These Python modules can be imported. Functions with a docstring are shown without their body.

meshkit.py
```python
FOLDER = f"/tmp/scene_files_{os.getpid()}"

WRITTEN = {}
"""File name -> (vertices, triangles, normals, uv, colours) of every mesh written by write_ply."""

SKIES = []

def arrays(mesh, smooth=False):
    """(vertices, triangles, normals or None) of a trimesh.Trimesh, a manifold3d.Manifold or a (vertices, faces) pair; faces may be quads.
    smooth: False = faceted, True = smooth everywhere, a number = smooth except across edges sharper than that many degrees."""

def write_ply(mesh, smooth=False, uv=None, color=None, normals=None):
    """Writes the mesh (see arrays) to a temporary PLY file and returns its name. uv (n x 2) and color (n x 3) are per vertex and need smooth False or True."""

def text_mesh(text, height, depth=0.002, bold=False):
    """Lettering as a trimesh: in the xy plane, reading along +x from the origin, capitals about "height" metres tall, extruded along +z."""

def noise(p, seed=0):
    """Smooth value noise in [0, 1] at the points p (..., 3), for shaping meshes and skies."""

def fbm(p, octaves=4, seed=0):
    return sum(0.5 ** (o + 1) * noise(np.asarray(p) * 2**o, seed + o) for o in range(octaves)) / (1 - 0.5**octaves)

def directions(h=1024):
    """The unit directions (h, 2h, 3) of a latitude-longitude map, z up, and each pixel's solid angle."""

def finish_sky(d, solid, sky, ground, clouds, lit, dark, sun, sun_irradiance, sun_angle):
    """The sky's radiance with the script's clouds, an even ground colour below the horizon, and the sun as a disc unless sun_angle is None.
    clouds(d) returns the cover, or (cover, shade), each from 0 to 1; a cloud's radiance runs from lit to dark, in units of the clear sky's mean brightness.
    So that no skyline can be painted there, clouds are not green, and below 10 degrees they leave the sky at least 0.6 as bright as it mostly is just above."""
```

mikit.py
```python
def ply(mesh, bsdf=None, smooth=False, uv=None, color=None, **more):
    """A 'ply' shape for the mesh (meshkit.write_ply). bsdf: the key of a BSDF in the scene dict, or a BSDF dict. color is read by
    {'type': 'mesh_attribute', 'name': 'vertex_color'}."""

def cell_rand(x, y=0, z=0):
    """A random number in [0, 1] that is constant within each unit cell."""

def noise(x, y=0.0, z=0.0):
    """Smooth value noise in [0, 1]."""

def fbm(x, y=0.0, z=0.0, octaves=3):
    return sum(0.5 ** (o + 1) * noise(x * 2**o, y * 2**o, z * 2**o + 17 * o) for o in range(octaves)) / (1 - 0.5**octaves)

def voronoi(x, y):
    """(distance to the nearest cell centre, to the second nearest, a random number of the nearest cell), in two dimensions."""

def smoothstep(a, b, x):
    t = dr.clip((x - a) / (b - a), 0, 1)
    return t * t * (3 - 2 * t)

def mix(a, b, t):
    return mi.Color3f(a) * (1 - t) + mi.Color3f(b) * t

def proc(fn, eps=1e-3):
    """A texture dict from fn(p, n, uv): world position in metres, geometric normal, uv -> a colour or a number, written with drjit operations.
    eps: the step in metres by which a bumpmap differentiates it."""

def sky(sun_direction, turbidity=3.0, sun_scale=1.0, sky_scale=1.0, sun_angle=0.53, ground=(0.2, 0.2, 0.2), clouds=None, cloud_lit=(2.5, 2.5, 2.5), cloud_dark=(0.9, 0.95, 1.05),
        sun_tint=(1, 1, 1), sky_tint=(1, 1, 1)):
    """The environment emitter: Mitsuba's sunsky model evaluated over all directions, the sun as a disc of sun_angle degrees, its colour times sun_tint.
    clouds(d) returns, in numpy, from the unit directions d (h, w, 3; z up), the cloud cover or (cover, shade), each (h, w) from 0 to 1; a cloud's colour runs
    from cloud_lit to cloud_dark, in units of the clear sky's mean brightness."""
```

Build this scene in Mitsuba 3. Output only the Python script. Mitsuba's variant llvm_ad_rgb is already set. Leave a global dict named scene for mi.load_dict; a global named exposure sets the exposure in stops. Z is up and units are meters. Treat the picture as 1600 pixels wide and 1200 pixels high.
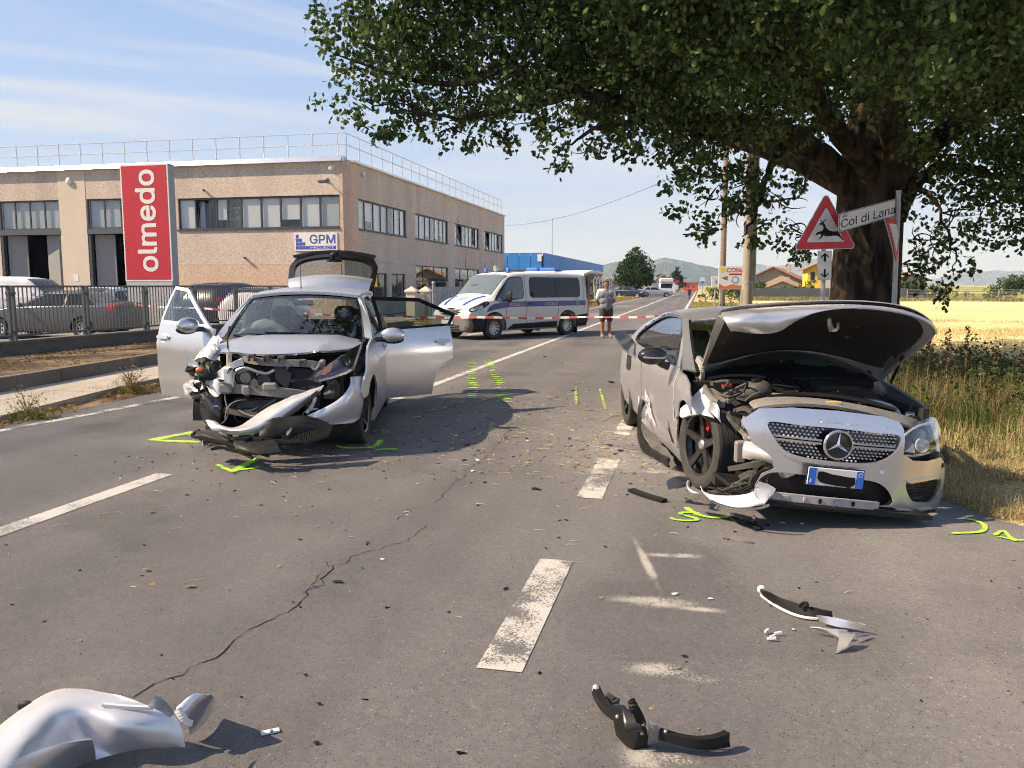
import math, random
import numpy as np, trimesh, drjit as dr, mitsuba as mi, mikit, meshkit
import shapely
from shapely import Polygon, Point, LineString, box as sbox, affinity
from shapely.prepared import prep
from scipy.interpolate import make_interp_spline, PchipInterpolator
from mikit import noise, fbm, voronoi, cell_rand, smoothstep, mix

T4 = mi.ScalarTransform4f
PI = math.pi
rng = np.random.default_rng(7)
random.seed(7)

# ------------------------------------------------------------------ camera, sky, exposure
# world: x right, y forward, z up; the camera stands at the origin 1.55 m above the road
CAM_H, FOCAL = 1.55, 1300.0 / 1600.0
PITCH = math.atan(154.0 / 1300.0)
exposure = 2.5
scene = {'type': 'scene'}
labels = {}
scene['camera'] = {
    'type': 'perspective', 'fov_axis': 'x', 'fov': 2 * math.degrees(math.atan(0.5 / FOCAL)),
    'near_clip': 0.05, 'far_clip': 60000.0,
    'to_world': T4().look_at(origin=[0, 0, CAM_H], target=[0, math.cos(PITCH), CAM_H - math.sin(PITCH)], up=[0, 0, 1]),
}
SUN_EL = math.radians(40.0)
SUN = (-0.985 * math.cos(SUN_EL), -0.17 * math.cos(SUN_EL), math.sin(SUN_EL))


def cirrus(d):
    """thin streaks of high cloud, thicker towards the left of the view"""
    el = np.clip(d[..., 2], 0.02, 1)
    u, v = d[..., 0] / el, d[..., 1] / el
    a = 0.55
    s, t = u * np.cos(a) + v * np.sin(a), -u * np.sin(a) + v * np.cos(a)
    w = meshkit.fbm(np.stack([s * 0.5, t * 0.7, 0 * s], -1), 3, 5) - 0.5
    q = np.stack([s * 0.30 + 3, t * 1.5 + 1.6 * w, 0 * s + 1.7], -1)
    streak = 0.65 * meshkit.fbm(q, 6, 3) + 0.35 * meshkit.fbm(q * [2, 5, 1], 5, 9)
    veil = meshkit.fbm(np.stack([s * 0.45, t * 0.5, 0 * s + 9], -1), 4, 8)
    side = np.clip(0.75 - 0.55 * d[..., 0], 0.3, 1.0)
    c = np.clip((streak - 0.40) * 4.2, 0, 1) * np.clip((veil - 0.25) * 3.0, 0.15, 1) * side
    low = 0.75 * np.clip(1 - d[..., 2] * 2.6, 0, 1) ** 1.3                       # the blue-grey haze layer above the horizon
    c = np.clip(0.12 + 0.85 * c, 0, 1)
    return 1 - (1 - c) * (1 - low), low / (low + c + 1e-3)


scene['sky'] = mikit.sky(SUN, turbidity=2.6, clouds=cirrus, cloud_lit=(1.95, 2.0, 2.1), cloud_dark=(1.12, 1.27, 1.58), sky_scale=0.85, sun_tint=(1.0, 0.975, 0.98), sky_tint=(0.95, 0.99, 1.16))

# ------------------------------------------------------------------ kit: entries, names, transforms
CUR = np.eye(4)
PSI = math.atan((1092 - 800) / 1300.0)                      # the road runs 12.7 degrees to the right of the view
SD, TD = np.array([math.cos(PSI), -math.sin(PSI)]), np.array([math.sin(PSI), math.cos(PSI)])
ROAD = np.eye(4)
ROAD[:2, 0], ROAD[:2, 1] = SD, TD                              # road frame: s across, t along, z up


class at:
    """with at(matrix): meshes are given in that frame"""
    def __init__(self, m): self.m = np.asarray(m, float)
    def __enter__(self):
        global CUR
        self.old, CUR = CUR, CUR @ self.m
    def __exit__(self, *_):
        global CUR
        CUR = self.old


def place(x=0, y=0, z=0, deg=0, roll=0, pitch=0, scale=1.0):
    m = trimesh.transformations.euler_matrix(math.radians(roll), math.radians(pitch), math.radians(deg), 'sxyz')
    m[:3, :3] *= scale
    m[:3, 3] = (x, y, z)
    return m


USED = {}
def numbered(name):
    n = USED.get(name, 0)
    USED[name] = n + 1
    return name if n == 0 else f'{name}_{n:03d}'


def tm(mesh):
    if isinstance(mesh, (list,)):
        return trimesh.util.concatenate([tm(m) for m in mesh])
    if hasattr(mesh, 'to_mesh'):
        m = mesh.to_mesh()
        return trimesh.Trimesh(m.vert_properties[:, :3], m.tri_verts, process=False)
    if isinstance(mesh, tuple):
        v, f = np.asarray(mesh[0], float), np.asarray(mesh[1], int)
        if f.shape[1] == 4:
            f = np.vstack([f[:, [0, 1, 2]], f[:, [0, 2, 3]]])
        return trimesh.Trimesh(v, f, process=False)
    return mesh


def entry(key, mesh, mat, smooth=35, color=None):
    m = tm(mesh)
    m = trimesh.Trimesh(trimesh.transformations.transform_points(np.asarray(m.vertices), CUR), m.faces, process=False)
    scene[key] = mikit.ply(m, mat, smooth=smooth, color=color)
    return key


def thing(name, label, cat, group=None, kind=None):
    key = numbered(name)
    labels[key] = {'label': label, 'category': cat}
    if group: labels[key]['group'] = group
    if kind: labels[key]['kind'] = kind
    return key


SINGLY = {'wheel_arch_liner', 'inner_wing', 'notice', 'bracket', 'alarm_bell', 'camera', 'showroom_shelf', 'gas_strut', 'arch_trim', 'door_seam', 'door_handle', 'corner', 'fog_lamp', 'tail_light',
          'mudflap', 'rear_pillar', 'hose', 'wiper', 'post', 'light_strip', 'clip', 'strut', 'brace_tube', 'lower_rail', 'wiring_rail', 'strut_tower', 'hinge', 'roof_box', 'logo', 'clamp', 'rail', 'gable'}


def part(parent, name, mesh, mat, smooth=35, label=None, kind=None, color=None):
    if isinstance(mesh, list) and len(mesh) > 1 and name in SINGLY and kind is None:
        return [part(parent, name, m, mat, smooth, label, kind, color) for m in mesh][0]
    key = numbered(parent + '__' + name)
    entry(key, mesh, mat, smooth, color)
    if label or kind:
        labels[key] = {}
        if label: labels[key]['label'] = label
        if kind: labels[key]['kind'] = kind
    return key


def one(name, mesh, mat, label, cat, group=None, kind=None, smooth=35, color=None):
    key = thing(name, label, cat, group, kind)
    return entry(key, mesh, mat, smooth, color)


def struct(name, mesh, mat, label=None, smooth=False):
    key = numbered(name)
    entry(key, mesh, mat, smooth)
    labels[key] = {'kind': 'structure'}
    if label: labels[key]['label'] = label
    return key


# ------------------------------------------------------------------ kit: shapes
def box(c, s, deg=0, bevel=0.0):
    sx, sy, sz = (a / 2 for a in s)
    if bevel:
        b = min(bevel, sx * .9, sy * .9, sz * .9)
        p = []
        for i in (-1, 1):
            for j in (-1, 1):
                for k in (-1, 1):
                    p += [(i * sx, j * (sy - b), k * (sz - b)), (i * (sx - b), j * sy, k * (sz - b)), (i * (sx - b), j * (sy - b), k * sz)]
        m = trimesh.convex.convex_hull(np.array(p))
    else:
        m = trimesh.creation.box(extents=s)
    return m.copy().apply_transform(place(*c, deg=deg))


def cyl(p0, p1, r, r2=None, n=12, caps=True):
    p0, p1 = np.asarray(p0, float), np.asarray(p1, float)
    return tube([p0, p1], [r, r if r2 is None else r2], n, caps)


def tube(pts, r, n=8, caps=True, up=None):
    p = np.asarray(pts, float)
    r = np.broadcast_to(np.asarray(r, float), (len(p),))
    t = np.gradient(p, axis=0)
    t /= np.linalg.norm(t, axis=1, keepdims=True) + 1e-12
    a = np.array([0, 0, 1.0]) if abs(t[0][2]) < 0.9 else np.array([1.0, 0, 0])
    A = []
    for k in range(len(p)):
        a = a - t[k] * (a @ t[k])
        a = a / (np.linalg.norm(a) + 1e-12)
        A.append(a)
    A = np.array(A)
    B = np.cross(t, A)
    ang = np.arange(n) * 2 * PI / n
    v = p[:, None] + r[:, None, None] * (np.cos(ang)[None, :, None] * A[:, None] + np.sin(ang)[None, :, None] * B[:, None])
    i, j = np.meshgrid(np.arange(len(p) - 1), np.arange(n), indexing='ij')
    q = np.stack([i * n + j, i * n + (j + 1) % n, (i + 1) * n + (j + 1) % n, (i + 1) * n + j], -1).reshape(-1, 4)
    f = np.vstack([q[:, [0, 1, 2]], q[:, [0, 2, 3]]])
    v = v.reshape(-1, 3)
    if caps:
        k = len(v)
        v = np.vstack([v, p[:1], p[-1:]])
        jj = np.arange(n)
        f = np.vstack([f, np.stack([jj * 0 + k, (jj + 1) % n, jj], 1), np.stack([jj * 0 + k + 1, (len(p) - 1) * n + jj, (len(p) - 1) * n + (jj + 1) % n], 1)])
    return trimesh.Trimesh(v, f, process=False)


def curve(pts, n=24):
    p = np.asarray(pts, float)
    if len(p) < 3:
        return np.linspace(p[0], p[-1], n)
    d = np.r_[0, np.cumsum(np.linalg.norm(np.diff(p, axis=0), axis=1) ** 0.6 + 1e-9)]
    k = min(3, len(p) - 1)
    return make_interp_spline(d / d[-1], p, k=k)(np.linspace(0, 1, n))


def netgrid(P, nu=16, nv=16, ku=3, kv=3):
    P = np.asarray(P, float)
    a, b = P.shape[:2]
    g = make_interp_spline(np.linspace(0, 1, a), P, k=min(ku, a - 1))(np.linspace(0, 1, nu))
    return make_interp_spline(np.linspace(0, 1, b), g.transpose(1, 0, 2), k=min(kv, b - 1))(np.linspace(0, 1, nv)).transpose(1, 0, 2)


def gridmesh(g):
    nu, nv = g.shape[:2]
    i, j = np.meshgrid(np.arange(nu - 1), np.arange(nv - 1), indexing='ij')
    q = np.stack([i * nv + j, (i + 1) * nv + j, (i + 1) * nv + j + 1, i * nv + j + 1], -1).reshape(-1, 4)
    return trimesh.Trimesh(g.reshape(-1, 3), np.vstack([q[:, [0, 1, 2]], q[:, [0, 2, 3]]]), process=False)


def thicken(m, t):
    """a sheet of thickness t, grown against its normals"""
    v, f = np.asarray(m.vertices, float), np.asarray(m.faces)
    n = np.zeros_like(v)
    fn = np.cross(v[f[:, 1]] - v[f[:, 0]], v[f[:, 2]] - v[f[:, 0]])
    for k in range(3):
        np.add.at(n, f[:, k], fn)
    n /= np.linalg.norm(n, axis=1, keepdims=True) + 1e-15
    N = len(v)
    e = np.vstack([f[:, [0, 1]], f[:, [1, 2]], f[:, [2, 0]]])
    key = np.sort(e, 1)
    _, inv, cnt = np.unique(key, axis=0, return_inverse=True, return_counts=True)
    be = e[cnt[inv.ravel()] == 1]
    walls = np.vstack([np.stack([be[:, 1], be[:, 0], be[:, 0] + N], 1), np.stack([be[:, 1], be[:, 0] + N, be[:, 1] + N], 1)])
    return trimesh.Trimesh(np.vstack([v, v - n * t]), np.vstack([f, f[:, ::-1] + N, walls]), process=False)


def net(P, t=0.0, nu=16, nv=16, rough=0.0, freq=6.0, seed=0):
    g = netgrid(P, nu, nv)
    if rough:
        w = np.stack([meshkit.fbm(g * freq, 3, seed + 11 * k) - 0.5 for k in range(3)], -1)
        g = g + 2 * rough * w
    m = gridmesh(g)
    return thicken(m, t) if t else m


def polys(g):
    if g.is_empty: return []
    return [p for p in getattr(g, 'geoms', [g]) if p.geom_type == 'Polygon' and p.area > 1e-10]


def flatmesh(poly, h=None):
    """polygon -> triangulated 2-D mesh; with h, cut into cells of that size so that it can be bent"""
    vs, fs, n = [], [], 0
    def put(p):
        nonlocal n
        v, f = trimesh.creation.triangulate_polygon(p, engine='earcut')
        if len(f):
            vs.append(np.asarray(v)[:, :2]); fs.append(np.asarray(f) + n); n += len(v)
    for P in polys(poly):
        if h is None:
            put(P); continue
        hx, hy = (h, h) if np.isscalar(h) else h
        x0, y0, x1, y1 = P.bounds
        pp = prep(P)
        for i in range(math.floor(x0 / hx), math.ceil(x1 / hx)):
            for j in range(math.floor(y0 / hy), math.ceil(y1 / hy)):
                c = sbox(i * hx, j * hy, (i + 1) * hx, (j + 1) * hy)
                if pp.contains(c):
                    vs.append(np.array([(i * hx, j * hy), ((i + 1) * hx, j * hy), ((i + 1) * hx, (j + 1) * hy), (i * hx, (j + 1) * hy)]))
                    fs.append(np.array([[0, 1, 2], [0, 2, 3]]) + n); n += 4
                elif pp.intersects(c):
                    for q in polys(P.intersection(c)):
                        put(q)
    if not vs:
        return np.zeros((0, 2)), np.zeros((0, 3), int)
    v, f = np.vstack(vs), np.vstack(fs)
    a, b, c = v[f[:, 0]], v[f[:, 1]], v[f[:, 2]]
    area = (b[:, 0] - a[:, 0]) * (c[:, 1] - a[:, 1]) - (b[:, 1] - a[:, 1]) * (c[:, 0] - a[:, 0])
    f[area < 0] = f[area < 0][:, ::-1]
    _, first, inv = np.unique(np.round(v, 6), axis=0, return_index=True, return_inverse=True)
    v, f = v[first], inv.ravel()[f]
    f = f[(f[:, 0] != f[:, 1]) & (f[:, 1] != f[:, 2]) & (f[:, 0] != f[:, 2])]
    return v, f


def drape(poly, fn, t=0.004, h=0.06, off=0.0, flip=False, rough=0.0, freq=6, seed=0):
    """polygon in the plane bent onto the surface fn(u, v) -> xyz, as a sheet of thickness t lying 'off' above it"""
    poly = poly if hasattr(poly, 'geom_type') else Polygon(poly).buffer(0)
    v, f = flatmesh(poly, h)
    p = np.stack(fn(v[:, 0], v[:, 1]), -1).astype(float)
    if flip: f = f[:, ::-1]
    if rough:
        p = p + 2 * rough * np.stack([meshkit.fbm(p * freq, 3, seed + 11 * k) - 0.5 for k in range(3)], -1)
    m = trimesh.Trimesh(p, f, process=False)
    if off:
        n = np.zeros_like(p); fnn = np.cross(p[f[:, 1]] - p[f[:, 0]], p[f[:, 2]] - p[f[:, 0]])
        for k in range(3): np.add.at(n, f[:, k], fnn)
        p = p + off * n / (np.linalg.norm(n, axis=1, keepdims=True) + 1e-15)
        m = trimesh.Trimesh(p, f, process=False)
    return thicken(m, t) if t else m


def plate(poly, O, U, V, t):
    """flat polygon extruded: O + x U + y V, t metres along U x V"""
    poly = poly if hasattr(poly, 'geom_type') else Polygon(poly).buffer(0)
    O, U, V = (np.asarray(a, float) for a in (O, U, V))
    n = np.cross(U, V); n /= np.linalg.norm(n)
    v, f = flatmesh(poly)
    m = trimesh.Trimesh(O + v[:, :1] * U + v[:, 1:] * V + n * t, f, process=False)
    return thicken(m, t)


def rr(x0, y0, x1, y1, r):
    return sbox(x0 + r, y0 + r, x1 - r, y1 - r).buffer(r, quad_segs=6)


def smoothpoly(pts, n=60, closed=True):
    p = np.asarray(pts, float)
    q = np.vstack([p, p[:1]])
    d = np.r_[0, np.cumsum(np.linalg.norm(np.diff(q, axis=0), axis=1) ** 0.5)]
    s = make_interp_spline(d / d[-1], q, k=3, bc_type='periodic')
    return Polygon(s(np.linspace(0, 1, n, endpoint=False))).buffer(0)


def lathe(profile, axis0, axis1, n=32):
    """profile [(r, h)] turned about the line axis0 -> axis1"""
    a = np.asarray(axis1, float) - np.asarray(axis0, float); a /= np.linalg.norm(a)
    x = np.cross(a, [0, 0, 1.0]) if abs(a[2]) < .9 else np.cross(a, [1.0, 0, 0])
    x /= np.linalg.norm(x); y = np.cross(a, x)
    ang = np.linspace(0, 2 * PI, n, endpoint=False)
    g = np.array([[np.asarray(axis0) + a * h + r * (np.cos(t) * x + np.sin(t) * y) for t in ang] for r, h in profile])
    k = len(profile)
    i, j = np.meshgrid(np.arange(k - 1), np.arange(n), indexing='ij')
    q = np.stack([i * n + j, (i + 1) * n + j, (i + 1) * n + (j + 1) % n, i * n + (j + 1) % n], -1).reshape(-1, 4)
    return trimesh.Trimesh(g.reshape(-1, 3), np.vstack([q[:, [0, 1, 2]], q[:, [0, 2, 3]]]), process=False)


def ball(c, r, sub=2):
    m = trimesh.creation.icosphere(subdivisions=sub, radius=1.0)
    return m.apply_transform(np.diag([*np.broadcast_to(r, 3), 1.0])).apply_translation(c)


def shard(c, s, seed, flat=0.25, n=9):
    """an irregular broken chip"""
    g = np.random.default_rng(seed)
    p = g.normal(size=(n, 3)) * np.array([1, 0.7, flat])
    p /= np.maximum(np.linalg.norm(p / np.array([1, .7, flat]), axis=1, keepdims=True), .3)
    m = trimesh.convex.convex_hull(p * s)
    a = g.uniform(0, 2 * PI)
    m = m.copy().apply_transform(place(deg=math.degrees(a)))
    m.apply_translation([c[0], c[1], c[2] - m.bounds[0][2]])
    return m


def text_poly(text, height, bold=False):
    """lettering as a shapely shape, baseline at the origin"""
    m = meshkit.text_mesh(text, height, 0.002, bold)
    v, f = np.asarray(m.vertices), np.asarray(m.faces)
    n = np.cross(v[f[:, 1]] - v[f[:, 0]], v[f[:, 2]] - v[f[:, 0]])
    top = f[(n[:, 2] > 1e-12) & (v[f].mean(1)[:, 2] > 0.0015)]
    return shapely.union_all([Polygon(v[t][:, :2]).buffer(1e-5) for t in top])


def fit(shape, x0, y0, x1, y1):
    a, b, c, d = shape.bounds
    return affinity.affine_transform(shape, [(x1 - x0) / (c - a), 0, 0, (y1 - y0) / (d - b), x0 - a * (x1 - x0) / (c - a), y0 - b * (y1 - y0) / (d - b)])

# ------------------------------------------------------------------ materials
def ref(k): return {'type': 'ref', 'id': k}
def rgb(c): return {'type': 'rgb', 'value': list(map(float, np.broadcast_to(c, 3)))}


def mat(name, color, rough=0.6, metal=0.0, spec=0.5, coat=0.0, bump=None, bump_scale=1.0, coat_gloss=0.9, two=True):
    b = {'type': 'principled', 'base_color': mikit.proc(color) if callable(color) else color if isinstance(color, dict) else rgb(color),
         'roughness': mikit.proc(rough) if callable(rough) else float(rough), 'metallic': float(metal), 'specular': float(spec)}
    if coat: b['clearcoat'], b['clearcoat_gloss'] = float(coat), float(coat_gloss)
    if bump is not None:
        b = {'type': 'bumpmap', 'arbitrary': mikit.proc(bump, 0.002), 'scale': float(bump_scale), 'nested': b}
    scene[name] = {'type': 'twosided', 'nested': b} if two else b


def road_st(p):
    c, s = math.cos(PSI), math.sin(PSI)
    return p.x * c - p.y * s, p.x * s + p.y * c


def grains(p, f=150.0):
    """the stones of the asphalt: light and dark chips of a few millimetres"""
    a = noise(p.x * f, p.y * f, 0.5)
    b = noise(p.x * f * 2.3, p.y * f * 2.3, 3.5)
    return 0.55 * a + 0.45 * b


OLD_PAINT = [(*(0.741, 3.944), .26, .085, -.10), (*(0.91, 3.854), .16, .05, -.25), (*(0.624, 3.222), .20, .085, -.12), (*(0.758, 3.144), .16, .05, -.3), (*(0.755, 4.524), .03, .5, 0.0),
             (*(0.962, 4.658), .22, .05, -.1), (*(0.442, 2.57), .10, .14, 0.2), (*(0.532, 2.581), .12, .05, -.4), (*(1.223, 6.838), .22, .09, 0.0)]


def asphalt(p, n, uv):
    s, t = road_st(p)
    big = fbm(s * 0.35, t * 0.12, 2.0, 4)
    streak = fbm(s * 2.6, t * 0.10, 5.0, 3)
    mid = fbm(p.x * 2.2, p.y * 2.2, 1.0, 4)
    blot = smoothstep(0.60, 0.72, fbm(p.x * 1.1, p.y * 1.1, 8.0, 4))
    tone = 0.82 + 0.34 * (big - 0.5) * 2 * 0.55 + 0.26 * (streak - 0.5) + 0.22 * (mid - 0.5) - 0.13 * blot
    left = smoothstep(-4.2, -5.0, s) * smoothstep(-8.6, -7.0, s)
    col = mix((0.148, 0.142, 0.140), (0.119, 0.119, 0.126), left * 0.75)
    tyre = smoothstep(0.5, 0.1, dr.abs(s + 6.4)) + smoothstep(0.5, 0.1, dr.abs(s + 4.9)) + smoothstep(0.6, 0.1, dr.abs(s + 1.6)) + smoothstep(0.6, 0.1, dr.abs(s + 3.2))
    tone = tone * (1 - 0.10 * dr.clip(tyre, 0, 1))
    dusty = smoothstep(0.5, 0.72, fbm(s * 0.8, t * 0.5, 21.0, 4)) * smoothstep(13, 20, t) * smoothstep(-3.4, -5.2, s)
    col = mix(col, (0.26, 0.235, 0.20), 0.55 * dusty)
    pale = smoothstep(0.1, 1.2, s) * smoothstep(9.0, 6.0, t)
    col = mix(col, (0.200, 0.189, 0.176), 0.7 * pale)
    g = grains(p)
    chip = smoothstep(0.62, 0.80, g)
    pit = smoothstep(0.40, 0.27, g)
    tone = tone * (0.91 + 0.18 * noise(p.x * 46, p.y * 46, 6.0))
    col = col * tone * (1 + 1.5 * chip - 0.70 * pit)
    # worn remains of old road paint: (x, y, half length, half width, turn)
    worn = 0.0
    for x, y, a, b, turn in OLD_PAINT:
        c_, s_ = math.cos(turn), math.sin(turn)
        dx, dy = p.x - x, p.y - y
        u, v = (dx * c_ + dy * s_) / a, (dy * c_ - dx * s_) / b
        d = dr.sqrt(u * u + v * v) + 0.9 * (mid - 0.5)
        worn = dr.maximum(worn, smoothstep(1.15, 0.25, d))
    rub = 0.6 * g + 0.5 * fbm(p.x * 6, p.y * 6, 3.0, 3)
    return mix(col, (0.37, 0.355, 0.32), worn * smoothstep(0.50, 0.74, rub + 0.10 * worn))


def asphalt_bump(p, n, uv):
    return grains(p, 120.0) + 0.5 * noise(p.x * 30, p.y * 30, 2.0)


mat('asphalt', asphalt, 0.82, spec=0.35, bump=asphalt_bump, bump_scale=0.0035)


def worn_paint(p, n, uv):
    w = fbm(p.x * 5, p.y * 5, 3.0, 4) * 0.55 + grains(p, 130.0) * 0.62
    return mix(asphalt(p, n, uv), (0.46, 0.445, 0.41), smoothstep(0.50, 0.64, w))


def fresh_paint(p, n, uv):
    w = fbm(p.x * 4, p.y * 4, 3.0, 4) * 0.5 + grains(p, 130.0) * 0.6
    return mix((0.17, 0.165, 0.155), (0.44, 0.43, 0.41), smoothstep(0.36, 0.56, w))


mat('worn_paint', worn_paint, 0.75, spec=0.3)
mat('road_paint', fresh_paint, 0.7, spec=0.3)


def spray(p, n, uv):
    g = grains(p, 130.0) * 0.55 + 0.5 * fbm(p.x * 14, p.y * 14, 1.0, 3)
    return mix((0.16, 0.16, 0.10), (0.38, 0.82, 0.05), smoothstep(0.33, 0.54, g))


mat('spray_paint', spray, 0.7, spec=0.3)


def spray_thin(p, n, uv):
    g = grains(p, 130.0) * 0.55 + 0.5 * fbm(p.x * 14, p.y * 14, 1.0, 3)
    return mix((0.135, 0.13, 0.105), (0.42, 0.66, 0.06), smoothstep(0.47, 0.66, g))


mat('spray_thin', spray_thin, 0.75, spec=0.3)
mat('crack', (0.022, 0.020, 0.018), 0.95, spec=0.1)


def dirt(p, n, uv):
    a = fbm(p.x * 1.3, p.y * 1.3, 1.0, 5)
    b = noise(p.x * 46, p.y * 46, 2.0)
    c = mix((0.075, 0.055, 0.038), (0.22, 0.165, 0.10), smoothstep(0.38, 0.68, a))
    return c * (0.62 + 0.76 * b)


mat('dirt', dirt, 0.95, spec=0.15, bump=lambda p, n, uv: fbm(p.x * 30, p.y * 30, 2.0, 3), bump_scale=0.02)


def terrain(p, n, uv):
    a = fbm(p.x * 0.012, p.y * 0.02, 1.0, 4)
    b = fbm(p.x * 0.6, p.y * 0.6, 2.0, 4)
    c = mix((0.10, 0.12, 0.035), (0.34, 0.27, 0.11), smoothstep(0.42, 0.6, a))
    return c * (0.6 + 0.8 * b)


mat('terrain', terrain, 0.95, spec=0.1)


def verge(p, n, uv):
    a = fbm(p.x * 0.5, p.y * 0.5, 4.0, 5)
    b = noise(p.x * 60, p.y * 60, 2.0)
    c = mix((0.22, 0.19, 0.075), (0.46, 0.37, 0.19), smoothstep(0.30, 0.55, a))
    return c * (0.6 + 0.8 * b)


mat('verge_soil', verge, 0.95, spec=0.1, bump=lambda p, n, uv: fbm(p.x * 22, p.y * 22, 2.0, 3), bump_scale=0.03)


def field(p, n, uv):
    s, t = road_st(p)
    a = fbm(s * 0.05, t * 0.25, 4.0, 4)
    row = noise(s * 0.15, t * 1.6, 2.0)
    b = fbm(s * 3.0, t * 7.0, 2.0, 4)
    c = mix((0.46, 0.365, 0.17), (0.60, 0.49, 0.25), smoothstep(0.3, 0.7, a))
    return c * (0.72 + 0.22 * row + 0.36 * b)


mat('stubble_soil', field, 0.95, spec=0.1, bump=lambda p, n, uv: fbm(p.x * 8, p.y * 8, 2.0, 3), bump_scale=0.05)


def concrete(p, n, uv):
    a = fbm(p.x * 1.5, p.y * 1.5, p.z * 1.5, 4)
    b = noise(p.x * 90, p.y * 90, p.z * 90)
    return mix((0.27, 0.245, 0.20), (0.40, 0.36, 0.30), a) * (0.8 + 0.4 * b)


mat('concrete', concrete, 0.9, spec=0.25)


def dark_concrete(p, n, uv):
    a = fbm(p.x * 2.5, p.y * 2.5, p.z * 5.0, 4)
    return mix((0.09, 0.085, 0.075), (0.20, 0.185, 0.16), a)


mat('old_concrete', dark_concrete, 0.92, spec=0.2)


def lot(p, n, uv):
    a = fbm(p.x * 0.4, p.y * 0.4, 1.0, 4)
    return mix((0.14, 0.13, 0.115), (0.22, 0.20, 0.175), a)


mat('lot_asphalt', lot, 0.9, spec=0.25)


def gravel_panel(p, n, uv):
    """exposed-aggregate precast concrete, with faint weathering streaks down the panels"""
    along = p.x + p.y
    g = noise(along * 34, p.z * 34, 1.0) * 0.6 + noise(along * 80, p.z * 80, 4.0) * 0.4
    st = fbm(along * 1.1, p.z * 0.12, 3.0, 4)
    c = mix((0.42, 0.35, 0.29), (0.62, 0.535, 0.455), smoothstep(0.25, 0.75, g))
    return c * (0.80 + 0.40 * st)


def gravel_band(p, n, uv):
    along = p.x + p.y
    g = noise(along * 34, p.z * 34, 1.0) * 0.6 + noise(along * 80, p.z * 80, 4.0) * 0.4
    st = fbm(along * 0.9, p.z * 0.15, 3.0, 4)
    return mix((0.44, 0.32, 0.245), (0.65, 0.49, 0.385), smoothstep(0.25, 0.75, g)) * (0.82 + 0.36 * st)


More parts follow.
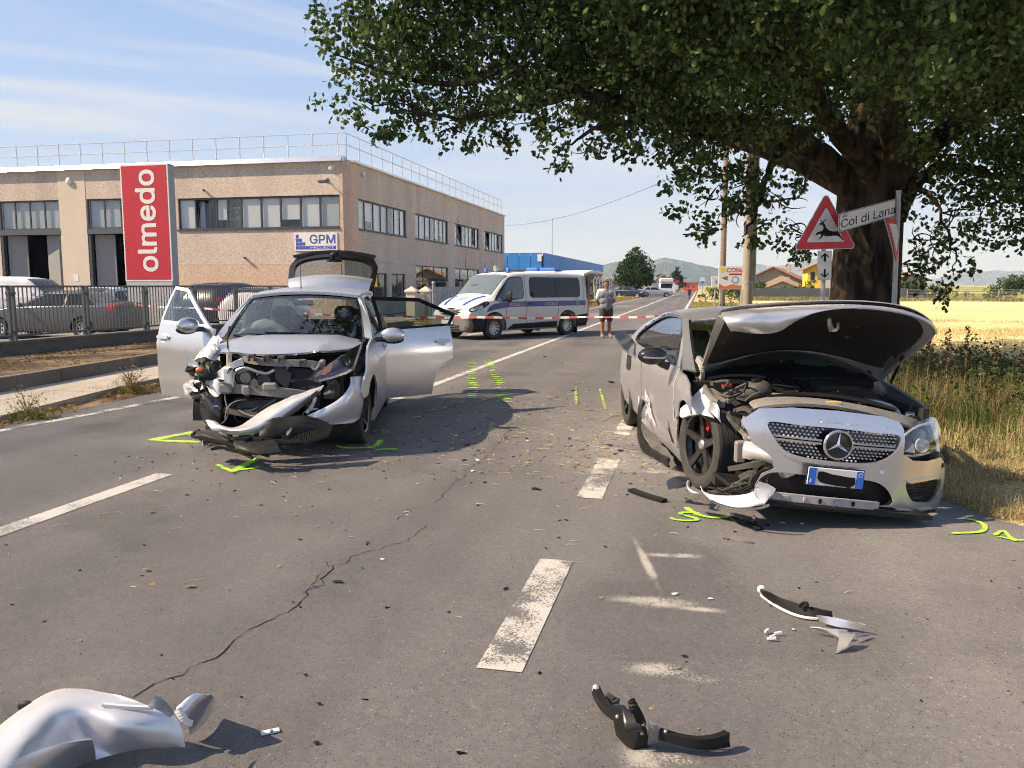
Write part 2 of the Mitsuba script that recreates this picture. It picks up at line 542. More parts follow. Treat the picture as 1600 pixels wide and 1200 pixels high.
mat('gravel_panel', gravel_panel, 0.92, spec=0.2)
mat('gravel_band', gravel_band, 0.92, spec=0.2)
mat('smooth_panel', lambda p, n, uv: mix((0.54, 0.465, 0.375), (0.66, 0.575, 0.47), fbm((p.x + p.y) * 0.9, p.z * 0.5, 3.0, 4)), 0.9, spec=0.2)


def bark(p, n, uv):
    a = fbm(p.x * 9, p.y * 9, p.z * 1.6, 4)
    return mix((0.018, 0.014, 0.011), (0.075, 0.058, 0.044), smoothstep(0.32, 0.68, a))


mat('bark', bark, 0.95, spec=0.15, bump=lambda p, n, uv: fbm(p.x * 11, p.y * 11, p.z * 2.2, 4), bump_scale=0.07)


def rust_steel(p, n, uv):
    a = fbm(p.x * 3, p.y * 3, p.z * 3, 4)
    return mix((0.30, 0.31, 0.32), (0.44, 0.45, 0.46), a)


mat('galvanised', rust_steel, 0.5, metal=0.35, spec=0.5)
mat('pole_concrete', lambda p, n, uv: mix((0.25, 0.225, 0.19), (0.40, 0.36, 0.30), fbm(p.x * 4, p.y * 4, p.z * 2, 4)), 0.9)
mat('pole_wood', lambda p, n, uv: mix((0.17, 0.13, 0.09), (0.27, 0.21, 0.15), fbm(p.x * 12, p.y * 12, p.z * 0.8, 4)), 0.9)


def silver(p, n, uv):
    d = fbm(p.x * 7, p.y * 7, p.z * 7, 4)
    f = noise(p.x * 900, p.y * 900, p.z * 900)
    return mix((0.61, 0.615, 0.635), (0.69, 0.695, 0.715), d) * (0.95 + 0.1 * f)


mat('silver_paint', silver, 0.29, metal=0.80, spec=0.5, coat=1.0)
mat('silver_plastic', silver, 0.34, metal=0.52, spec=0.5, coat=1.0)
mat('silver_paint_scuffed', lambda p, n, uv: mix((0.30, 0.29, 0.28), (0.60, 0.605, 0.62), smoothstep(0.30, 0.50, fbm(p.x * 9, p.y * 9, p.z * 14, 5))), 0.42, metal=0.35, spec=0.5, coat=0.4)
mat('white_paint', (0.62, 0.63, 0.64), 0.3, spec=0.5, coat=0.7)
mat('white_plastic', (0.66, 0.655, 0.63), 0.5)
mat('grey_paint', (0.115, 0.118, 0.122), 0.3, metal=0.4, spec=0.5, coat=0.9)
mat('dark_paint', (0.022, 0.024, 0.03), 0.25, spec=0.5, coat=1.0)
mat('blue_paint', (0.018, 0.03, 0.075), 0.25, spec=0.5, coat=1.0)
mat('pale_silver_paint', (0.40, 0.43, 0.47), 0.3, metal=0.5, spec=0.5, coat=0.8)
mat('police_blue', (0.025, 0.055, 0.27), 0.35, spec=0.5, coat=0.5)
mat('gloss_black', (0.012, 0.012, 0.013), 0.12, spec=0.6, coat=0.6)
mat('black_plastic', lambda p, n, uv: mix((0.007, 0.007, 0.008), (0.020, 0.0195, 0.019), fbm(p.x * 12, p.y * 12, p.z * 12, 3)), 0.5, spec=0.28)
mat('grey_plastic', lambda p, n, uv: mix((0.04, 0.038, 0.035), (0.12, 0.112, 0.10), fbm(p.x * 10, p.y * 10, p.z * 10, 4)), 0.6, spec=0.35)
mat('dusty_metal', lambda p, n, uv: mix((0.13, 0.118, 0.105), (0.32, 0.305, 0.285), fbm(p.x * 9, p.y * 9, p.z * 9, 4)), 0.6, metal=0.25)
mat('bare_metal', (0.55, 0.55, 0.54), 0.35, metal=0.9)
mat('chrome', (0.75, 0.75, 0.76), 0.13, metal=1.0)
mat('dark_chrome', (0.25, 0.25, 0.26), 0.25, metal=1.0)
mat('tyre', lambda p, n, uv: mix((0.026, 0.026, 0.026), (0.075, 0.071, 0.065), fbm(p.x * 14, p.y * 14, p.z * 14, 3)), 0.75, spec=0.25)
mat('black_rim', (0.035, 0.033, 0.033), 0.4, metal=0.3, spec=0.5, coat=0.3)
mat('alloy', (0.50, 0.50, 0.51), 0.35, metal=0.7)
mat('red_metal', (0.50, 0.03, 0.025), 0.4)
mat('red_lamp', (0.42, 0.015, 0.015), 0.15, coat=0.6)
mat('orange_lamp', (0.60, 0.17, 0.06), 0.25, coat=0.5)
mat('interior', (0.028, 0.028, 0.030), 0.85, spec=0.2)
mat('seat_cloth', (0.055, 0.055, 0.06), 0.9, spec=0.15)
mat('airbag', lambda p, n, uv: mix((0.48, 0.48, 0.44), (0.66, 0.66, 0.62), fbm(p.x * 12, p.y * 12, p.z * 12, 3)), 0.9, spec=0.15)
mat('airbag_teal', (0.24, 0.42, 0.42), 0.9, spec=0.15)
mat('dark_glass', (0.010, 0.012, 0.014), 0.05, spec=0.45)
mat('mid_glass', (0.05, 0.06, 0.065), 0.05, spec=0.8)
mat('radiator', (0.022, 0.024, 0.034), 0.7, bump=lambda p, n, uv: dr.sin(p.z * 900) * 0.5 + 0.5, bump_scale=0.002)
scene['pane'] = {'type': 'thindielectric', 'int_ior': 1.5}
scene['tinted_pane'] = {'type': 'thindielectric', 'int_ior': 1.5, 'specular_transmittance': rgb((0.45, 0.52, 0.50))}
scene['privacy_pane'] = {'type': 'thindielectric', 'int_ior': 1.52, 'specular_transmittance': rgb((0.10, 0.11, 0.115))}
scene['clear_lens'] = {'type': 'thindielectric', 'int_ior': 1.45}
mat('fence_steel', (0.085, 0.098, 0.108), 0.5, metal=0.2)
mat('window_frame', (0.045, 0.05, 0.058), 0.5)
mat('blind', (0.52, 0.55, 0.55), 0.85)
mat('blind_dim', (0.34, 0.38, 0.39), 0.85)
mat('door_leaf', (0.27, 0.27, 0.265), 0.7)
mat('dark_room', (0.03, 0.028, 0.026), 0.95, spec=0.1)
mat('amber_room', lambda p, n, uv: mix((0.05, 0.045, 0.035), (0.62, 0.40, 0.08), smoothstep(0.45, 0.55, fbm((p.x + p.y) * 0.5, p.z * 0.7, 2.0, 2))), 0.9)
mat('roof_metal', (0.66, 0.66, 0.65), 0.28, metal=0.6)
mat('edge_metal', (0.82, 0.82, 0.82), 0.17, metal=1.0, bump=lambda p, n, uv: fbm((p.x + p.y) * 2.2, p.z * 6, 1.0, 2), bump_scale=0.004)
mat('rail_steel', (0.52, 0.53, 0.55), 0.45, metal=0.2)
mat('sign_red', (0.46, 0.028, 0.045), 0.45, spec=0.4)
mat('sign_white', (0.70, 0.70, 0.68), 0.5, spec=0.4)
mat('sign_grey', (0.42, 0.43, 0.45), 0.5)
mat('sign_blue', (0.05, 0.085, 0.40), 0.5)
mat('pylon_grey', (0.26, 0.28, 0.31), 0.5, metal=0.2)
mat('road_sign_red', (0.48, 0.022, 0.03), 0.4, spec=0.5)
mat('road_sign_white', lambda p, n, uv: mix((0.50, 0.495, 0.48), (0.66, 0.655, 0.64), fbm(p.x * 8, p.y * 8, p.z * 8, 3)), 0.45, spec=0.5)
mat('sign_black', (0.008, 0.008, 0.009), 0.7, spec=0.2)
mat('tape_red', (0.46, 0.11, 0.10), 0.5)
mat('tape_white', (0.72, 0.72, 0.72), 0.5)
mat('plate_blue', (0.03, 0.14, 0.55), 0.45)
mat('plate_white', (0.66, 0.66, 0.66), 0.45)
mat('beacon_blue', (0.06, 0.16, 0.52), 0.15, coat=0.8)
mat('headlamp_glass', (0.45, 0.48, 0.50), 0.08, metal=0.3, spec=0.8, coat=1.0)
mat('skin', (0.30, 0.165, 0.105), 0.55, spec=0.35)
mat('hair', (0.018, 0.014, 0.012), 0.7)
mat('shirt_grey', (0.19, 0.20, 0.24), 0.85)
mat('shirt_white', (0.66, 0.66, 0.68), 0.85)
mat('shorts', (0.055, 0.05, 0.052), 0.9)
mat('plaster_white', (0.62, 0.61, 0.58), 0.9)
mat('plaster_yellow', lambda p, n, uv: mix((0.62, 0.42, 0.05), (0.72, 0.52, 0.08), fbm(p.x, p.y, p.z, 3)), 0.9)
mat('plaster_grey', (0.36, 0.355, 0.35), 0.9)
mat('plaster_red', (0.50, 0.09, 0.06), 0.9)
mat('plaster_tan', (0.42, 0.34, 0.26), 0.9)
mat('roof_tile', lambda p, n, uv: mix((0.20, 0.095, 0.055), (0.34, 0.18, 0.11), fbm(p.x * 1.4, p.y * 1.4, p.z * 5, 3)), 0.9)
mat('blue_cladding', (0.035, 0.21, 0.55), 0.5)
mat('straw', (0.62, 0.50, 0.26), 0.9, spec=0.15)
mat('dead_leaf', (0.22, 0.13, 0.06), 0.9, spec=0.15)
mat('wire', (0.03, 0.03, 0.03), 0.6)
mat('hill_forest', lambda p, n, uv: mix((0.022, 0.036, 0.020), (0.085, 0.095, 0.045), smoothstep(0.46, 0.68, fbm(p.x * 0.004, p.y * 0.004, p.z * 0.006, 5))), 0.95, spec=0.05)
scene['leaf'] = {'type': 'principledthin', 'base_color': {'type': 'mesh_attribute', 'name': 'vertex_color'}, 'roughness': 0.5, 'spec_trans': 0.0, 'diff_trans': 0.50, 'eta': 1.4}
scene['blade'] = {'type': 'principledthin', 'base_color': {'type': 'mesh_attribute', 'name': 'vertex_color'}, 'roughness': 0.7, 'spec_trans': 0.0, 'diff_trans': 0.5, 'eta': 1.3}
mat('twig', (0.05, 0.038, 0.028), 0.9, spec=0.15)
mat('dry_twig', (0.26, 0.19, 0.11), 0.9, spec=0.15)

# ------------------------------------------------------------------ ground, road, pavement, field, hills
def sheet(poly, z, h=None):
    """a flat sheet given in the road frame"""
    v, f = flatmesh(poly if hasattr(poly, 'geom_type') else Polygon(poly).buffer(0), h)
    return trimesh.Trimesh(np.c_[v, np.full(len(v), z)], f, process=False)


def ribbon(A, B, z0, z1):
    """a raised strip between two lines (t, s) of the road frame"""
    ts = np.unique(np.r_[[a[0] for a in A], [b[0] for b in B]])
    sa, sb = np.interp(ts, *zip(*A)), np.interp(ts, *zip(*B))
    poly = Polygon(np.r_[np.c_[sa, ts], np.c_[sb, ts][::-1]]).buffer(0)
    return trimesh.creation.extrude_polygon(poly, z1 - z0, engine='earcut').apply_translation([0, 0, z0])


KERB = [(-8, -7.25), (7.8, -7.72), (10.7, -8.33), (14, -8.7), (20, -9.1), (30, -9.2)]
PAVE_BACK = [(-8, -9.0), (9.6, -9.45), (11.4, -9.68), (14.3, -10.05), (20, -10.4), (30, -10.4)]
BED_BACK = [(-8, -12.72), (30, -12.72)]
with at(ROAD):
    struct('ground', sheet(Polygon([(-5600, -300), (6600, -300), (4900, 6900), (-7000, 6900)]), -0.10), 'terrain')
    apron = [(-0.6, 60), (-0.35, 20), (0.1, 14), (0.8, 10), (1.45, 7.5), (1.95, 6.0), (2.6, 5.3), (4.5, 4.8), (30, 4.0), (30, -14), (-7.4, -14)]
    main = [(-7.45, -14), (-7.6, 8), (-7.7, 12), (-7.6, 30), (-7.55, 420), (-0.5, 420)]
    road_poly = Polygon(main + apron)
    struct('road', sheet(road_poly, 0.0), 'asphalt')
    struct('parking_lot', sheet(sbox(-60, -14, -12.9, 110), -0.012), 'lot_asphalt')
    struct('roadside_verge', sheet(Polygon([(-7.0, -14), (-7.0, 420), (-13.2, 420), (-13.2, -14)]), -0.018), 'dirt', 'strip of dry soil and litter between road and fence')
    struct('grass_verge', sheet(Polygon([(-1.2, 3), (30, 2), (60, 12.5), (4.4, 13.5), (4.0, 420), (-1.2, 420)]), -0.022), 'verge_soil', 'dry grass verge beside the road')
    struct('stubble_field', sheet(Polygon([(3.2, 13.2), (200, 13.2), (200, 97), (3.2, 97)]), -0.045), 'stubble_soil', 'golden mown field')
    pv = thing('pavement', None, None)
    labels[pv] = {'kind': 'structure'}
    # concrete slabs of the pavement, laid one by one
    k = 0
    for t0 in np.arange(-4, 29, 2.0):
        for q in range(2):
            def lerp(t, w):
                a, b = np.interp(t, *zip(*KERB)) - .156, np.interp(t, *zip(*PAVE_BACK)) + .006
                return a + (b - a) * w
            g, w0, w1 = 0.007, q * 0.5 + 0.003, q * 0.5 + 0.497
            poly = [(lerp(t0 + g, w0), t0 + g), (lerp(t0 + 2 - g, w0), t0 + 2 - g), (lerp(t0 + 2 - g, w1), t0 + 2 - g), (lerp(t0 + g, w1), t0 + g)]
            m = trimesh.creation.extrude_polygon(Polygon(poly).buffer(0), 0.06, engine='earcut').apply_translation([0, 0, 0.01 + rng.uniform(-.003, .003)])
            part(pv, 'slab', m, 'concrete', smooth=False)
    for t0 in np.arange(-4, 29, 1.0):
        ks = lambda t: np.interp(t, *zip(*KERB))
        m = trimesh.creation.extrude_polygon(Polygon([(ks(t0 + .006), t0 + .006), (ks(t0 + .994), t0 + .994), (ks(t0 + .994) - .15, t0 + .994), (ks(t0 + .006) - .15, t0 + .006)]), 0.09, engine='earcut').apply_translation([0, 0, -0.015])
        part(pv, 'kerbstone', m, 'concrete', smooth=False)
    part(pv, 'bedding', ribbon([(t, s - .1) for t, s in KERB], [(t, s - .0) for t, s in PAVE_BACK], -0.01, 0.05), 'old_concrete', smooth=False)
    struct('flower_bed', ribbon([(t, s - 0.13) for t, s in PAVE_BACK], BED_BACK, -0.01, 0.22), 'dirt', 'raised bed of bare soil and dead leaves')
    bk = thing('bed_kerb', None, None)
    labels[bk] = {'kind': 'structure'}
    for t0 in np.arange(-4, 29, 1.0):
        ks = lambda t: np.interp(t, *zip(*PAVE_BACK)) - 0.003
        m = trimesh.creation.extrude_polygon(Polygon([(ks(t0 + .006), t0 + .006), (ks(t0 + .994), t0 + .994), (ks(t0 + .994) - .12, t0 + .994), (ks(t0 + .006) - .12, t0 + .006)]), 0.28, engine='earcut').apply_translation([0, 0, -0.005])
        part(bk, 'kerbstone', m, 'old_concrete', smooth=False)

    # painted markings
    def mark(poly, m, z=0.004, name='marking'):
        return part('road', name, sheet(poly, z), m, smooth=False)
    mark(sbox(-4.11, 10.2, -3.97, 300), 'road_paint')                   # centre line
    mark(sbox(-4.36, 1.2, -4.20, 5.95), 'road_paint')                    # dash before it
    mark(sbox(-0.85, 3.12, -0.66, 4.52), 'worn_paint')                   # edge dashes across the mouth of the side road
    mark(sbox(-0.85, 5.93, -0.66, 7.35), 'worn_paint')
    mark(sbox(-0.85, 8.6, -0.68, 10.0), 'worn_paint')
    mark(sbox(-0.85, 0.6, -0.66, 1.9), 'worn_paint')
    mark(Polygon([(-0.92, 13), (-0.72, 13), (-0.80, 46), (-0.92, 300), (-1.08, 300), (-0.98, 46)]), 'road_paint')
    mark(Polygon([(-7.0, 4), (-7.12, 4), (-7.36, 7.4), (-7.27, 8.25), (-7.15, 10.3), (-7.1, 20), (-7.1, 300), (-6.98, 300), (-6.98, 20), (-7.0, 10.3), (-7.14, 8.25), (-7.22, 7.4)]), 'worn_paint')
    # fluorescent spray marks of the survey
    def wiggle(pts, w, m='spray_paint', z=0.008, n=30, seed=0):
        c = curve([(a[0], a[1], 0) for a in pts], n)[:, :2]
        g = np.random.default_rng(seed)
        ws = w * (0.75 + 0.5 * g.random(n)) * np.r_[0.5, np.ones(n - 2), 0.5]
        d = np.gradient(c, axis=0); d /= np.linalg.norm(d, axis=1, keepdims=True) + 1e-9
        nrm = np.c_[-d[:, 1], d[:, 0]]
        quads = [Polygon([c[i] + nrm[i] * ws[i] / 2, c[i + 1] + nrm[i + 1] * ws[i + 1] / 2, c[i + 1] - nrm[i + 1] * ws[i + 1] / 2, c[i] - nrm[i] * ws[i] / 2]).buffer(0.003) for i in range(n - 1)]
        mark(shapely.union_all(quads).buffer(0), m, z, 'spray_mark')
        halo = shapely.union_all(quads).buffer(w * 0.45).buffer(0)
        if w > 0.035: mark(halo, 'spray_thin', z - 0.003, 'spray_mark')
    wiggle([(-5.197, 7.75), (-5.277, 7.5), (-5.347, 7.265)], 0.07, seed=1)
    wiggle([(-5.347, 7.265), (-5.103, 7.248), (-4.846, 7.271)], 0.05, seed=2)
    wiggle([(-3.849, 6.675), (-3.816, 6.381), (-3.762, 6.139)], 0.045, seed=3)
    wiggle([(-4.046, 6.356), (-3.897, 6.233), (-3.772, 6.136)], 0.035, seed=4)
    wiggle([(-3.804, 6.179), (-3.709, 6.25), (-3.642, 6.342)], 0.035, seed=5)
    wiggle([(-3.4, 7.391), (-3.209, 7.304), (-3.054, 7.403), (-3.068, 7.636), (-3.088, 7.772)], 0.04, seed=6)
    wiggle([(-2.935, 7.27), (-2.875, 7.315), (-2.781, 7.336)], 0.04, seed=7)
    wiggle([(-3.33, 8.169), (-3.323, 8.332), (-3.191, 8.2), (-3.282, 8.101)], 0.03, 'spray_thin', seed=8)
    wiggle([(-0.056, 5.817), (-0.02, 5.723), (0.065, 5.612), (0.22, 5.63)], 0.034, seed=9)
    wiggle([(-0.152, 5.531), (-0.038, 5.478), (0.023, 5.523), (-0.07, 5.613), (-0.092, 5.657), (0.032, 5.685)], 0.022, seed=10)
    wiggle([(1.771, 5.931), (1.83, 5.868), (1.833, 5.764), (1.768, 5.634), (1.673, 5.585), (1.583, 5.551)], 0.026, seed=11)
    wiggle([(1.827, 5.565), (1.918, 5.668), (1.912, 5.516), (1.971, 5.503)], 0.02, seed=12)
    wiggle([(1.834, 5.539), (1.885, 5.51), (1.916, 5.465)], 0.018, seed=13)
    # dashed tyre tracks painted on the road
    for line in ([(-4.582, 16.836), (-3.736, 13.516), (-3.33, 12.153), (-3.058, 11.024)], [(-4.369, 17.201), (-3.642, 14.622), (-3.065, 12.722), (-2.521, 10.752)]):
        c = curve([(a[0], a[1], 0) for a in line], 22)[:, :2]
        d = np.gradient(c, axis=0); d /= np.linalg.norm(d, axis=1, keepdims=True)
        for i in range(len(c)):
            w = 0.05 + 0.03 * rng.random()
            wiggle([c[i] + np.array([-w, 0.0]), c[i] + np.array([0, .02]), c[i] + np.array([w, 0.0])], 0.05, 'spray_thin' if i % 3 == 0 else 'spray_paint', n=5, seed=20 + i)
    for seg in ([(-2.701, 16.657), (-2.557, 16.403), (-2.441, 16.152)], [(-2.092, 14.3), (-1.969, 14.222), (-1.826, 14.149)], [(-1.897, 13.255), (-1.824, 13.18), (-1.764, 13.193)], [(-1.343, 10.195), (-1.288, 10.262), (-1.219, 10.223)], [(-1.031, 9.948), (-0.975, 9.858), (-0.935, 9.918)],
                [(-1.818, 12.574), (-1.688, 11.679), (-1.507, 10.495)], [(-1.436, 12.416), (-1.284, 11.422), (-1.122, 10.355)]):
        wiggle(seg, 0.032, 'spray_thin', n=10, seed=60)
    for seg in ([(-3.152, 10.243), (-3.104, 10.374), (-3.048, 10.634)], [(-3.131, 9.903), (-3.102, 10.079), (-3.022, 10.155)], [(-3.281, 9.598), (-3.222, 9.718), (-3.21, 9.886)], [(-3.268, 9.098), (-3.227, 9.204), (-3.214, 9.305)], [(-2.89, 10.544), (-2.838, 10.745), (-2.807, 11.08)]):
        wiggle(seg, 0.034, 'spray_thin', n=8, seed=61)

    # the long crack and its branches
    def crack(pts, w, seed):
        g = np.random.default_rng(seed)
        p = np.array(pts, float)
        q = [p[0]]
        for a, b in zip(p[:-1], p[1:]):
            n = max(2, int(np.linalg.norm(b - a) / 0.045))
            d = (b - a) / np.linalg.norm(b - a)
            for i in range(1, n + 1):
                q.append(a + (b - a) * i / n + np.array([-d[1], d[0]]) * g.normal(0, 0.016))
        q = np.array(q)
        ws = 0.55 * w * g.uniform(0.25, 1.3, len(q))
        parts = [LineString([q[i], q[i + 1]]).buffer(ws[i] / 2, cap_style='round', quad_segs=2) for i in range(len(q) - 1)]
        mark(shapely.union_all(parts), 'crack', 0.003, 'crack')
    crack([(-2.055, 2.602), (-2.032, 2.711), (-1.979, 2.864), (-1.928, 3.027), (-1.956, 3.153), (-1.947, 3.311), (-1.879, 3.488), (-1.892, 3.714), (-1.931, 3.941), (-1.921, 4.206), (-1.851, 4.455), (-1.712, 4.676), (-1.695, 5.031)], 0.011, 1)
    crack([(-1.932, 5.1), (-1.93, 5.345), (-1.809, 5.547), (-1.841, 5.963), (-1.878, 6.636), (-1.858, 7.327), (-1.938, 8.326), (-2.052, 9.137)], 0.009, 2)
    crack([(-1.892, 3.714), (-1.997, 4.08), (-1.94, 4.292)], 0.006, 3)

# hills behind the plain
def hill(name, line, y, depth, seed, label):
    """a wooded ridge: line = [(x, height)] of its crest, at distance y"""
    xs = np.linspace(line[0][0], line[-1][0], 160)
    crest = PchipInterpolator(*zip(*line))(xs)
    vs = np.linspace(-1, 1, 25)
    g = np.zeros((160, 25, 3))
    for j, v in enumerate(vs):
        prof = (1 - abs(v)) ** 0.8 if v < 0 else (1 - v) ** 1.2
        g[:, j] = np.c_[xs * (1 + v * depth / y), np.full(160, y + v * depth), crest * prof]
    w = meshkit.fbm(g / 260.0, 4, seed) - 0.5
    g[:, :, 2] = np.maximum(-5, g[:, :, 2] * (1 + 0.45 * w) + 10 * (meshkit.fbm(g / 45.0, 2, seed + 3) - 0.5) * (crest[:, None] > 5))
    one(name, gridmesh(g), 'hill_forest', label, 'hill', smooth=True)
    labels[name]['kind'] = 'structure'
    del labels[name]['category']

# ------------------------------------------------------------------ foliage
LEAF = np.array([(0, 0), (.16, .16), (.30, .22), (.20, .34), (.42, .50), (.24, .60), (.36, .76), (.14, .84), (0, 1.0),
                 (-.14, .84), (-.36, .76), (-.24, .60), (-.42, .50), (-.20, .34), (-.30, .22), (-.16, .16)]) * [0.95, 1]
LEAF_T = np.array(trimesh.creation.triangulate_polygon(Polygon(LEAF), engine='earcut')[1])
SIMPLE = np.array([(0, 0), (.34, .45), (0, 1.0), (-.34, .45)])
SIMPLE_T = np.array([[0, 1, 2], [0, 2, 3]])


def unit(v): return v / (np.linalg.norm(v, axis=-1, keepdims=True) + 1e-12)


def leaves(pos, size, g, shape='simple', up=0.5, out=None, tint=((0.045, 0.085, 0.02), (0.09, 0.14, 0.03)), droop=0.0):
    """one small bent face per leaf; returns (mesh, colour per vertex)"""
    S, Tt = (LEAF, LEAF_T) if shape == 'oak' else (SIMPLE, SIMPLE_T)
    n = len(pos)
    nrm = unit(g.normal(size=(n, 3)) + np.array([0, 0, up * 2.0]))
    d = unit(g.normal(size=(n, 3)) + (0 if out is None else out) + np.array([0, 0, -droop]))
    d = unit(d - nrm * np.sum(d * nrm, 1, keepdims=True))
    w = np.cross(d, nrm)
    sz = size * g.uniform(0.65, 1.25, n)
    bend = 0.22 * np.abs(S[:, 0]) + 0.12 * S[:, 1] ** 2
    v = pos[:, None] + sz[:, None, None] * (S[None, :, :1] * w[:, None] + S[None, :, 1:] * d[:, None] - bend[None, :, None] * nrm[:, None])
    f = (Tt[None] + (np.arange(n) * len(S))[:, None, None]).reshape(-1, 3)
    k = g.random((n, 1)) ** 1.6
    col = (1 - k) * np.array(tint[0]) + k * np.array(tint[1])
    col *= g.uniform(0.8, 1.2, (n, 1))
    return trimesh.Trimesh(v.reshape(-1, 3), f, process=False), np.repeat(col, len(S), 0)


def in_blobs(blobs, density, g, shell=0.45):
    """points in a set of balls (x, y, z, r), fuller towards the outside, in small sprigs"""
    P, O = [], []
    for x, y, z, r in blobs:
        n = max(5, int(density * 4.19 * r ** 3 / 14))
        d = unit(g.normal(size=(n, 3)))
        rad = r * g.random((n, 1)) ** shell
        wob = 0.75 + 0.5 * meshkit.fbm(d * 1.7 + np.array([x, y, z]), 2, 5)[:, None]
        c = np.array([x, y, z]) + d * rad * wob * np.array([1, 1, 0.85])
        k = 14
        off = g.normal(size=(n, k, 3)) * 0.088 * min(1.0, 0.5 + r * 0.5)
        P.append((c[:, None] + off).reshape(-1, 3)); O.append(np.repeat(d, k, 0) + off.reshape(-1, 3) * 4)
    return np.vstack(P), np.vstack(O)


def limb(pts, r0, r1, n=10, steps=14, wob=0.06, seed=0):
    c = curve(pts, steps)
    g = np.random.default_rng(seed)
    c[1:-1] += g.normal(0, wob, c[1:-1].shape) * np.linspace(.3, 1, steps - 2)[:, None]
    return tube(c, np.linspace(r0, r1, steps), n)


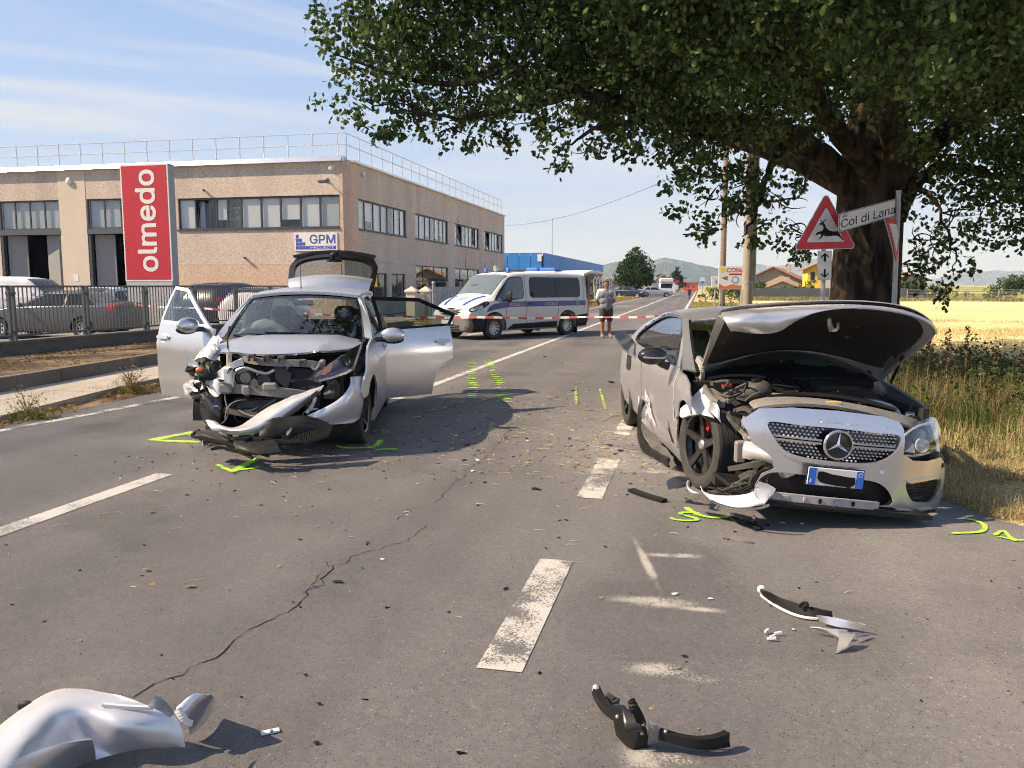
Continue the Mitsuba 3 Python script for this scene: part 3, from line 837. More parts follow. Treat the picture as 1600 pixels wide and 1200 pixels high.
# ------------------------------------------------------------------ the oak over the road
def oak():
    g = np.random.default_rng(11)
    t = thing('oak_tree', 'huge old oak beside the wrecked coupe, its leafy boughs hanging over the road', 'tree')
    bx, by = 6.42, 15.3
    # trunk: fluted, flaring at the foot and where the limbs leave
    zs = np.array([-0.1, 0.3, 0.8, 1.4, 2.0, 2.6, 3.1, 3.6, 4.2, 5.2, 6.5, 8.5])
    rs = np.array([0.86, 0.72, 0.64, 0.60, 0.57, 0.55, 0.56, 0.56, 0.52, 0.42, 0.34, 0.2])
    zz = np.linspace(-0.1, 8.5, 70); rr_ = np.interp(zz, zs, rs)
    ang = np.linspace(0, 2 * PI, 48, endpoint=False)
    A, Z = np.meshgrid(ang, zz)
    P = np.stack([np.cos(A), np.sin(A), Z * 0.35], -1)
    R = rr_[:, None] * (1 + 0.16 * (meshkit.fbm(P * 2.3, 3, 2) - 0.5) + 0.10 * (meshkit.fbm(P * np.array([9, 9, 3]), 3, 4) - 0.5))
    cx = bx + np.interp(zz, [0, 3, 8.5], [0, 0.05, 0.25])
    V = np.stack([cx[:, None] + R * np.cos(A), by + R * np.sin(A), Z], -1)
    m = gridmesh(np.concatenate([V, V[:, :1]], 1))
    part(t, 'trunk', m, 'bark', smooth=50)
    L = [
        ([(6.3, 15.2, 3.0), (4.807, 14.6, 4.056), (3.607, 13.8, 4.17), (2.462, 13.2, 4.151), (0.952, 12.8, 4.442), (-0.374, 12.6, 4.577), (-1.483, 12.5, 4.643)], .25, .04),
        ([(6.6, 15.1, 3.0), (7.008, 14.6, 3.79), (7.422, 14.2, 4.246), (8.215, 14, 4.813), (11.2, 14, 6.2)], .25, .05),
        ([(6.4, 15.0, 3.4), (4.51, 13.2, 4.627), (3.31, 11.8, 4.889), (2.221, 10.8, 5.063), (1.2, 10.2, 6.6)], .19, .04),
        ([(6.6, 15.0, 3.5), (5.697, 13, 4.58), (5.026, 11, 4.819), (5.6, 9, 5.2)], .18, .04),
        ([(6.5, 15.5, 3.2), (7.5, 17.5, 4.6), (8.6, 20, 5.6), (9, 22.5, 6)], .30, .05),
        ([(6.3, 15.5, 3.3), (4.6, 17.5, 4.6), (2.8, 19.2, 5.4), (1.5, 21, 5.6)], .28, .05),
        ([(6.45, 15.2, 5), (5.2, 14.2, 7.5), (3.5, 13.4, 9.5)], .24, .06),
        ([(6.5, 15.3, 5.5), (8, 15.6, 8.5), (9.2, 15, 10.5)], .22, .06),
        ([(6.9, 15.1, 2.7), (7.351, 14.6, 3.555), (7.794, 14.2, 3.437), (8.306, 13.8, 3.313)], .13, .04),
        ([(3.374, 13.7, 4.2), (2.81, 13.4, 3.753), (2.38, 13.2, 3.382)], .10, .02),
        ([(2.462, 13.2, 4.151), (1.542, 12.9, 3.952), (0.755, 12.6, 3.621)], .08, .02),
        ([(-0.374, 12.6, 4.577), (-1.021, 12.5, 4.464), (-1.824, 12.3, 4.593), (-2.527, 12.2, 4.786)], .06, .015),
        ([(0.952, 12.8, 4.442), (0.188, 12.6, 4.124), (-0.925, 12.4, 3.994), (-2.179, 12.2, 4.218)], .06, .012),
        ([(4.807, 14.6, 4.056), (4.211, 14, 3.39), (3.878, 13.5, 2.726), (3.605, 13.2, 2.306)], .09, .015),
        ([(7.0, 15, 2.9), (7.008, 14.3, 3.113), (7.216, 14, 2.456), (7.263, 13.8, 1.717)], .045, .012),
        ([(6.45, 14.9, 4.0), (6.4, 13.2, 5.2), (6.8, 11, 6.0), (7.2, 9.2, 6.2)], .2, .05),
    ]
    for i, (p, a, b) in enumerate(L):
        part(t, 'limb', limb(p, a, b * .6, seed=i, wob=.09 if i < 8 else .035, steps=18), 'bark', smooth=60)
    tw = []
    blobs = [
        # left fringe over the road
        (*(-2.347, 12.5, 5.352), .62), (*(-2.474, 12.3, 4.874), .38), (*(-2.05, 12.3, 4.681), .66), (*(-2.362, 12.2, 4.148), .36), (*(-2.167, 12.1, 3.891), .24), (*(-1.91, 12.5, 4.104), .42), (*(-1.606, 12.8, 5.172), .85),
        (*(-1.453, 12.6, 4.306), .55), (*(-1.65, 12.4, 3.769), .20), (*(-1.84, 12.3, 3.706), .16), (*(-1.034, 12.6, 3.988), .48), (*(-0.817, 12.4, 3.588), .22), (*(-0.625, 13, 4.952), 1.0), (*(-0.329, 12.6, 3.896), .45),
        (*(0.093, 12.5, 3.787), .38), (*(0.475, 12.8, 4.534), .85), (*(0.539, 12.4, 3.588), .34), (*(0.791, 12.4, 3.344), .22), (*(1.196, 12.8, 3.84), .48), (*(1.542, 13, 4.766), 1.0), (*(1.941, 13, 4.018), .62),
        (*(1.747, 12.6, 3.529), .28), (*(2.096, 12.7, 3.48), .26), (*(2.725, 13, 3.734), .62), (*(2.79, 13, 3.115), .48), (*(2.702, 13, 2.73), .30), (*(2.955, 13, 2.44), .26), (*(3.48, 13.2, 3.09), .58),
        (*(3.298, 13, 2.489), .32), (*(3.728, 13.1, 2.281), .18), (*(4.164, 13.6, 2.734), .42), (*(4.356, 13.5, 2.242), .26), (*(4.619, 13.5, 2.07), .16), (*(4.851, 14, 3.184), .32), (*(3.544, 12.5, 4.013), .7),
        # overhead
        (*(-1.898, 13, 6.413), 1.0), (*(-0.969, 13.2, 5.844), .9), (*(-0.19, 13, 6.323), 1.4), (*(0.644, 12.5, 5.441), 1.0), (*(1.279, 12.5, 6.139), 1.5), (*(2.303, 12, 4.946), 1.1), (*(2.418, 12.5, 4.284), .8), (*(2.924, 11, 4.663), 1.0),
        (*(2.25, 11, 5.589), 1.4), (*(3.322, 10.5, 4.818), .9), (*(3.759, 11.5, 4.231), .55), (*(3.896, 10, 4.733), .9), (*(4.348, 9.5, 4.238), .72), (*(4.68, 10.5, 3.997), .42), (*(5.408, 10.5, 4.818), 1.0), (*(6.537, 11.5, 4.804), 1.1),
        (*(6.15, 12, 4.347), .7), (*(7.354, 12.5, 4.194), .8), (*(7.409, 13.2, 3.816), .6), (*(8.19, 13, 3.545), .8), (*(3.66, 9.5, 5.431), 1.4), (*(2.753, 10, 5.91), 1.5), (*(4.943, 10, 5.636), 1.4), (*(6.591, 11, 5.589), 1.6),
        (*(4.563, 12.6, 3.942), .42), (*(4.948, 12.2, 4.218), .5), (*(5.893, 12.6, 3.713), .40), (*(4.142, 13, 3.592), .36), (*(4.804, 11, 4.429), .5),
        # right fringe
        (*(6.668, 14, 2.769), .36), (*(6.866, 14, 2.089), .40), (*(6.627, 14, 1.614), .32), (*(7.145, 13.8, 1.926), .42), (*(7.528, 14.2, 2.575), .48), (*(7.706, 14, 3.08), .52), (*(8.086, 13.8, 2.752), .50), (*(7.747, 13.7, 2.283), .26), (*(8.365, 13.6, 2.227), .36),
        (*(7.458, 15, 3.301), .5), (*(7.357, 14, 3.596), .5), (*(7.551, 13.2, 3.188), .5), (*(7.12, 13.9, 1.455), .20), (*(7.709, 13, 3.449), .6), (*(6.438, 13.4, 3.508), .34), (*(8.573, 13.5, 2.726), .6), (*(8.744, 13, 3.923), 1.2), (*(9.759, 13, 3.449), 1.2), (*(8.759, 12.5, 5.176), 1.6),
    ]
    far = [
        (*(-0.46, 15.5, 5.385), 1.3), (*(1.225, 16.5, 5.514), 1.6), (*(3.117, 17.5, 5.755), 1.8), (*(4.826, 18.5, 5.33), 1.6), (*(3.918, 18, 4.18), .9), (*(5.334, 18, 6.132), 2.0), (*(6.275, 17, 6.361), 2.2), (*(8.653, 18, 6.388), 2.2),
        (*(10.764, 19, 5.432), 1.9), (*(9.716, 19, 4.047), .9), (*(11.815, 18.5, 4.117), 1.6), (*(5.157, 18, 3.518), .8), (*(-1.828, 15.5, 6.156), 1.2), (*(2.35, 16, 6.755), 2.2), (*(6.27, 19, 4.465), .9), (*(8.804, 19, 5.019), 1.3),
        (3.2, 13.4, 9.5, 2.4), (6, 12, 9.5, 2.6), (9, 14.5, 10.2, 2.6), (6.4, 16.5, 11, 2.8), (2.5, 17, 8, 2.2), (9.5, 19.5, 8, 2.4), (6.4, 21, 7.2, 2.4), (11.5, 15, 7.6, 2.2), (1.2, 14.5, 7.6, 1.8), (7.4, 9, 7.4, 1.8), (12.5, 12, 6.4, 1.8), (3.4, 20.5, 6.6, 1.8), (-1, 10.8, 7.6, 1.7), (.6, 10.2, 8, 1.8), (2.2, 10.2, 8, 1.8), (-2, 12.4, 7.8, 1.7), (1, 12.4, 9, 2), (4.2, 10, 8.4, 1.8),
    ]
    P, O = in_blobs(blobs, 420, g)
    m, c = leaves(P, 0.092, g, 'oak', up=0.15, out=O * 0.8, droop=0.5, tint=((0.036, 0.068, 0.024), (0.17, 0.235, 0.08)))
    n = len(LEAF)
    # the 300 leaves nearest to the camera as parts, the rest as one crown
    near = np.argsort(np.linalg.norm(P - [0, 0, 1.55], axis=1) + 1e3 * (P[:, 2] > 4.9))[:280]
    V = np.asarray(m.vertices).reshape(-1, n, 3); C = c.reshape(-1, n, 3)
    for i in near:
        part(t, 'leaf', trimesh.Trimesh(V[i], LEAF_T, process=False), 'leaf', smooth=True, color=C[i])
    keep = np.ones(len(P), bool); keep[near] = False
    V, C = V[keep].reshape(-1, 3), C[keep].reshape(-1, 3)
    F = (LEAF_T[None] + (np.arange(keep.sum()) * n)[:, None, None]).reshape(-1, 3)
    P2, O2 = in_blobs(far, 75, g)
    m2, c2 = leaves(P2, 0.15, g, 'simple', up=0.35, out=O2 * 0.8, droop=0.4, tint=((0.034, 0.064, 0.022), (0.13, 0.18, 0.06)))
    full = trimesh.Trimesh(np.vstack([V, m2.vertices]), np.vstack([F, np.asarray(m2.faces) + len(V)]), process=False)
    part(t, 'crown', full, 'leaf', smooth=True, kind='stuff', color=np.vstack([C, c2]))
    # twigs through the crown
    for x, y, z, r in blobs:
        for k in range(int(3 + 5 * r)):
            d = unit(g.normal(size=3)) * r * np.array([1, 1, .8])
            c0 = np.array([x, y, z]) + np.array([(6.4 - x), (15.3 - y), (4.5 - z)]) * 0.10
            q = [c0 - d * .25, c0 + d * .3 + g.normal(0, .08, 3), c0 + d * 0.95]
            tw.append(tube(curve(q, 6), np.linspace(.016, .004, 6), 4, caps=False))
    part(t, 'twigs', trimesh.util.concatenate(tw), 'twig', kind='stuff')
    return t


oak()


def bush(name, label, cat, blobs, size, density, tint, trunk=None, group=None, seed=0, up=0.5, kind=None):
    g = np.random.default_rng(seed)
    t = thing(name, label, cat, group, kind)
    P, O = in_blobs(blobs, density, g, 0.5)
    m, c = leaves(P, size, g, 'simple', up=up, out=O, tint=tint)
    part(t, 'crown' if trunk else 'foliage', m, 'leaf', smooth=True, kind='stuff', color=c)
    if trunk:
        for i, (p, a, b) in enumerate(trunk):
            part(t, 'trunk' if i == 0 else 'limb', limb(p, a, b, 8, 8, 0.03, seed + i), 'bark')
    return t

# ------------------------------------------------------------------ the industrial building behind the fence
def face_frame(origin_s, origin_t, right_side):
    m = np.eye(4)
    if right_side:
        m[:3, 0], m[:3, 1] = (0, 1, 0), (-1, 0, 0)
    m[:3, 3] = (origin_s, origin_t, 0)
    return m


def slab(x0, x1, y0, y1, z0, z1): return box(((x0 + x1) / 2, (y0 + y1) / 2, (z0 + z1) / 2), (x1 - x0, y1 - y0, z1 - z0))


def window_band(b, x0, x1, z0, z1, edges, y=0.10, open_at=(), dark_at=(), slats_at=()):
    """one window band: outer frame, mullions, a pane and a blind per light"""
    w = numbered(b + '__window')
    fr = 0.06
    e = [x0 + (x1 - x0) * k for k in edges]
    bars = [slab(x0, x1, y - .03, y + .05, z0, z0 + fr), slab(x0, x1, y - .03, y + .05, z1 - fr, z1)]
    for k, x in enumerate(e):
        bars.append(slab(x - .035 if k else x, x + .035 if k < len(e) - 1 else x + .001, y - .028, y + .048, z0 + fr, z1 - fr))
    scene.setdefault(w, None)
    entry(w, bars, 'window_frame', smooth=False)
    for k in range(len(e) - 1):
        a, c = e[k] + .035, e[k + 1] - .035
        if k in open_at:                                           # tilted inwards at the top
            tilt = 0.28
            P = [[(a, y, z0 + fr), (a, y + tilt, z1 - fr)], [(c, y, z0 + fr), (c, y + tilt, z1 - fr)]]
            part(w, 'pane', net(P, 0, 2, 2), 'pane', smooth=False)
            part(w, 'sash', [tube([P[0][0], P[0][1]], .03, 4), tube([P[1][0], P[1][1]], .03, 4), tube([P[0][1], P[1][1]], .03, 4)], 'window_frame', smooth=False)
            part(w, 'blind', slab(a, a + (c - a) * .35, y + .34, y + .36, z0 + fr, z1 - fr), 'blind_dim', smooth=False)
            continue
        part(w, 'pane', net([[(a, y, z0 + fr), (a, y, z1 - fr)], [(c, y, z0 + fr), (c, y, z1 - fr)]], 0, 2, 2), 'pane', smooth=False)
        if k in dark_at: continue
        m = 'blind' if rng.random() < .7 else 'blind_dim'
        drop = z0 + fr + (z1 - z0) * (0.0 if rng.random() < .75 else rng.uniform(.1, .4))
        if k in slats_at:
            part(w, 'blind', [box(((a + c) / 2, y + .12, zz), (c - a, .03, .006), 0) for zz in np.arange(z0 + .1, z1 - .08, .045)], 'blind', smooth=False)
        else:
            part(w, 'blind', slab(a, c, y + .10, y + .12, drop, z1 - fr), m, smooth=False)
    part(w, 'backing', slab(x0 + .01, x1 - .01, y + .9, y + .92, z0, z1), 'dark_room', smooth=False)
    return w


def building():
    b = thing('industrial_building', 'two-storey tan gravel-concrete factory with ribbon windows behind the fence', 'building')
    F = face_frame(0, 38.3, False)
    S = face_frame(-16.69, 0, True)
    TH = 0.3
    with at(ROAD):
        with at(F):
            def pan(x0, x1, z0, z1, m='gravel_panel', y=0.0): part(b, 'wall_panel', slab(x0 + .006, x1 - .006, y, y + TH, z0 + .004, z1 - .004), m, smooth=False)
            # office bay
            pan(-26.35, -17.17, 5.93, 7.5); pan(-26.35, -17.17, 2.60, 4.32)
            pan(-26.35, -17.17, 0, 2.60, 'gravel_band', -.02)
            pan(-27.05, -26.35, 0, 7.5, 'gravel_band', -.03)
            part(b, 'window_sill', slab(-26.1, -17.2, -.07, .25, 4.30, 4.37), 'window_frame', smooth=False)
            window_band(b, -26.0, -17.2, 4.37, 5.90, [0, .105, .20, .24, .31, .395, .52, .64, .762, .88, 1], open_at=(1,), dark_at=(2,), slats_at=(4,))
            pan(-26.35, -26.0, 4.32, 5.93)
            # workshop bays with tall doors and a strip window over each
            for k, (x0, x1) in enumerate([(-31.40, -27.40), (-36.85, -33.05), (-42.4, -38.6)]):
                pan(x0 - (0 if k else 0), x1 + (.35 if k == 0 else 0), 6.02, 7.5)
                window_band(b, x0 + .05, x1 - .05, 4.50, 6.0, [0, .25, .5, .75, 1], dark_at=(0, 1, 2, 3))
                part(b, 'window_film', slab(x0 + .1, x1 - .1, .25, .27, 4.5, 6.0), 'blind_dim', smooth=False)
                part(b, 'lintel', slab(x0, x1, -.05, .25, 4.22, 4.50), 'fence_steel', smooth=False)
                d = numbered(b + '__door_frame'); entry(d, [slab(x0, x0 + .16, .0, .2, 0, 4.22), slab(x1 - .16, x1, 0, .2, 0, 4.22)], 'window_frame', smooth=False)
                for (a, c, ya, yc) in ((x0 + .22, x0 + 1.28, .25, .45), (x1 - 1.28, x1 - .22, .45, .25)):
                    part(d, 'leaf', net([[(a, ya, 0.02), (a, ya, 4.2)], [(c, yc, 0.02), (c, yc, 4.2)]], .05, 2, 2), 'door_leaf', smooth=False)
            pan(-33.05, -31.40, 0, 7.5, 'smooth_panel', -.02); pan(-38.6, -36.85, 0, 7.5, 'smooth_panel', -.02)
            pan(-27.40, -27.05, 0, 7.5, 'smooth_panel', -.01)
            pan(-60, -42.4, 0, 7.5)
            # rooms behind the doors
            part(b, 'room', [slab(-43, -27.1, 9, 9.1, 0, 7.4), slab(-43, -27.1, .4, 9, 7.3, 7.4), slab(-43.1, -43, .4, 9, 0, 7.4), slab(-27.1, -27.0, .4, 9, 0, 7.4)], 'dark_room', smooth=False)
            part(b, 'room_window', slab(-35.9, -34.9, 8.9, 8.95, 3.4, 4.6), 'blind', smooth=False)
            part(b, 'room_window', slab(-30.1, -29.0, 8.9, 8.95, 3.0, 4.1), 'blind', smooth=False)
            # small fittings
            part(b, 'floodlight', [box((-17.78, -.55, 6.50), (.42, .22, .14), bevel=.03), cyl((-17.78, 0, 6.62), (-17.78, -.52, 6.56), .03, n=6), box((-17.78, -.02, 6.6), (.12, .04, .2))], 'fence_steel')
            part(b, 'alarm_bell', [ball((-17.55, -.05, 7.2), (.16, .1, .16)), ball((-32.3, -.07, 6.95), (.17, .12, .2))], 'white_plastic')
            part(b, 'camera', [box((-24.4, -.16, 6.28), (.08, .3, .09), deg=25), box((-22.3, -.14, 2.92), (.09, .26, .09), deg=25)], 'fence_steel')
            part(b, 'notice', box((-32.25, -.03, 1.95), (.3, .02, .35)), 'sign_white')
        # rounded corner column
        q = Polygon([(-17.17, 38.3), (-17.0, 38.3), *[(-17.14 + .45 * math.sin(a), 38.75 - .45 * math.cos(a)) for a in np.linspace(0.3, PI / 2, 10)], (-16.69, 39.2), (-17.17, 39.2)])
        part(b, 'corner_column', trimesh.creation.extrude_polygon(q.buffer(0), 7.5, engine='earcut'), 'gravel_band', smooth=40)
        with at(S):
            def pan(x0, x1, z0, z1, m='gravel_panel', y=0.0): part(b, 'wall_panel', slab(x0 + .006, x1 - .006, y, y + TH, z0 + .004, z1 - .004), m, smooth=False)
            bays = [(39.2, 47.1), (47.1, 55.3), (55.3, 63.4), (63.4, 71.3)]
            for k, (x0, x1) in enumerate(bays):
                w0, w1 = x0 + (.28 if k == 0 else .9), x1 - .7
                n = max(3, int((x1 - x0) / 2.0))
                pan(x0, x1, 5.84, 7.5)
                pan(x0, x1, 2.75, 4.30)
                pan(x0, w0, 4.30, 5.84); pan(w1, x1, 4.30, 5.84)
                window_band(b, w0, w1, 4.34, 5.82, [0, .13, .30, .45, .59, .74, .87, 1], open_at=((1, 5) if k >= 2 else ()), dark_at=((4,) if k == 0 else (3,) if k == 1 else (2, 5)))
                part(b, 'window_sill', slab(w0 - .05, w1 + .05, -.05, .2, 4.28, 4.34), 'window_frame', smooth=False)
                if k == 0:
                    pan(x0, x1, 2.2, 2.75, 'gravel_panel', .01)
                    pan(x0, 41.0, 0, 2.2); pan(43.2, 43.9, 0, 2.2); pan(46.1, x1, 0, 2.2)
                    for a, c in ((41.0, 43.2), (43.9, 46.1)):
                        window_band(b, a, c, .9, 2.2, [0, .5, 1], dark_at=(0, 1)); pan(a, c, 0, .9)
                else:
                    pan(x0, w0, 0, 2.75); pan(w1, x1, 0, 2.75)
                    window_band(b, w0, w1, .05, 2.75, [0, .23, .55, .83, 1], dark_at=(0, 1, 2, 3))
                    part(b, 'glazing_bar', slab(w0, w1, .08, .13, 1.75, 1.85), 'window_frame', smooth=False)
                    part(b, 'showroom', slab(w0, w1, 1.2, 1.25, .05, 2.7), 'amber_room' if k == 2 else 'dark_room', smooth=False)
                    part(b, 'showroom_shelf', [slab(w0 + 1, w0 + 2.2, .8, 1.1, .1, 2.0), slab(w1 - 2.2, w1 - .6, .7, 1.1, .1, 1.3 + .3 * k)], 'blind_dim' if k != 2 else 'plaster_yellow', smooth=False)
                pan_x = x1
            part(b, 'notice', [box((59.6, -.03, 3.2), (1.5, .03, .75)), box((64.9, -.03, 3.05), (.9, .03, .5))], 'gravel_band')
            part(b, 'alarm_bell', [ball((40.0, -.06, 7.1), (.12, .08, .14)), ball((57, -.06, 6.1), (.1, .08, .13))], 'white_plastic')
        # roof and its metal edge
        part(b, 'roof', trimesh.creation.extrude_polygon(Polygon([(-60, 38.45), (-16.85, 38.45), (-16.85, 71.2), (-60, 71.2)]), .1, engine='earcut').apply_translation([0, 0, 7.4]), 'lot_asphalt', smooth=False)
        part(b, 'rear_wall', [slab(-60, -16.7, 71.0, 71.3, 0, 7.5), slab(-60, -59.8, 38.6, 71, 0, 7.5)], 'gravel_panel', smooth=False)
        part(b, 'roof_edge', [slab(-60, -16.95, 38.16, 38.62, 7.5, 7.76), slab(-17.0, -16.55, 38.63, 71.4, 7.5, 7.60)], 'roof_metal', smooth=False)
        part(b, 'edge_flashing', net([[(-60, 38.03, 7.50), (-60, 38.152, 7.745)], [(-16.95, 38.03, 7.50), (-16.95, 38.152, 7.745)]], .01, 2, 2), 'edge_metal', smooth=False)  # added strip, sloped to mirror the sun towards the camera
        # roof railing
        r = thing('roof_railing', 'white tubular safety railing along the flat factory roof', 'railing')
        for x in np.arange(-59.2, -16.9, 1.31):
            part(r, 'post', cyl((x, 38.45, 7.7), (x, 38.45, 8.88), .028, n=5), 'rail_steel')
        for t in np.arange(38.6, 71.3, 1.55):
            part(r, 'post', cyl((-16.9, t, 7.58), (-16.9, t, 8.80), .03, n=5), 'rail_steel')
        for z in (8.86, 8.32):
            part(r, 'rail', tube([(-60, 38.45, z), (-16.9, 38.45, z), (-16.9, 71.2, z - .06)], .022, 5), 'rail_steel')
        # company sign on the wall: white board, blue squares and letters
        s = thing('company_sign', 'white wall sign with blue squares and blue letters on the factory front', 'sign')
        with at(F):
            part(s, 'board', slab(-19.6, -17.33, -.05, -.005, 3.24, 4.12), 'sign_white', smooth=False)
            def flat(poly, m, name): part(s, name, plate(poly, (0, -.052, 0), (1, 0, 0), (0, 0, 1), .006), m, smooth=False)
            steps = [4, 3, 2, 2, 1]
            for i in range(4):
                for j in range(4 - i if i else 4):
                    flat(sbox(-19.52 + i * .17, 3.31 + j * .185, -19.52 + i * .17 + .155, 3.31 + j * .185 + .165), 'sign_blue', 'square')
            flat(fit(text_poly('GPM', .4, True), -18.78, 3.58, -17.42, 4.03), 'sign_blue', 'lettering')
            flat(sbox(-18.84, 3.31, -17.40, 3.48).difference(fit(text_poly('PROJECT', .2, True), -18.75, 3.335, -17.5, 3.455)), 'sign_blue', 'lettering')
    # the tall red sign by the fence
    p = thing('sign_pylon', 'tall red sign pylon with white lettering running upwards, behind the fence', 'sign')
    with at(ROAD):
        x0, x1, t, d = -17.71, -16.04, 23.2, .30
        part(p, 'body', slab(x0, x1, t, t + d, 0, 5.27), 'pylon_grey', smooth=False)
        part(p, 'lower_panel', slab(x0 + .01, x1 - .01, t - .02, t - .001, .05, 1.66), 'sign_grey', smooth=False)
        part(p, 'panel_frame', slab(x0, x1, t - .03, t - .001, 1.68, 5.27), 'sign_white', smooth=False)
        part(p, 'panel', slab(x0 + .045, x1 - .045, t - .038, t - .0305, 1.73, 5.225), 'sign_red', smooth=False)
        tp = affinity.rotate(text_poly('olmedo', .5, True), 90, origin=(0, 0))
        tp = fit(tp, x0 + .50, 1.98, x1 - .46, 5.10)
        part(p, 'lettering', plate(tp, (0, t - .0385, 0), (1, 0, 0), (0, 0, 1), .008), 'sign_white', smooth=False)


building()

# ------------------------------------------------------------------ fences
def railings():
    f = thing('steel_fence', 'grey vertical-bar steel fence on a low concrete wall', 'fence')
    with at(ROAD):
        S = -12.95
        part(f, 'wall', trimesh.util.concatenate([slab(S - .13, S + .13, -8, 24.9, -.1, .44), slab(S - .16, S + .16, -8, 24.9, .442, .49)]), 'old_concrete', smooth=False)
        z0, z1 = .58, 1.55
        for t0 in np.arange(1.6, 24, 2.0):
            for dt in (-.055, .055):
                part(f, 'post', box((S, t0 + dt, 1.02), (.06, .05, 1.06)), 'fence_steel', smooth=False)
            part(f, 'clamp', [box((S, t0, 1.40), (.08, .18, .05)), box((S, t0, .66), (.08, .18, .05))], 'fence_steel', smooth=False)
            a, c = t0 + .08, t0 + 1.92
            for z in (z0, z1 - .02):
                part(f, 'rail', box((S, (a + c) / 2, z), (.045, c - a, .04)), 'fence_steel', smooth=False)
            for t in np.linspace(a + .11, c - .11, 16 if t0 > 9 else 12):
                part(f, 'bar', box((S, t, (z0 + z1) / 2), (.018, .018, z1 - z0 - .06)), 'fence_steel', smooth=False)
        # gate pillars and the older mesh fence along the building
        for t in (36.6, 38.6):
            p = thing('gate_pillar', 'cream gate pillar with a pointed cap, ' + ('left' if t < 37 else 'right') + ' one of two behind the hatchback', 'pillar', 'gate pillars behind the hatchback')
            part(p, 'shaft', box((S, t, .62), (.42, .42, 1.24)), 'smooth_panel', smooth=False)
            part(p, 'cap', trimesh.convex.convex_hull(np.array([(S + i * .28, t + j * .28, 1.24) for i in (-1, 1) for j in (-1, 1)] + [(S + i * .28, t + j * .28, 1.31) for i in (-1, 1) for j in (-1, 1)] + [(S, t, 1.52)])), 'smooth_panel', smooth=False)
        w = thing('gate', 'cream boarded gate between two pillars', 'gate')
        for t in np.arange(36.9, 38.35, .24):
            part(w, 'board', box((S, t + .07, .6), (.05, .22, 1.1)), 'smooth_panel', smooth=False)
        part(w, 'frame', box((S - .04, 37.6, .3), (.04, 1.5, .1)), 'fence_steel')
        m = thing('slatted_fence', 'old grey fence of thin upright slats and round posts beside the factory', 'fence')
        for t in np.arange(39.8, 62, 2.4):
            part(m, 'post', [cyl((S, t, 0), (S, t, 1.62), .06, n=8), ball((S, t, 1.66), .09, 1)], 'galvanised')
            for x in np.arange(t + .16, t + 2.3, .15):
                part(m, 'slat', box((S, x, .78), (.02, .07, 1.4)), 'galvanised', smooth=False)
            part(m, 'rail', [box((S + .02, t + 1.2, z), (.03, 2.36, .04)) for z in (.3, 1.3)], 'galvanised', smooth=False)
        h = thing('hedge_fence', 'fence covered with dark green cloth beyond the police van', 'fence')
        S2 = -12.4
        for t in np.arange(64, 96, 4.0):
            part(h, 'cloth_panel', slab(S2 - .02, S2 + .02, t + .05, t + 3.95, .15, 2.1), 'green_cloth', smooth=False)
            part(h, 'post', cyl((S2 + .06, t, 0), (S2 + .06, t, 2.2), .04, n=6), 'galvanised')
        y = thing('yard_fence', 'grey wire yard fence with leaning steel posts before the round tree', 'fence')
        for t in np.arange(98, 140, 3.0):
            part(y, 'post', tube([(S2 + .2, t, 0), (S2 + .2, t, 2.2), (S2 + .5, t, 2.6)], .06, 5), 'galvanised')
        part(y, 'mesh', [slab(S2 + .18, S2 + .19, 98, 139, z, z + .03) for z in np.arange(.2, 2.2, .22)], 'galvanised', kind='stuff', smooth=False)
        k = thing('yellow_kerb', 'long yellow kerb on the grass verge beyond the man', 'kerb')
        part(k, 'beam', slab(-9.6, -9.4, 58, 132, 0, .22), 'plaster_yellow', smooth=False)
        q = thing('marker_post', 'short grey marker post in the grass beyond the man', 'post')
        part(q, 'shaft', cyl((-9.2, 75, 0), (-9.2, 75, 1.5), .09, n=8), 'galvanised'); part(q, 'cap', cyl((-9.2, 75, 1.5), (-9.2, 75, 1.56), .11, n=8), 'galvanised')
        # boundary wall at the far edge of the field
        b = thing('boundary_fence', 'dark grey boundary fence along the far edge of the mown field', 'fence')
        for s in np.arange(4, 22, 2.0):
            part(b, 'panel', slab(s + .02, s + 1.98, 98.2, 98.3, -.1, 1.25), 'fence_steel', smooth=False)
        for s in np.arange(22, 70, 3.0):
            part(b, 'post', box((s, 98.2, .5), (.1, .1, 1.2)), 'galvanised', smooth=False)
        part(b, 'wire', [tube([(22, 98.2, z), (70, 98.2, z)], .015, 4) for z in np.arange(.2, 1.1, .15)], 'galvanised', kind='stuff')


mat('green_cloth', lambda p, n, uv: mix((0.03, 0.05, 0.035), (0.07, 0.10, 0.07), fbm(p.x, p.y, p.z * 2, 3)), 0.95)
railings()

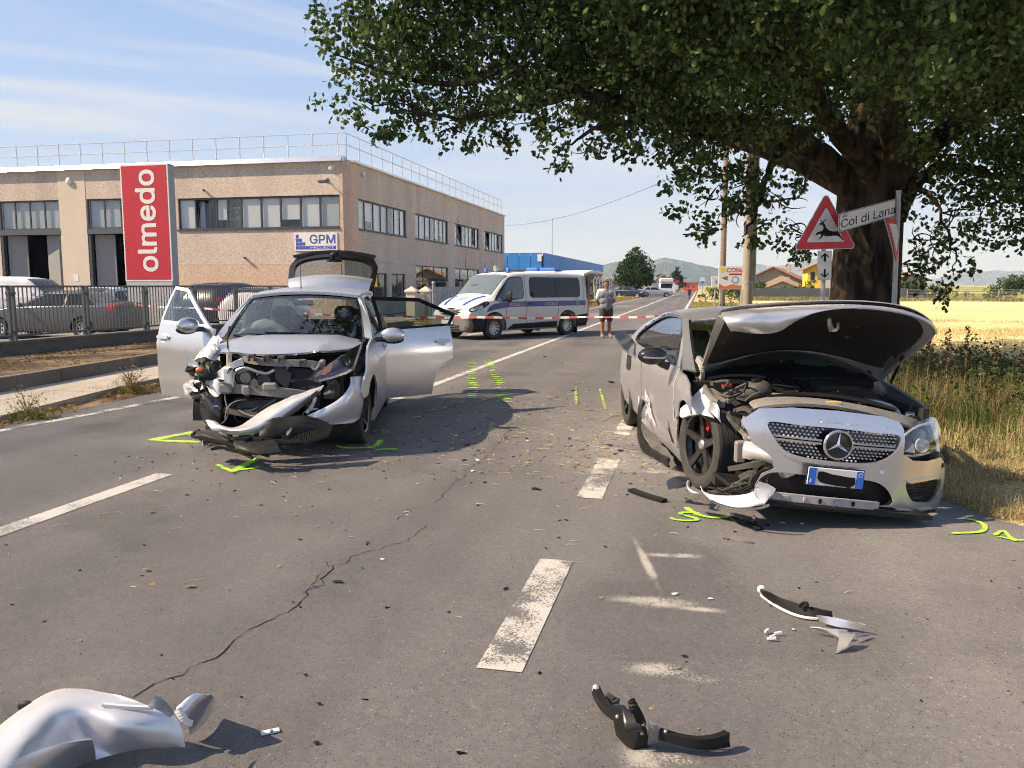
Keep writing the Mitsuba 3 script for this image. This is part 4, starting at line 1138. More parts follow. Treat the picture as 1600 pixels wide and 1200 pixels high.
# ------------------------------------------------------------------ far buildings, trees, hills, poles
def gable_house(name, label, c, w, d, h, rise, deg, wall, roof='roof_tile', windows=(), group=None, over=.4):
    """c: ground point of the middle of the front; windows: (x, z, w, h) on the front"""
    t = thing(name, label, 'house', group)
    with at(place(c[0], c[1], 0, deg)):
        pts = [(-w / 2, 0), (w / 2, 0), (w / 2, h), (0, h + rise), (-w / 2, h)]
        v = [(x, y, z) for y in (0, d) for x, z in pts]
        f = [(0, 1, 2), (0, 2, 3), (0, 3, 4), (5, 7, 6), (5, 8, 7), (5, 9, 8), (0, 5, 6), (0, 6, 1), (1, 6, 7), (1, 7, 2), (4, 9, 5), (4, 5, 0)]
        part(t, 'wall', trimesh.Trimesh(v, f, process=False), wall, smooth=False)
        a = math.hypot(w / 2, rise); k = (a + over) / a
        r = []
        for s in (-1, 1):
            e = np.array([[(0, y, h + rise + .06) for y in (-over, d + over)], [(s * w / 2 * k, y, h + rise - rise * k + .06) for y in (-over, d + over)]])
            r.append(net(e, .16 if s < 0 else -.16, 2, 2))
        rf = part(t, 'roof', r, roof, smooth=False)
        part(rf, 'chimney', box((w * .2, d * .5, h + rise + .1), (.6, .6, 1.3)), 'plaster_tan', smooth=False)
        for x, z, ww, hh in windows:
            wi = part(t, 'window', slab(x - ww / 2, x + ww / 2, -.03, .05, z, z + hh), 'window_frame', smooth=False)
            part(wi, 'pane', slab(x - ww / 2 + .07, x + ww / 2 - .07, -.035, -.031, z + .07, z + hh - .07), 'dark_glass', smooth=False)
            part(wi, 'sill', slab(x - ww / 2 - .1, x + ww / 2 + .1, -.12, -.04, z - .1, z - .02), 'concrete', smooth=False)
    return t


def far_place():
    # blue-clad hall
    b = thing('blue_hall', 'low hall with bright blue metal cladding beyond the factory', 'building')
    with at(ROAD):
        part(b, 'wall', slab(-38, -17.2, 92, 150, 0, 3.6), 'plaster_tan', smooth=False)
        for s in np.arange(-38, -17.3, 1.3):
            part(b, 'cladding_panel', slab(s, s + 1.24, 91.8, 91.97, 3.3, 5.15), 'blue_cladding', smooth=False)
        for t in np.arange(92, 150, 2.0):
            part(b, 'cladding_panel', slab(-17.15, -16.98, t, t + 1.94, 3.3, 5.15), 'blue_cladding', smooth=False)
        part(b, 'roof', slab(-37.9, -17.2, 92, 150, 4.6, 4.8), 'lot_asphalt', smooth=False)
        part(b, 'notice', slab(-17.7, -17.25, 91.72, 91.79, 4.2, 5.0), 'sign_white', smooth=False)
        part(b, 'antenna', tube([(-21.0, 120, 4.8), (-21.0, 120, 11)], .05, 5), 'galvanised')
    gable_house('white_house', 'white low house with a pale terracotta roof behind the green fence', (13.941, 120, 1.004), 3.4, 9, 1.5, .9, -8, 'plaster_white', windows=[(-.8, .5, .7, .8)])
    gable_house('white_gable_house', 'white house with a slanting roof behind the camper', (32.468, 180, 0.73), 5.2, 10, 2.1, 1.5, -8, 'plaster_white', windows=[(1.2, .3, .8, 1.0), (-1.2, .3, .8, 1)])
    r = thing('red_building', 'small red building with a red roof where the road ends', 'building')
    with at(place(*(49.045, 230, 0.503)[:2], deg=-10)):
        part(r, 'wall', slab(-2, 2, 0, 6, 0, 2.1), 'plaster_red', smooth=False)
        rf = part(r, 'roof', slab(-2.2, 2.2, -.2, 6.2, 2.1, 2.5), 'roof_tile', smooth=False)
        wi = part(r, 'window', slab(-.9, -.3, -.03, .02, .9, 1.5), 'window_frame', smooth=False)
        part(r, 'window', slab(.5, 1.1, -.03, .02, .9, 1.5), 'window_frame', smooth=False)
    gable_house('brown_roof_house', 'large house with a brown tiled roof beyond the field, left of the yellow house', (39.915, 128, 0.967), 8.0, 10, 2.3, 1.9, -24, 'plaster_tan', windows=[(-1.5, .7, .8, 1.1), (1.5, .7, .8, 1.1)], over=.8)
    gable_house('white_cottage', 'white gabled cottage with a tiled roof in front of the brown-roofed house', (38.059, 118, 1.013), 4.2, 8, 1.1, .9, -16, 'plaster_white', windows=[(0, .3, .9, .8), (-1.4, .3, .7, .7)], over=.6)
    y = gable_house('yellow_house', 'tall bright yellow house with a tiled roof beside the oak trunk', (38.233, 104, 1.076), 3.0, 8, 3.6, .7, -15, 'plaster_yellow', windows=[(-.9, 2.2, .5, 1.0), (.5, 2.2, .5, 1.0), (-.9, .3, .5, 1.1)], over=.5)
    gable_house('grey_house', 'grey plastered house half hidden behind the oak trunk', (39.195, 99, 1.099), 4.0, 8, 3.0, .8, -26, 'plaster_grey', windows=[(-1.0, .5, .6, .9), (-1.2, 2.0, .5, .8)])
    gable_house('tan_house', 'tan house with a red roof right of the oak trunk, behind bushes', (53.416, 112, 1.04), 4.4, 8, 2.2, .8, 10, 'plaster_tan', windows=[(.6, .5, .7, 1.0)])

    dk = ((0.028, 0.055, 0.016), (0.065, 0.10, 0.026)); md = ((0.045, 0.085, 0.022), (0.085, 0.13, 0.035)); pl = ((0.07, 0.11, 0.035), (0.14, 0.18, 0.06)); bl = ((0.025, 0.045, 0.022), (0.05, 0.075, 0.035))
    g = np.random.default_rng(3)
    c = (17.603, 120, 1.368)
    blobs = [(c[0] + dx, c[1] + dy, z, r) for dx, dy, z, r in ((0, 0, 5.4, 1.5), (-.8, .2, 4.2, 1.7), (.9, 0, 4.2, 1.7), (-1.5, 0, 2.9, 1.5), (1.5, .3, 2.9, 1.5), (0, -.8, 3.2, 1.8), (-.6, -.5, 2.0, 1.4), (.8, -.5, 1.9, 1.4), (0, .2, 6.5, .8), (0, .8, 4, 1.8), (-2.2, 0, 2.2, .8), (2.2, .1, 2.2, .8))]
    bush('round_tree', 'dense round green street tree left of the road beyond the fence', 'tree', blobs, .26, 110, md, [([(c[0], c[1], 0), (c[0], c[1], 4)], .22, .1)], seed=31, up=.6)
    c = (38.296, 195, 0.958)
    blobs = [(c[0] + dx, c[1], z, r) for dx, z, r in ((0, 5.6, .5), (0, 4.8, .8), (-.5, 4.0, .9), (.5, 3.9, .9), (-.9, 2.9, 1.0), (.9, 2.9, 1.1), (0, 3, 1.1), (-1.3, 1.7, .9), (1.3, 1.7, 1.0), (0, 1.6, 1.2))]
    bush('conifer_tree', 'dark conifer tree near the end of the road', 'tree', blobs, .34, 60, bl, [([(c[0], c[1], 0), (c[0], c[1], 4)], .2, .08)], seed=32, up=0)
    c = (42.912, 240, 1.004)
    bush('dark_tree', 'dark rounded tree behind the white gabled house', 'tree', [(c[0], c[1], 3.5, 1.6), (c[0] - 1.3, c[1], 2.4, 1.5), (c[0] + 1.2, c[1], 2.4, 1.4)], .4, 40, dk, [([(c[0], c[1], 0), (c[0], c[1], 3)], .2, .1)], seed=33)
    c = (9.467, 105, 1.311)
    bush('pale_tree', 'pale feathery tree above the rear of the police van', 'tree', [(c[0], c[1], 2.8, .8), (c[0] - 1, c[1], 2.5, .7), (c[0] + 1, c[1], 2.5, .7), (c[0] + .2, c[1], 1.8, 1.2)], .2, 90, pl, [([(c[0], c[1], 0), (c[0], c[1], 2)], .1, .05)], seed=34)
    c = (17.12, 135, 1.448)
    bush('yard_tree', 'small dark tree between the white house and the round tree', 'tree', [(c[0], c[1], 1.8, 1.2), (c[0] + .8, c[1], 1.4, 1.0)], .26, 70, dk, [([(c[0], c[1], 0), (c[0], c[1], 2)], .1, .05)], seed=35)
    c = (17.42, 74, 1.213)
    blobs = [(c[0] + dx, c[1] + dy, z, r) for dx, dy, z, r in ((-.5, 0, .6, .6), (.2, 0, .9, .8), (.9, 1, 1.2, .9), (1.7, 1, 1.4, 1.0), (2.6, 2, 1.3, 1.0), (1.2, 0, 1.9, .55), (2.0, 1, 2.1, .4), (1.0, 0, .5, .7), (2.4, 0, .4, .7), (.6, 0, 1.6, .3))]
    bush('roadside_hedge', 'row of green bushes beside the road behind the billboard', 'hedge', blobs, .14, 170, md, seed=36)
    c = (8.847, 33, 0.797)
    blobs = [(c[0] + dx, c[1] + dy, z, r) for dx, dy, z, r in ((-.55, 0, .45, .42), (0, .3, .35, .5), (.5, .2, .5, .45), (-.3, 0, .75, .22), (.9, 0, .2, .4), (-.85, .4, .3, .3), (.3, 0, .85, .2))]
    bush('pole_bush', 'dark green bush at the foot of the concrete pole', 'bush', blobs, .075, 620, ((.04, .07, .022), (.10, .13, .04)), seed=37)
    c = (8.887, 29, 0.844)
    blobs = [(c[0] + dx, c[1] + dy, z, r) for dx, dy, z, r in ((-.5, 0, .3, .3), (0, .3, .35, .35), (.4, .2, .3, .28), (-.1, 0, .6, .16))]
    bush('field_bush', 'low bush right of the concrete pole at the field edge', 'bush', blobs, .065, 700, ((.05, .08, .026), (.12, .14, .05)), seed=38)
    # trees and bushes along the far edge of the field
    spec = [
        (1258, 100, 'green bush left of the yellow house', [(0, 0, 1.0, 1.1), (-1.0, .2, .9, .9), (.3, 0, 1.9, .6)], md),
        (1222, 112, 'dark bush before the white cottage', [(0, 0, .7, .8), (1.1, 0, .6, .7), (-1.4, .2, .6, .6)], dk),
        (1180, 110, 'bushes between the pole and the brown-roofed house', [(0, 0, 1.2, 1.3), (-1.4, .4, 1.0, 1.2), (1.2, 0, .7, .8)], md),
        (1412, 101, 'dense dark bush right of the oak trunk', [(0, 0, 1.0, 1.2), (1.2, 0, .8, .9), (-1.0, .1, 1.3, 1.0), (.6, .5, 1.6, .7)], dk),
        (1458, 100, 'rounded bush in the middle of the far hedge line', [(0, 0, .9, 1.1), (1.2, 0, .8, .8), (-1, .1, .7, .8)], md),
        (1500, 102, 'low pale bush in the far hedge line', [(0, 0, .4, .5), (.9, 0, .35, .45), (-.9, 0, .35, .45)], pl),
        (1565, 92, 'tall green thicket at the right end of the field', [(0, 0, 1.2, 1.4), (1.4, 0, 1.7, 1.3), (-1.3, 0, .8, 1.0), (2.6, .4, 1.8, 1.4), (.5, 0, 2.2, .7)], md),
        (1625, 90, 'darkest tall thicket at the right edge of the picture', [(0, 0, 1.6, 1.6), (-.9, 0, 2.6, .8), (.6, 0, 2.4, 1.1)], dk),
    ]
    for i, (px, Y, lab, bl_, tint) in enumerate(spec):
        c = np.array([(px - 800) / 1300.0 * Y, Y])
        bush('hedge_bush', lab, 'bush', [(c[0] + a, c[1] + b2, z, r_) for a, b2, z, r_ in bl_], .2, 120, tint, group='bushes along the far edge of the field', seed=50 + i)

    hill('wooded_hill', [(p[0], p[2]) for p in ((-275, 3600, 1.55), (137.352, 3600, 34.286), (288.181, 3600, 61.511), (370.285, 3600, 80.54), (452.247, 3600, 102.259), (548.374, 3600, 91.403), (608.423, 3600, 104.971), (652.04, 3600, 115.817), (712.567, 3600, 104.971), (781.503, 3600, 88.688), (855.771, 3600, 80.54), (960.602, 3600, 61.511), (1070.961, 3600, 45.182), (1236.612, 3600, 23.382), (1512.501, 3600, 1.55))], 3600, 700, 1, 'wooded hill above the end of the road')
    hill('far_hill', [(p[0], p[2]) for p in ((-2482.641, 6500, 1.55), (-992.165, 6500, 50.814), (0, 6500, 80.33), (495.46, 6500, 119.635), (991.097, 6500, 109.814), (1486.246, 6500, 124.544), (1733.176, 6500, 149.076), (1905.469, 6500, 178.487), (2045.148, 6500, 149.076), (2177.874, 6500, 173.587), (2350.272, 6500, 193.18), (2624.289, 6500, 153.98), (2974.358, 6500, 90.161), (3224.536, 6500, 50.814), (3445.298, 6500, 90.161), (3641.628, 6500, 119.635), (3964.388, 6500, 109.814), (4457.538, 6500, 139.266), (5206.995, 6500, 70.495), (5958.339, 6500, 1.55))], 6500, 900, 2, 'long blue ridge on the horizon')

    # poles and wires
    p2 = thing('concrete_pole', 'weathered concrete utility pole close behind the coupe', 'pole')
    c = (*(5.619, 20, 0.727)[:2],)
    part(p2, 'shaft', cyl((c[0], c[1], -.1), (c[0], c[1], 8.4), .135, .10, 16), 'pole_concrete')
    part(p2, 'cable_duct', cyl((c[0] + .15, c[1] - .02, 1.6), (c[0] + .15, c[1] - .02, 6), .035, n=8), 'galvanised')
    part(p2, 'white_strip', box((c[0] - .135, c[1] - .06, .7), (.06, .02, 1.5)), 'plaster_white')
    part(p2, 'strap', cyl((c[0], c[1], 1.6), (c[0], c[1], 1.64), .138, n=16), 'galvanised')
    p1 = thing('wooden_pole', 'tall thin wooden pole rising behind the billboard', 'pole')
    d = (*(9.793, 39, 0.838)[:2],)
    part(p1, 'shaft', cyl((d[0], d[1], -.1), (d[0], d[1], 9.0), .15, .11, 12), 'pole_wood')
    part(p1, 'bracket', box((d[0], d[1], 7.8), (.9, .1, .1)), 'galvanised')
    w = thing('overhead_wire', 'thin black overhead wires from the poles to the factory', 'wire')
    with_sag = lambda a, b_, s: curve([a, tuple((np.array(a) + np.array(b_)) / 2 - [0, 0, s]), b_], 30)
    part(w, 'cable', tube(with_sag((d[0], d[1], 7.6), (-0.591, 78, 7.065), .8), .011, 4), 'wire')
    part(w, 'cable', tube(with_sag((c[0], c[1], 8.0), (d[0], d[1], 8.4), .3), .015, 4), 'wire')

    # billboards
    b = thing('billboard', 'billboard with red letters and a yellow flower, partly behind the concrete pole', 'billboard')
    o = np.array((8.86, 36, 1.386)); u = np.array((10.18, 36, 1.386)) - o; hgt = (np.array((8.831, 36, 2.367)) - o)[2]; wd = u[0]
    with at(place(o[0], o[1], o[2])):
        part(b, 'board', slab(0, wd, 0, .06, 0, hgt), 'sign_white', smooth=False)
        fl = lambda poly, m, n, y=-.004: part(b, n, plate(poly, (0, y, 0), (1, 0, 0), (0, 0, 1), .003), m, smooth=False)
        fl(fit(text_poly('CONAD', .2, True), wd * .26, hgt * .74, wd * 1.0, hgt * .93), 'road_sign_red', 'lettering')
        fl(Point(wd * .14, hgt * .84).buffer(hgt * .12, quad_segs=4).union(Point(wd * .14, hgt * .84).buffer(hgt * .06)), 'plaster_yellow', 'flower')
        fl(rr(wd * .34, hgt * .62, wd * .76, hgt * .69, .02), 'road_sign_red', 'strip')
        fl(Point(wd * .55, hgt * .40).buffer(hgt * .17), 'dusty_blue', 'picture')
        fl(Point(wd * .55, hgt * .40).buffer(hgt * .10), 'sign_white', 'picture', -.008)
        fl(Polygon([(0.02, .02), (wd - .02, .02), (wd - .02, hgt * .28), (wd * .7, hgt * .16), (wd * .45, hgt * .22), (wd * .2, hgt * .12), (.02, hgt * .25)]), 'orange_lamp', 'picture')
        fl(Polygon([(.1, hgt * .5), (wd * .3, hgt * .58), (wd * .3, hgt * .38)]), 'dead_leaf', 'picture')
        part(b, 'post', [cyl((.12, .1, -o[2]), (.12, .1, .6), .045, n=8), cyl((wd - .12, .1, -o[2]), (wd - .12, .1, .6), .045, n=8)], 'galvanised')
    b = thing('small_board', 'small white notice board left of the billboard', 'sign')
    o = np.array((9.505, 40, 1.459)); e = np.array((9.887, 40, 2.005))
    part(b, 'board', box(((o[0] + e[0]) / 2, 40, (o[2] + e[2]) / 2), (e[0] - o[0], .05, e[2] - o[2])), 'sign_white', smooth=False)
    part(b, 'post', cyl((o[0] + .2, 40.05, -.1), (o[0] + .2, 40.05, e[2] - .05), .04, n=8), 'galvanised')
    part(b, 'print', box(((o[0] * .4 + e[0] * .6), 39.97, (o[2] + e[2]) / 2), (.12, .004, .2)), 'dusty_blue', smooth=False)
    b = thing('blue_road_sign', 'small blue and white road sign on a post by the far right verge', 'sign')
    o = (21.576, 95, 0.684)
    part(b, 'post', cyl((o[0], o[1], -.1), (o[0], o[1], 2.4), .06, n=6), 'galvanised'); part(b, 'panel', box((o[0], o[1] - .06, 2.1), (.5, .04, .7)), 'sign_white'); part(b, 'symbol', box((o[0], o[1] - .09, 1.9), (.42, .01, .25)), 'plate_blue')
    b = thing('no_entry_sign', 'small red and white road sign before the conifer', 'sign')
    o = (31.428, 160, 0.821)
    part(b, 'post', cyl((o[0], o[1], -.1), (o[0], o[1], 2.6), .06, n=6), 'galvanised'); part(b, 'panel', box((o[0], o[1] - .06, 1.2), (.7, .04, .9)), 'sign_white'); part(b, 'disc', cyl((o[0], o[1] - .06, 2.25), (o[0], o[1] - .1, 2.25), .42, n=16), 'road_sign_red')


mat('dusty_blue', (0.20, 0.36, 0.50), 0.6)
far_place()

# ------------------------------------------------------------------ wheels
def ring(r0, r1, n=40): return Point(0, 0).buffer(r1, quad_segs=n // 4).difference(Point(0, 0).buffer(r0, quad_segs=n // 4))


def wheel(t, c, out, R=.31, width=.2, rim=.2, style='five', rim_mat='black_rim', caliper=None, camber=0.0, simple=False, flat=0.0):
    """a wheel standing at c (centre of its outer face); out: horizontal outward direction"""
    o = np.array([out[0], out[1], math.sin(camber)], float); o /= np.linalg.norm(o)
    x = np.cross(o, [0, 0, 1.0]); x /= np.linalg.norm(x)
    M = np.eye(4); M[:3, 0], M[:3, 1], M[:3, 2], M[:3, 3] = x, o, np.cross(x, o), c
    w = numbered(t + '__wheel')
    n = 28 if simple else 56
    with at(M):
        s = [(rim * .98, -width), (rim * 1.04, -width), (R * .93, -width * .98), (R * .985, -width * .88)]
        if not simple:
            for k in range(4):
                y = -width * (.80 - k * .2)
                s += [(R, y - .012), (R, y - .004), (R * .982, y - .003), (R * .982, y + .003), (R, y + .004)]
        s += [(R, -width * .15), (R * .985, -width * .06), (R * .93, -.004), ((R + rim) / 2, .002), (rim * 1.04, -.008), (rim * .98, -.012)]
        entry(w, lathe([(rim * .98, -width), (rim * .9, -width * .5), (rim * .9, -.02), (rim * .98, -.012)], (0, 0, 0), (0, 1, 0), n), 'dark_chrome', smooth=40)
        tm_ = lathe(s, (0, 0, 0), (0, 1, 0), n)
        if not simple:                                             # tread blocks on the shoulders
            v = np.asarray(tm_.vertices).copy()
        part(w, 'tyre', tm_, 'tyre', smooth=35)
        face = ring(rim * .90, rim * 1.0).union(Point(0, 0).buffer(rim * .26))
        if style == 'five':
            for k in range(5):
                sp = Polygon([(-rim * .13, rim * .15), (-rim * .085, rim * .95), (rim * .085, rim * .95), (rim * .13, rim * .15)])
                face = face.union(affinity.rotate(sp, 72 * k, origin=(0, 0)))
            face = face.buffer(-.006).buffer(.012).buffer(-.006)
        elif style == 'ten':
            for k in range(10):
                sp = Polygon([(-rim * .07, rim * .15), (-rim * .11, rim * .93), (rim * .11, rim * .93), (rim * .07, rim * .15)])
                face = face.union(affinity.rotate(sp, 36 * k, origin=(0, 0)))
        else:
            face = Point(0, 0).buffer(rim * .98).difference(shapely.union_all([Point(rim * .66 * math.cos(a), rim * .66 * math.sin(a)).buffer(rim * .16) for a in np.arange(0, 2 * PI, 2 * PI / 7)]))
        dish = lambda u, v: (u, -.012 - .035 * (1 - np.clip(np.hypot(u, v) / rim, 0, 1) ** 2), v)
        rm = part(w, 'rim', drape(face, dish, .022, rim / 5, flip=True), rim_mat, smooth=30)
        part(w, 'hub_cap', lathe([(0, -.028), (rim * .12, -.03), (rim * .16, -.04), (rim * .17, -.06)], (0, 0, 0), (0, 1, 0), 16), 'alloy' if style == 'five' else rim_mat)
        part(w, 'brake_disc', lathe([(0, -.085), (rim * .80, -.085), (rim * .80, -.10), (0, -.10)], (0, 0, 0), (0, 1, 0), 24), 'dark_chrome' if not simple else 'gloss_black', smooth=False)
        if caliper:
            q = ring(rim * .52, rim * .88).intersection(Polygon([(0, 0), (rim * 1.2, rim * .55), (rim * 1.2, rim * 1.3), (rim * .3, rim * 1.3)]))
            part(w, 'brake_caliper', plate(affinity.rotate(q, 40, origin=(0, 0)), (0, -.055, 0), (1, 0, 0), (0, 0, 1), .04), caliper)
    return w


def arc(cx, cz, R, a0, a1, n=14):
    return [(cx + R * math.cos(math.radians(a)), cz + R * math.sin(math.radians(a))) for a in np.linspace(a0, a1, n)]


def car_frame(origin, fwd, roll=0.0, pitch=0.0):
    f = np.array([fwd[0], fwd[1], 0.0]); f /= np.linalg.norm(f)
    m = np.eye(4)
    m[:3, 0], m[:3, 1], m[:3, 2] = f, (-f[1], f[0], 0), (0, 0, 1)
    m[:3, 3] = (origin[0], origin[1], origin[2] if len(origin) > 2 else 0)
    return m @ trimesh.transformations.euler_matrix(roll, pitch, 0)


class uncar:
    """inside a car frame: geometry given in world coordinates"""
    def __enter__(self):
        global CUR
        self.old, CUR = CUR, np.eye(4)
    def __exit__(self, *_):
        global CUR
        CUR = self.old


def hinge(x, y, deg):
    """turn about the vertical line through (x, y)"""
    return place(x, y) @ place(deg=deg) @ place(-x, -y)


def pathbox(pts, w, h, n=20):
    """a bar of rectangular section along a path"""
    m = tube(curve(pts, n), .5, 4)
    c = curve(pts, n)
    t = unit(np.gradient(c, axis=0))
    a = unit(np.cross(t, [0, 0, 1.0])); b = np.cross(a, t)
    v = np.stack([c + a * w / 2 + b * h / 2, c - a * w / 2 + b * h / 2, c - a * w / 2 - b * h / 2, c + a * w / 2 - b * h / 2], 1).reshape(-1, 3)
    v = np.vstack([v, c[:1], c[-1:]])
    return trimesh.Trimesh(v, m.faces, process=False)


def scrap(P, m, t, parent, name, rough=.02, freq=7, seed=0, th=.004, nu=14, nv=10, ku=2, kv=2):
    g = netgrid(P, nu, nv, ku, kv)
    if rough:
        w = np.stack([meshkit.fbm(g * freq, 3, seed + 11 * k) - 0.5 for k in range(3)], -1)
        g = g + 2 * rough * w
    return part(parent, name, thicken(gridmesh(g), th), m, smooth=28)

# ------------------------------------------------------------------ the wrecked silver hatchback
def hatchback():
    t = thing('silver_hatchback', 'wrecked silver hatchback with torn-off front bumper, open doors and raised tailgate', 'car')
    Wk = PchipInterpolator([-3.14, -3.0, -2.6, -1.8, -.8, -.2, .2, .45, .65, .78], [.70, .76, .82, .8475, .8475, .84, .825, .785, .70, .58])
    Sk = PchipInterpolator([.12, .3, .5, .7, .85, .95, 1.02, 1.2, 1.4, 1.5], [.93, .975, 1.0, 1.0, .988, .962, .94, .845, .715, .64])
    crease = lambda x, z: .012 * np.exp(-((z - .80 - .05 * (x + 1.5) * -.5) / .05) ** 2)
    L = lambda x, z: (x, Wk(x) * Sk(z) + crease(x, z), z)
    Rr = lambda x, z: (x, -(Wk(x) * Sk(z) + crease(x, z)), z)
    H = car_frame((-2.2, 8.1), (.07, -.9975))
    P = 'silver_paint'
    front_door = [(-.40, .24), (-.42, .5), (-.44, .80), (-.46, .995), (-1.43, 1.03), (-1.43, .24)]
    rear_door = [(-1.45, .24), (-1.45, 1.03), (-2.44, 1.06), (-2.44, .80), *arc(-2.51, .30, .37, 80, 10, 8), (-2.13, .24)]
    fw_out = Polygon([(-.50, .995), (-1.16, 1.395), (-1.43, 1.425), (-1.43, 1.03)])
    rw_out = Polygon([(-1.45, 1.03), (-1.45, 1.425), (-2.10, 1.40), (-2.58, 1.20), (-2.44, 1.055)])
    glass = lambda q: q.buffer(-.032)

    def door(name, poly, win, fn, flip, M, label, frame, handle, extra=None):
        with at(M):
            d = part(t, name, drape(poly, fn, .035, .09, flip=flip), P, smooth=30, label=label)
            part(d, 'window_frame', drape(win.difference(glass(win)), fn, .03, .1, off=-.002, flip=flip), frame, smooth=30)
            part(d, 'pane', drape(glass(win), fn, 0, .2, off=-.012, flip=flip), 'tinted_pane', smooth=30)
            inner = Polygon(poly).buffer(-.03)
            part(d, 'lining', drape(inner, fn, .03, .12, off=-.045, flip=flip), 'interior', smooth=30)
            hx = handle
            part(d, 'handle', drape(rr(hx - .10, .855, hx + .10, .892, .016), fn, .025, .05, off=.032, flip=flip), P, smooth=40)
            part(d, 'handle_recess', drape(Point(hx, .865).buffer(.05), fn, .002, .03, off=.003, flip=flip), 'silver_paint_scuffed')
            if extra: extra(d)

    def mirror(d, sy):
        m = part(d, 'mirror', ball((-.62, sy * .985, 1.03), (.055, .125, .078), 3), P, smooth=True)
        part(d, 'mirror_base', [ball((-.645, sy * .985, .985), (.05, .12, .05), 2), box((-.62, sy * .86, .985), (.07, .12, .05), bevel=.015)], 'gloss_black', smooth=True)

    with at(H):
        # left side (seen at the right of the picture)
        fend = [(-.40, .24), (-.42, .5), (-.43, .80), (-.44, .99), (-.28, 1.01), (.05, .965), (.22, .90), (.30, .82), (.44, .66), (.50, .56), (.44, .50), *arc(0, .30, .375, 35, 180, 16), (-.375, .24)]
        part(t, 'fender', drape(fend, L, .02, .06, flip=True), P, smooth=30)
        door('front_door', front_door, fw_out, L, True, np.eye(4), 'closed front door, left side', 'gloss_black', -1.30, lambda d: mirror(d, 1))
        door('rear_door', rear_door, rw_out, L, True, hinge(-1.45, .80, -54), 'open rear door', 'gloss_black', -2.28)
        door('front_door', front_door, fw_out, Rr, False, place(z=.12) @ hinge(-.44, -.80, 50), 'open front door, right side', 'silver_paint', -1.30, lambda d: mirror(d, -1))
        door('rear_door', rear_door, rw_out, Rr, False, np.eye(4), 'closed rear door', 'gloss_black', -2.28)
        quarter = [*arc(-2.51, .30, .36, 165, 15, 14)[::-1], (-2.15, .24), (-2.12, .3)]
        q = Polygon([(-2.46, .80), (-2.46, 1.06), (-2.60, 1.20), (-2.12, 1.42), (-2.5, 1.45), (-3.0, 1.40), (-3.06, 1.05), (-3.12, .6), (-3.08, .28), (-2.87, .28), *arc(-2.51, .30, .36, 180, 82, 10)]).buffer(0)
        for fn, fl in ((L, True), (Rr, False)):
            part(t, 'quarter_panel', drape(q, fn, .02, .08, flip=fl), P, smooth=30)
            part(t, 'sill', drape([(-.38, .16), (-.38, .24), (-2.14, .24), (-2.14, .16)], fn, .04, .2, flip=fl), P)
            part(t, 'door_post', drape([(-1.40, .24), (-1.40, 1.42), (-1.48, 1.42), (-1.48, .24)], fn, .05, .1, off=-.05, flip=fl), 'silver_paint_scuffed')
            part(t, 'roof_rail', drape(Polygon([(-.42, 1.0), (-1.12, 1.42), (-2.1, 1.465), (-2.9, 1.42), (-2.9, 1.385), (-2.1, 1.43), (-1.16, 1.40), (-.52, 1.0)]).buffer(0), fn, .03, .08, off=.002, flip=fl), P)
        # roof, windscreen and its pillars
        part(t, 'roof', net([[(-1.14, .575, 1.41), (-1.10, 0, 1.455), (-1.14, -.575, 1.41)], [(-1.9, .60, 1.455), (-1.9, 0, 1.51), (-1.9, -.60, 1.455)], [(-2.6, .585, 1.435), (-2.6, 0, 1.495), (-2.6, -.585, 1.435)], [(-3.0, .55, 1.38), (-3.02, 0, 1.445), (-3.0, -.55, 1.38)]], -.03, 24, 24), P, smooth=40)
        WS = [[(-.46, .71, 1.005), (-.34, .36, 1.04), (-.31, 0, 1.05), (-.34, -.36, 1.04), (-.46, -.71, 1.005)], [(-.81, .645, 1.215), (-.73, .33, 1.245), (-.70, 0, 1.255), (-.73, -.33, 1.245), (-.81, -.645, 1.215)], [(-1.15, .575, 1.405), (-1.10, .29, 1.43), (-1.09, 0, 1.44), (-1.10, -.29, 1.43), (-1.15, -.575, 1.405)]]
        part(t, 'windscreen', net(WS, 0, 12, 24), 'tinted_pane', smooth=True)
        G = netgrid(WS, 12, 24)
        w = lambda u, v: tuple(G2(u, v))
        from scipy.interpolate import RegularGridInterpolator as RGI
        I = RGI((np.linspace(0, 1, 12), np.linspace(0, 1, 24)), G)
        ws = lambda u, v: tuple(I(np.c_[np.clip(u, 0, 1), np.clip(v, 0, 1)]).T)
        part(t, 'windscreen_seal', drape(sbox(0, 0, 1, 1).difference(rr(.05, .022, .955, .978, .03)), ws, .006, .08, off=-.004), 'gloss_black')
        part(t, 'wiper', [tube([(-.36, .45, 1.045), (-.33, .1, 1.075), (-.37, -.28, 1.075)], .009, 5), tube([(-.36, -.2, 1.05), (-.36, -.45, 1.065), (-.46, -.62, 1.045)], .009, 5)], 'gloss_black')
        for sy in (1, -1):
            part(t, 'windscreen_pillar', net([[(-.44, sy * .715, 1.01), (-.36, sy * .80, .985)], [(-.82, sy * .648, 1.222), (-.82, sy * .715, 1.215)], [(-1.16, sy * .58, 1.412), (-1.18, sy * .615, 1.41)]], .02 * sy, 12, 4), P, smooth=40)
        part(t, 'cowl', net([[(-.30, .72, .985), (-.22, 0, 1.035), (-.30, -.72, .985)], [(-.50, .72, .99), (-.38, 0, 1.03), (-.50, -.72, .99)]], 0.01, 4, 12), 'gloss_black')
        # bonnet
        zc = PchipInterpolator([-.45, -.2, 0, .2, .35, .48, .58], [1.065, 1.055, 1.04, 1.015, .985, .95, .905])
        bon = lambda x, y: (x, y, zc(x) - .045 * (y / .65) ** 2 - .03 * (np.abs(y) / .70) ** 6 + .010 * np.exp(-((np.abs(y) - .42 + .12 * x) / .05) ** 2))
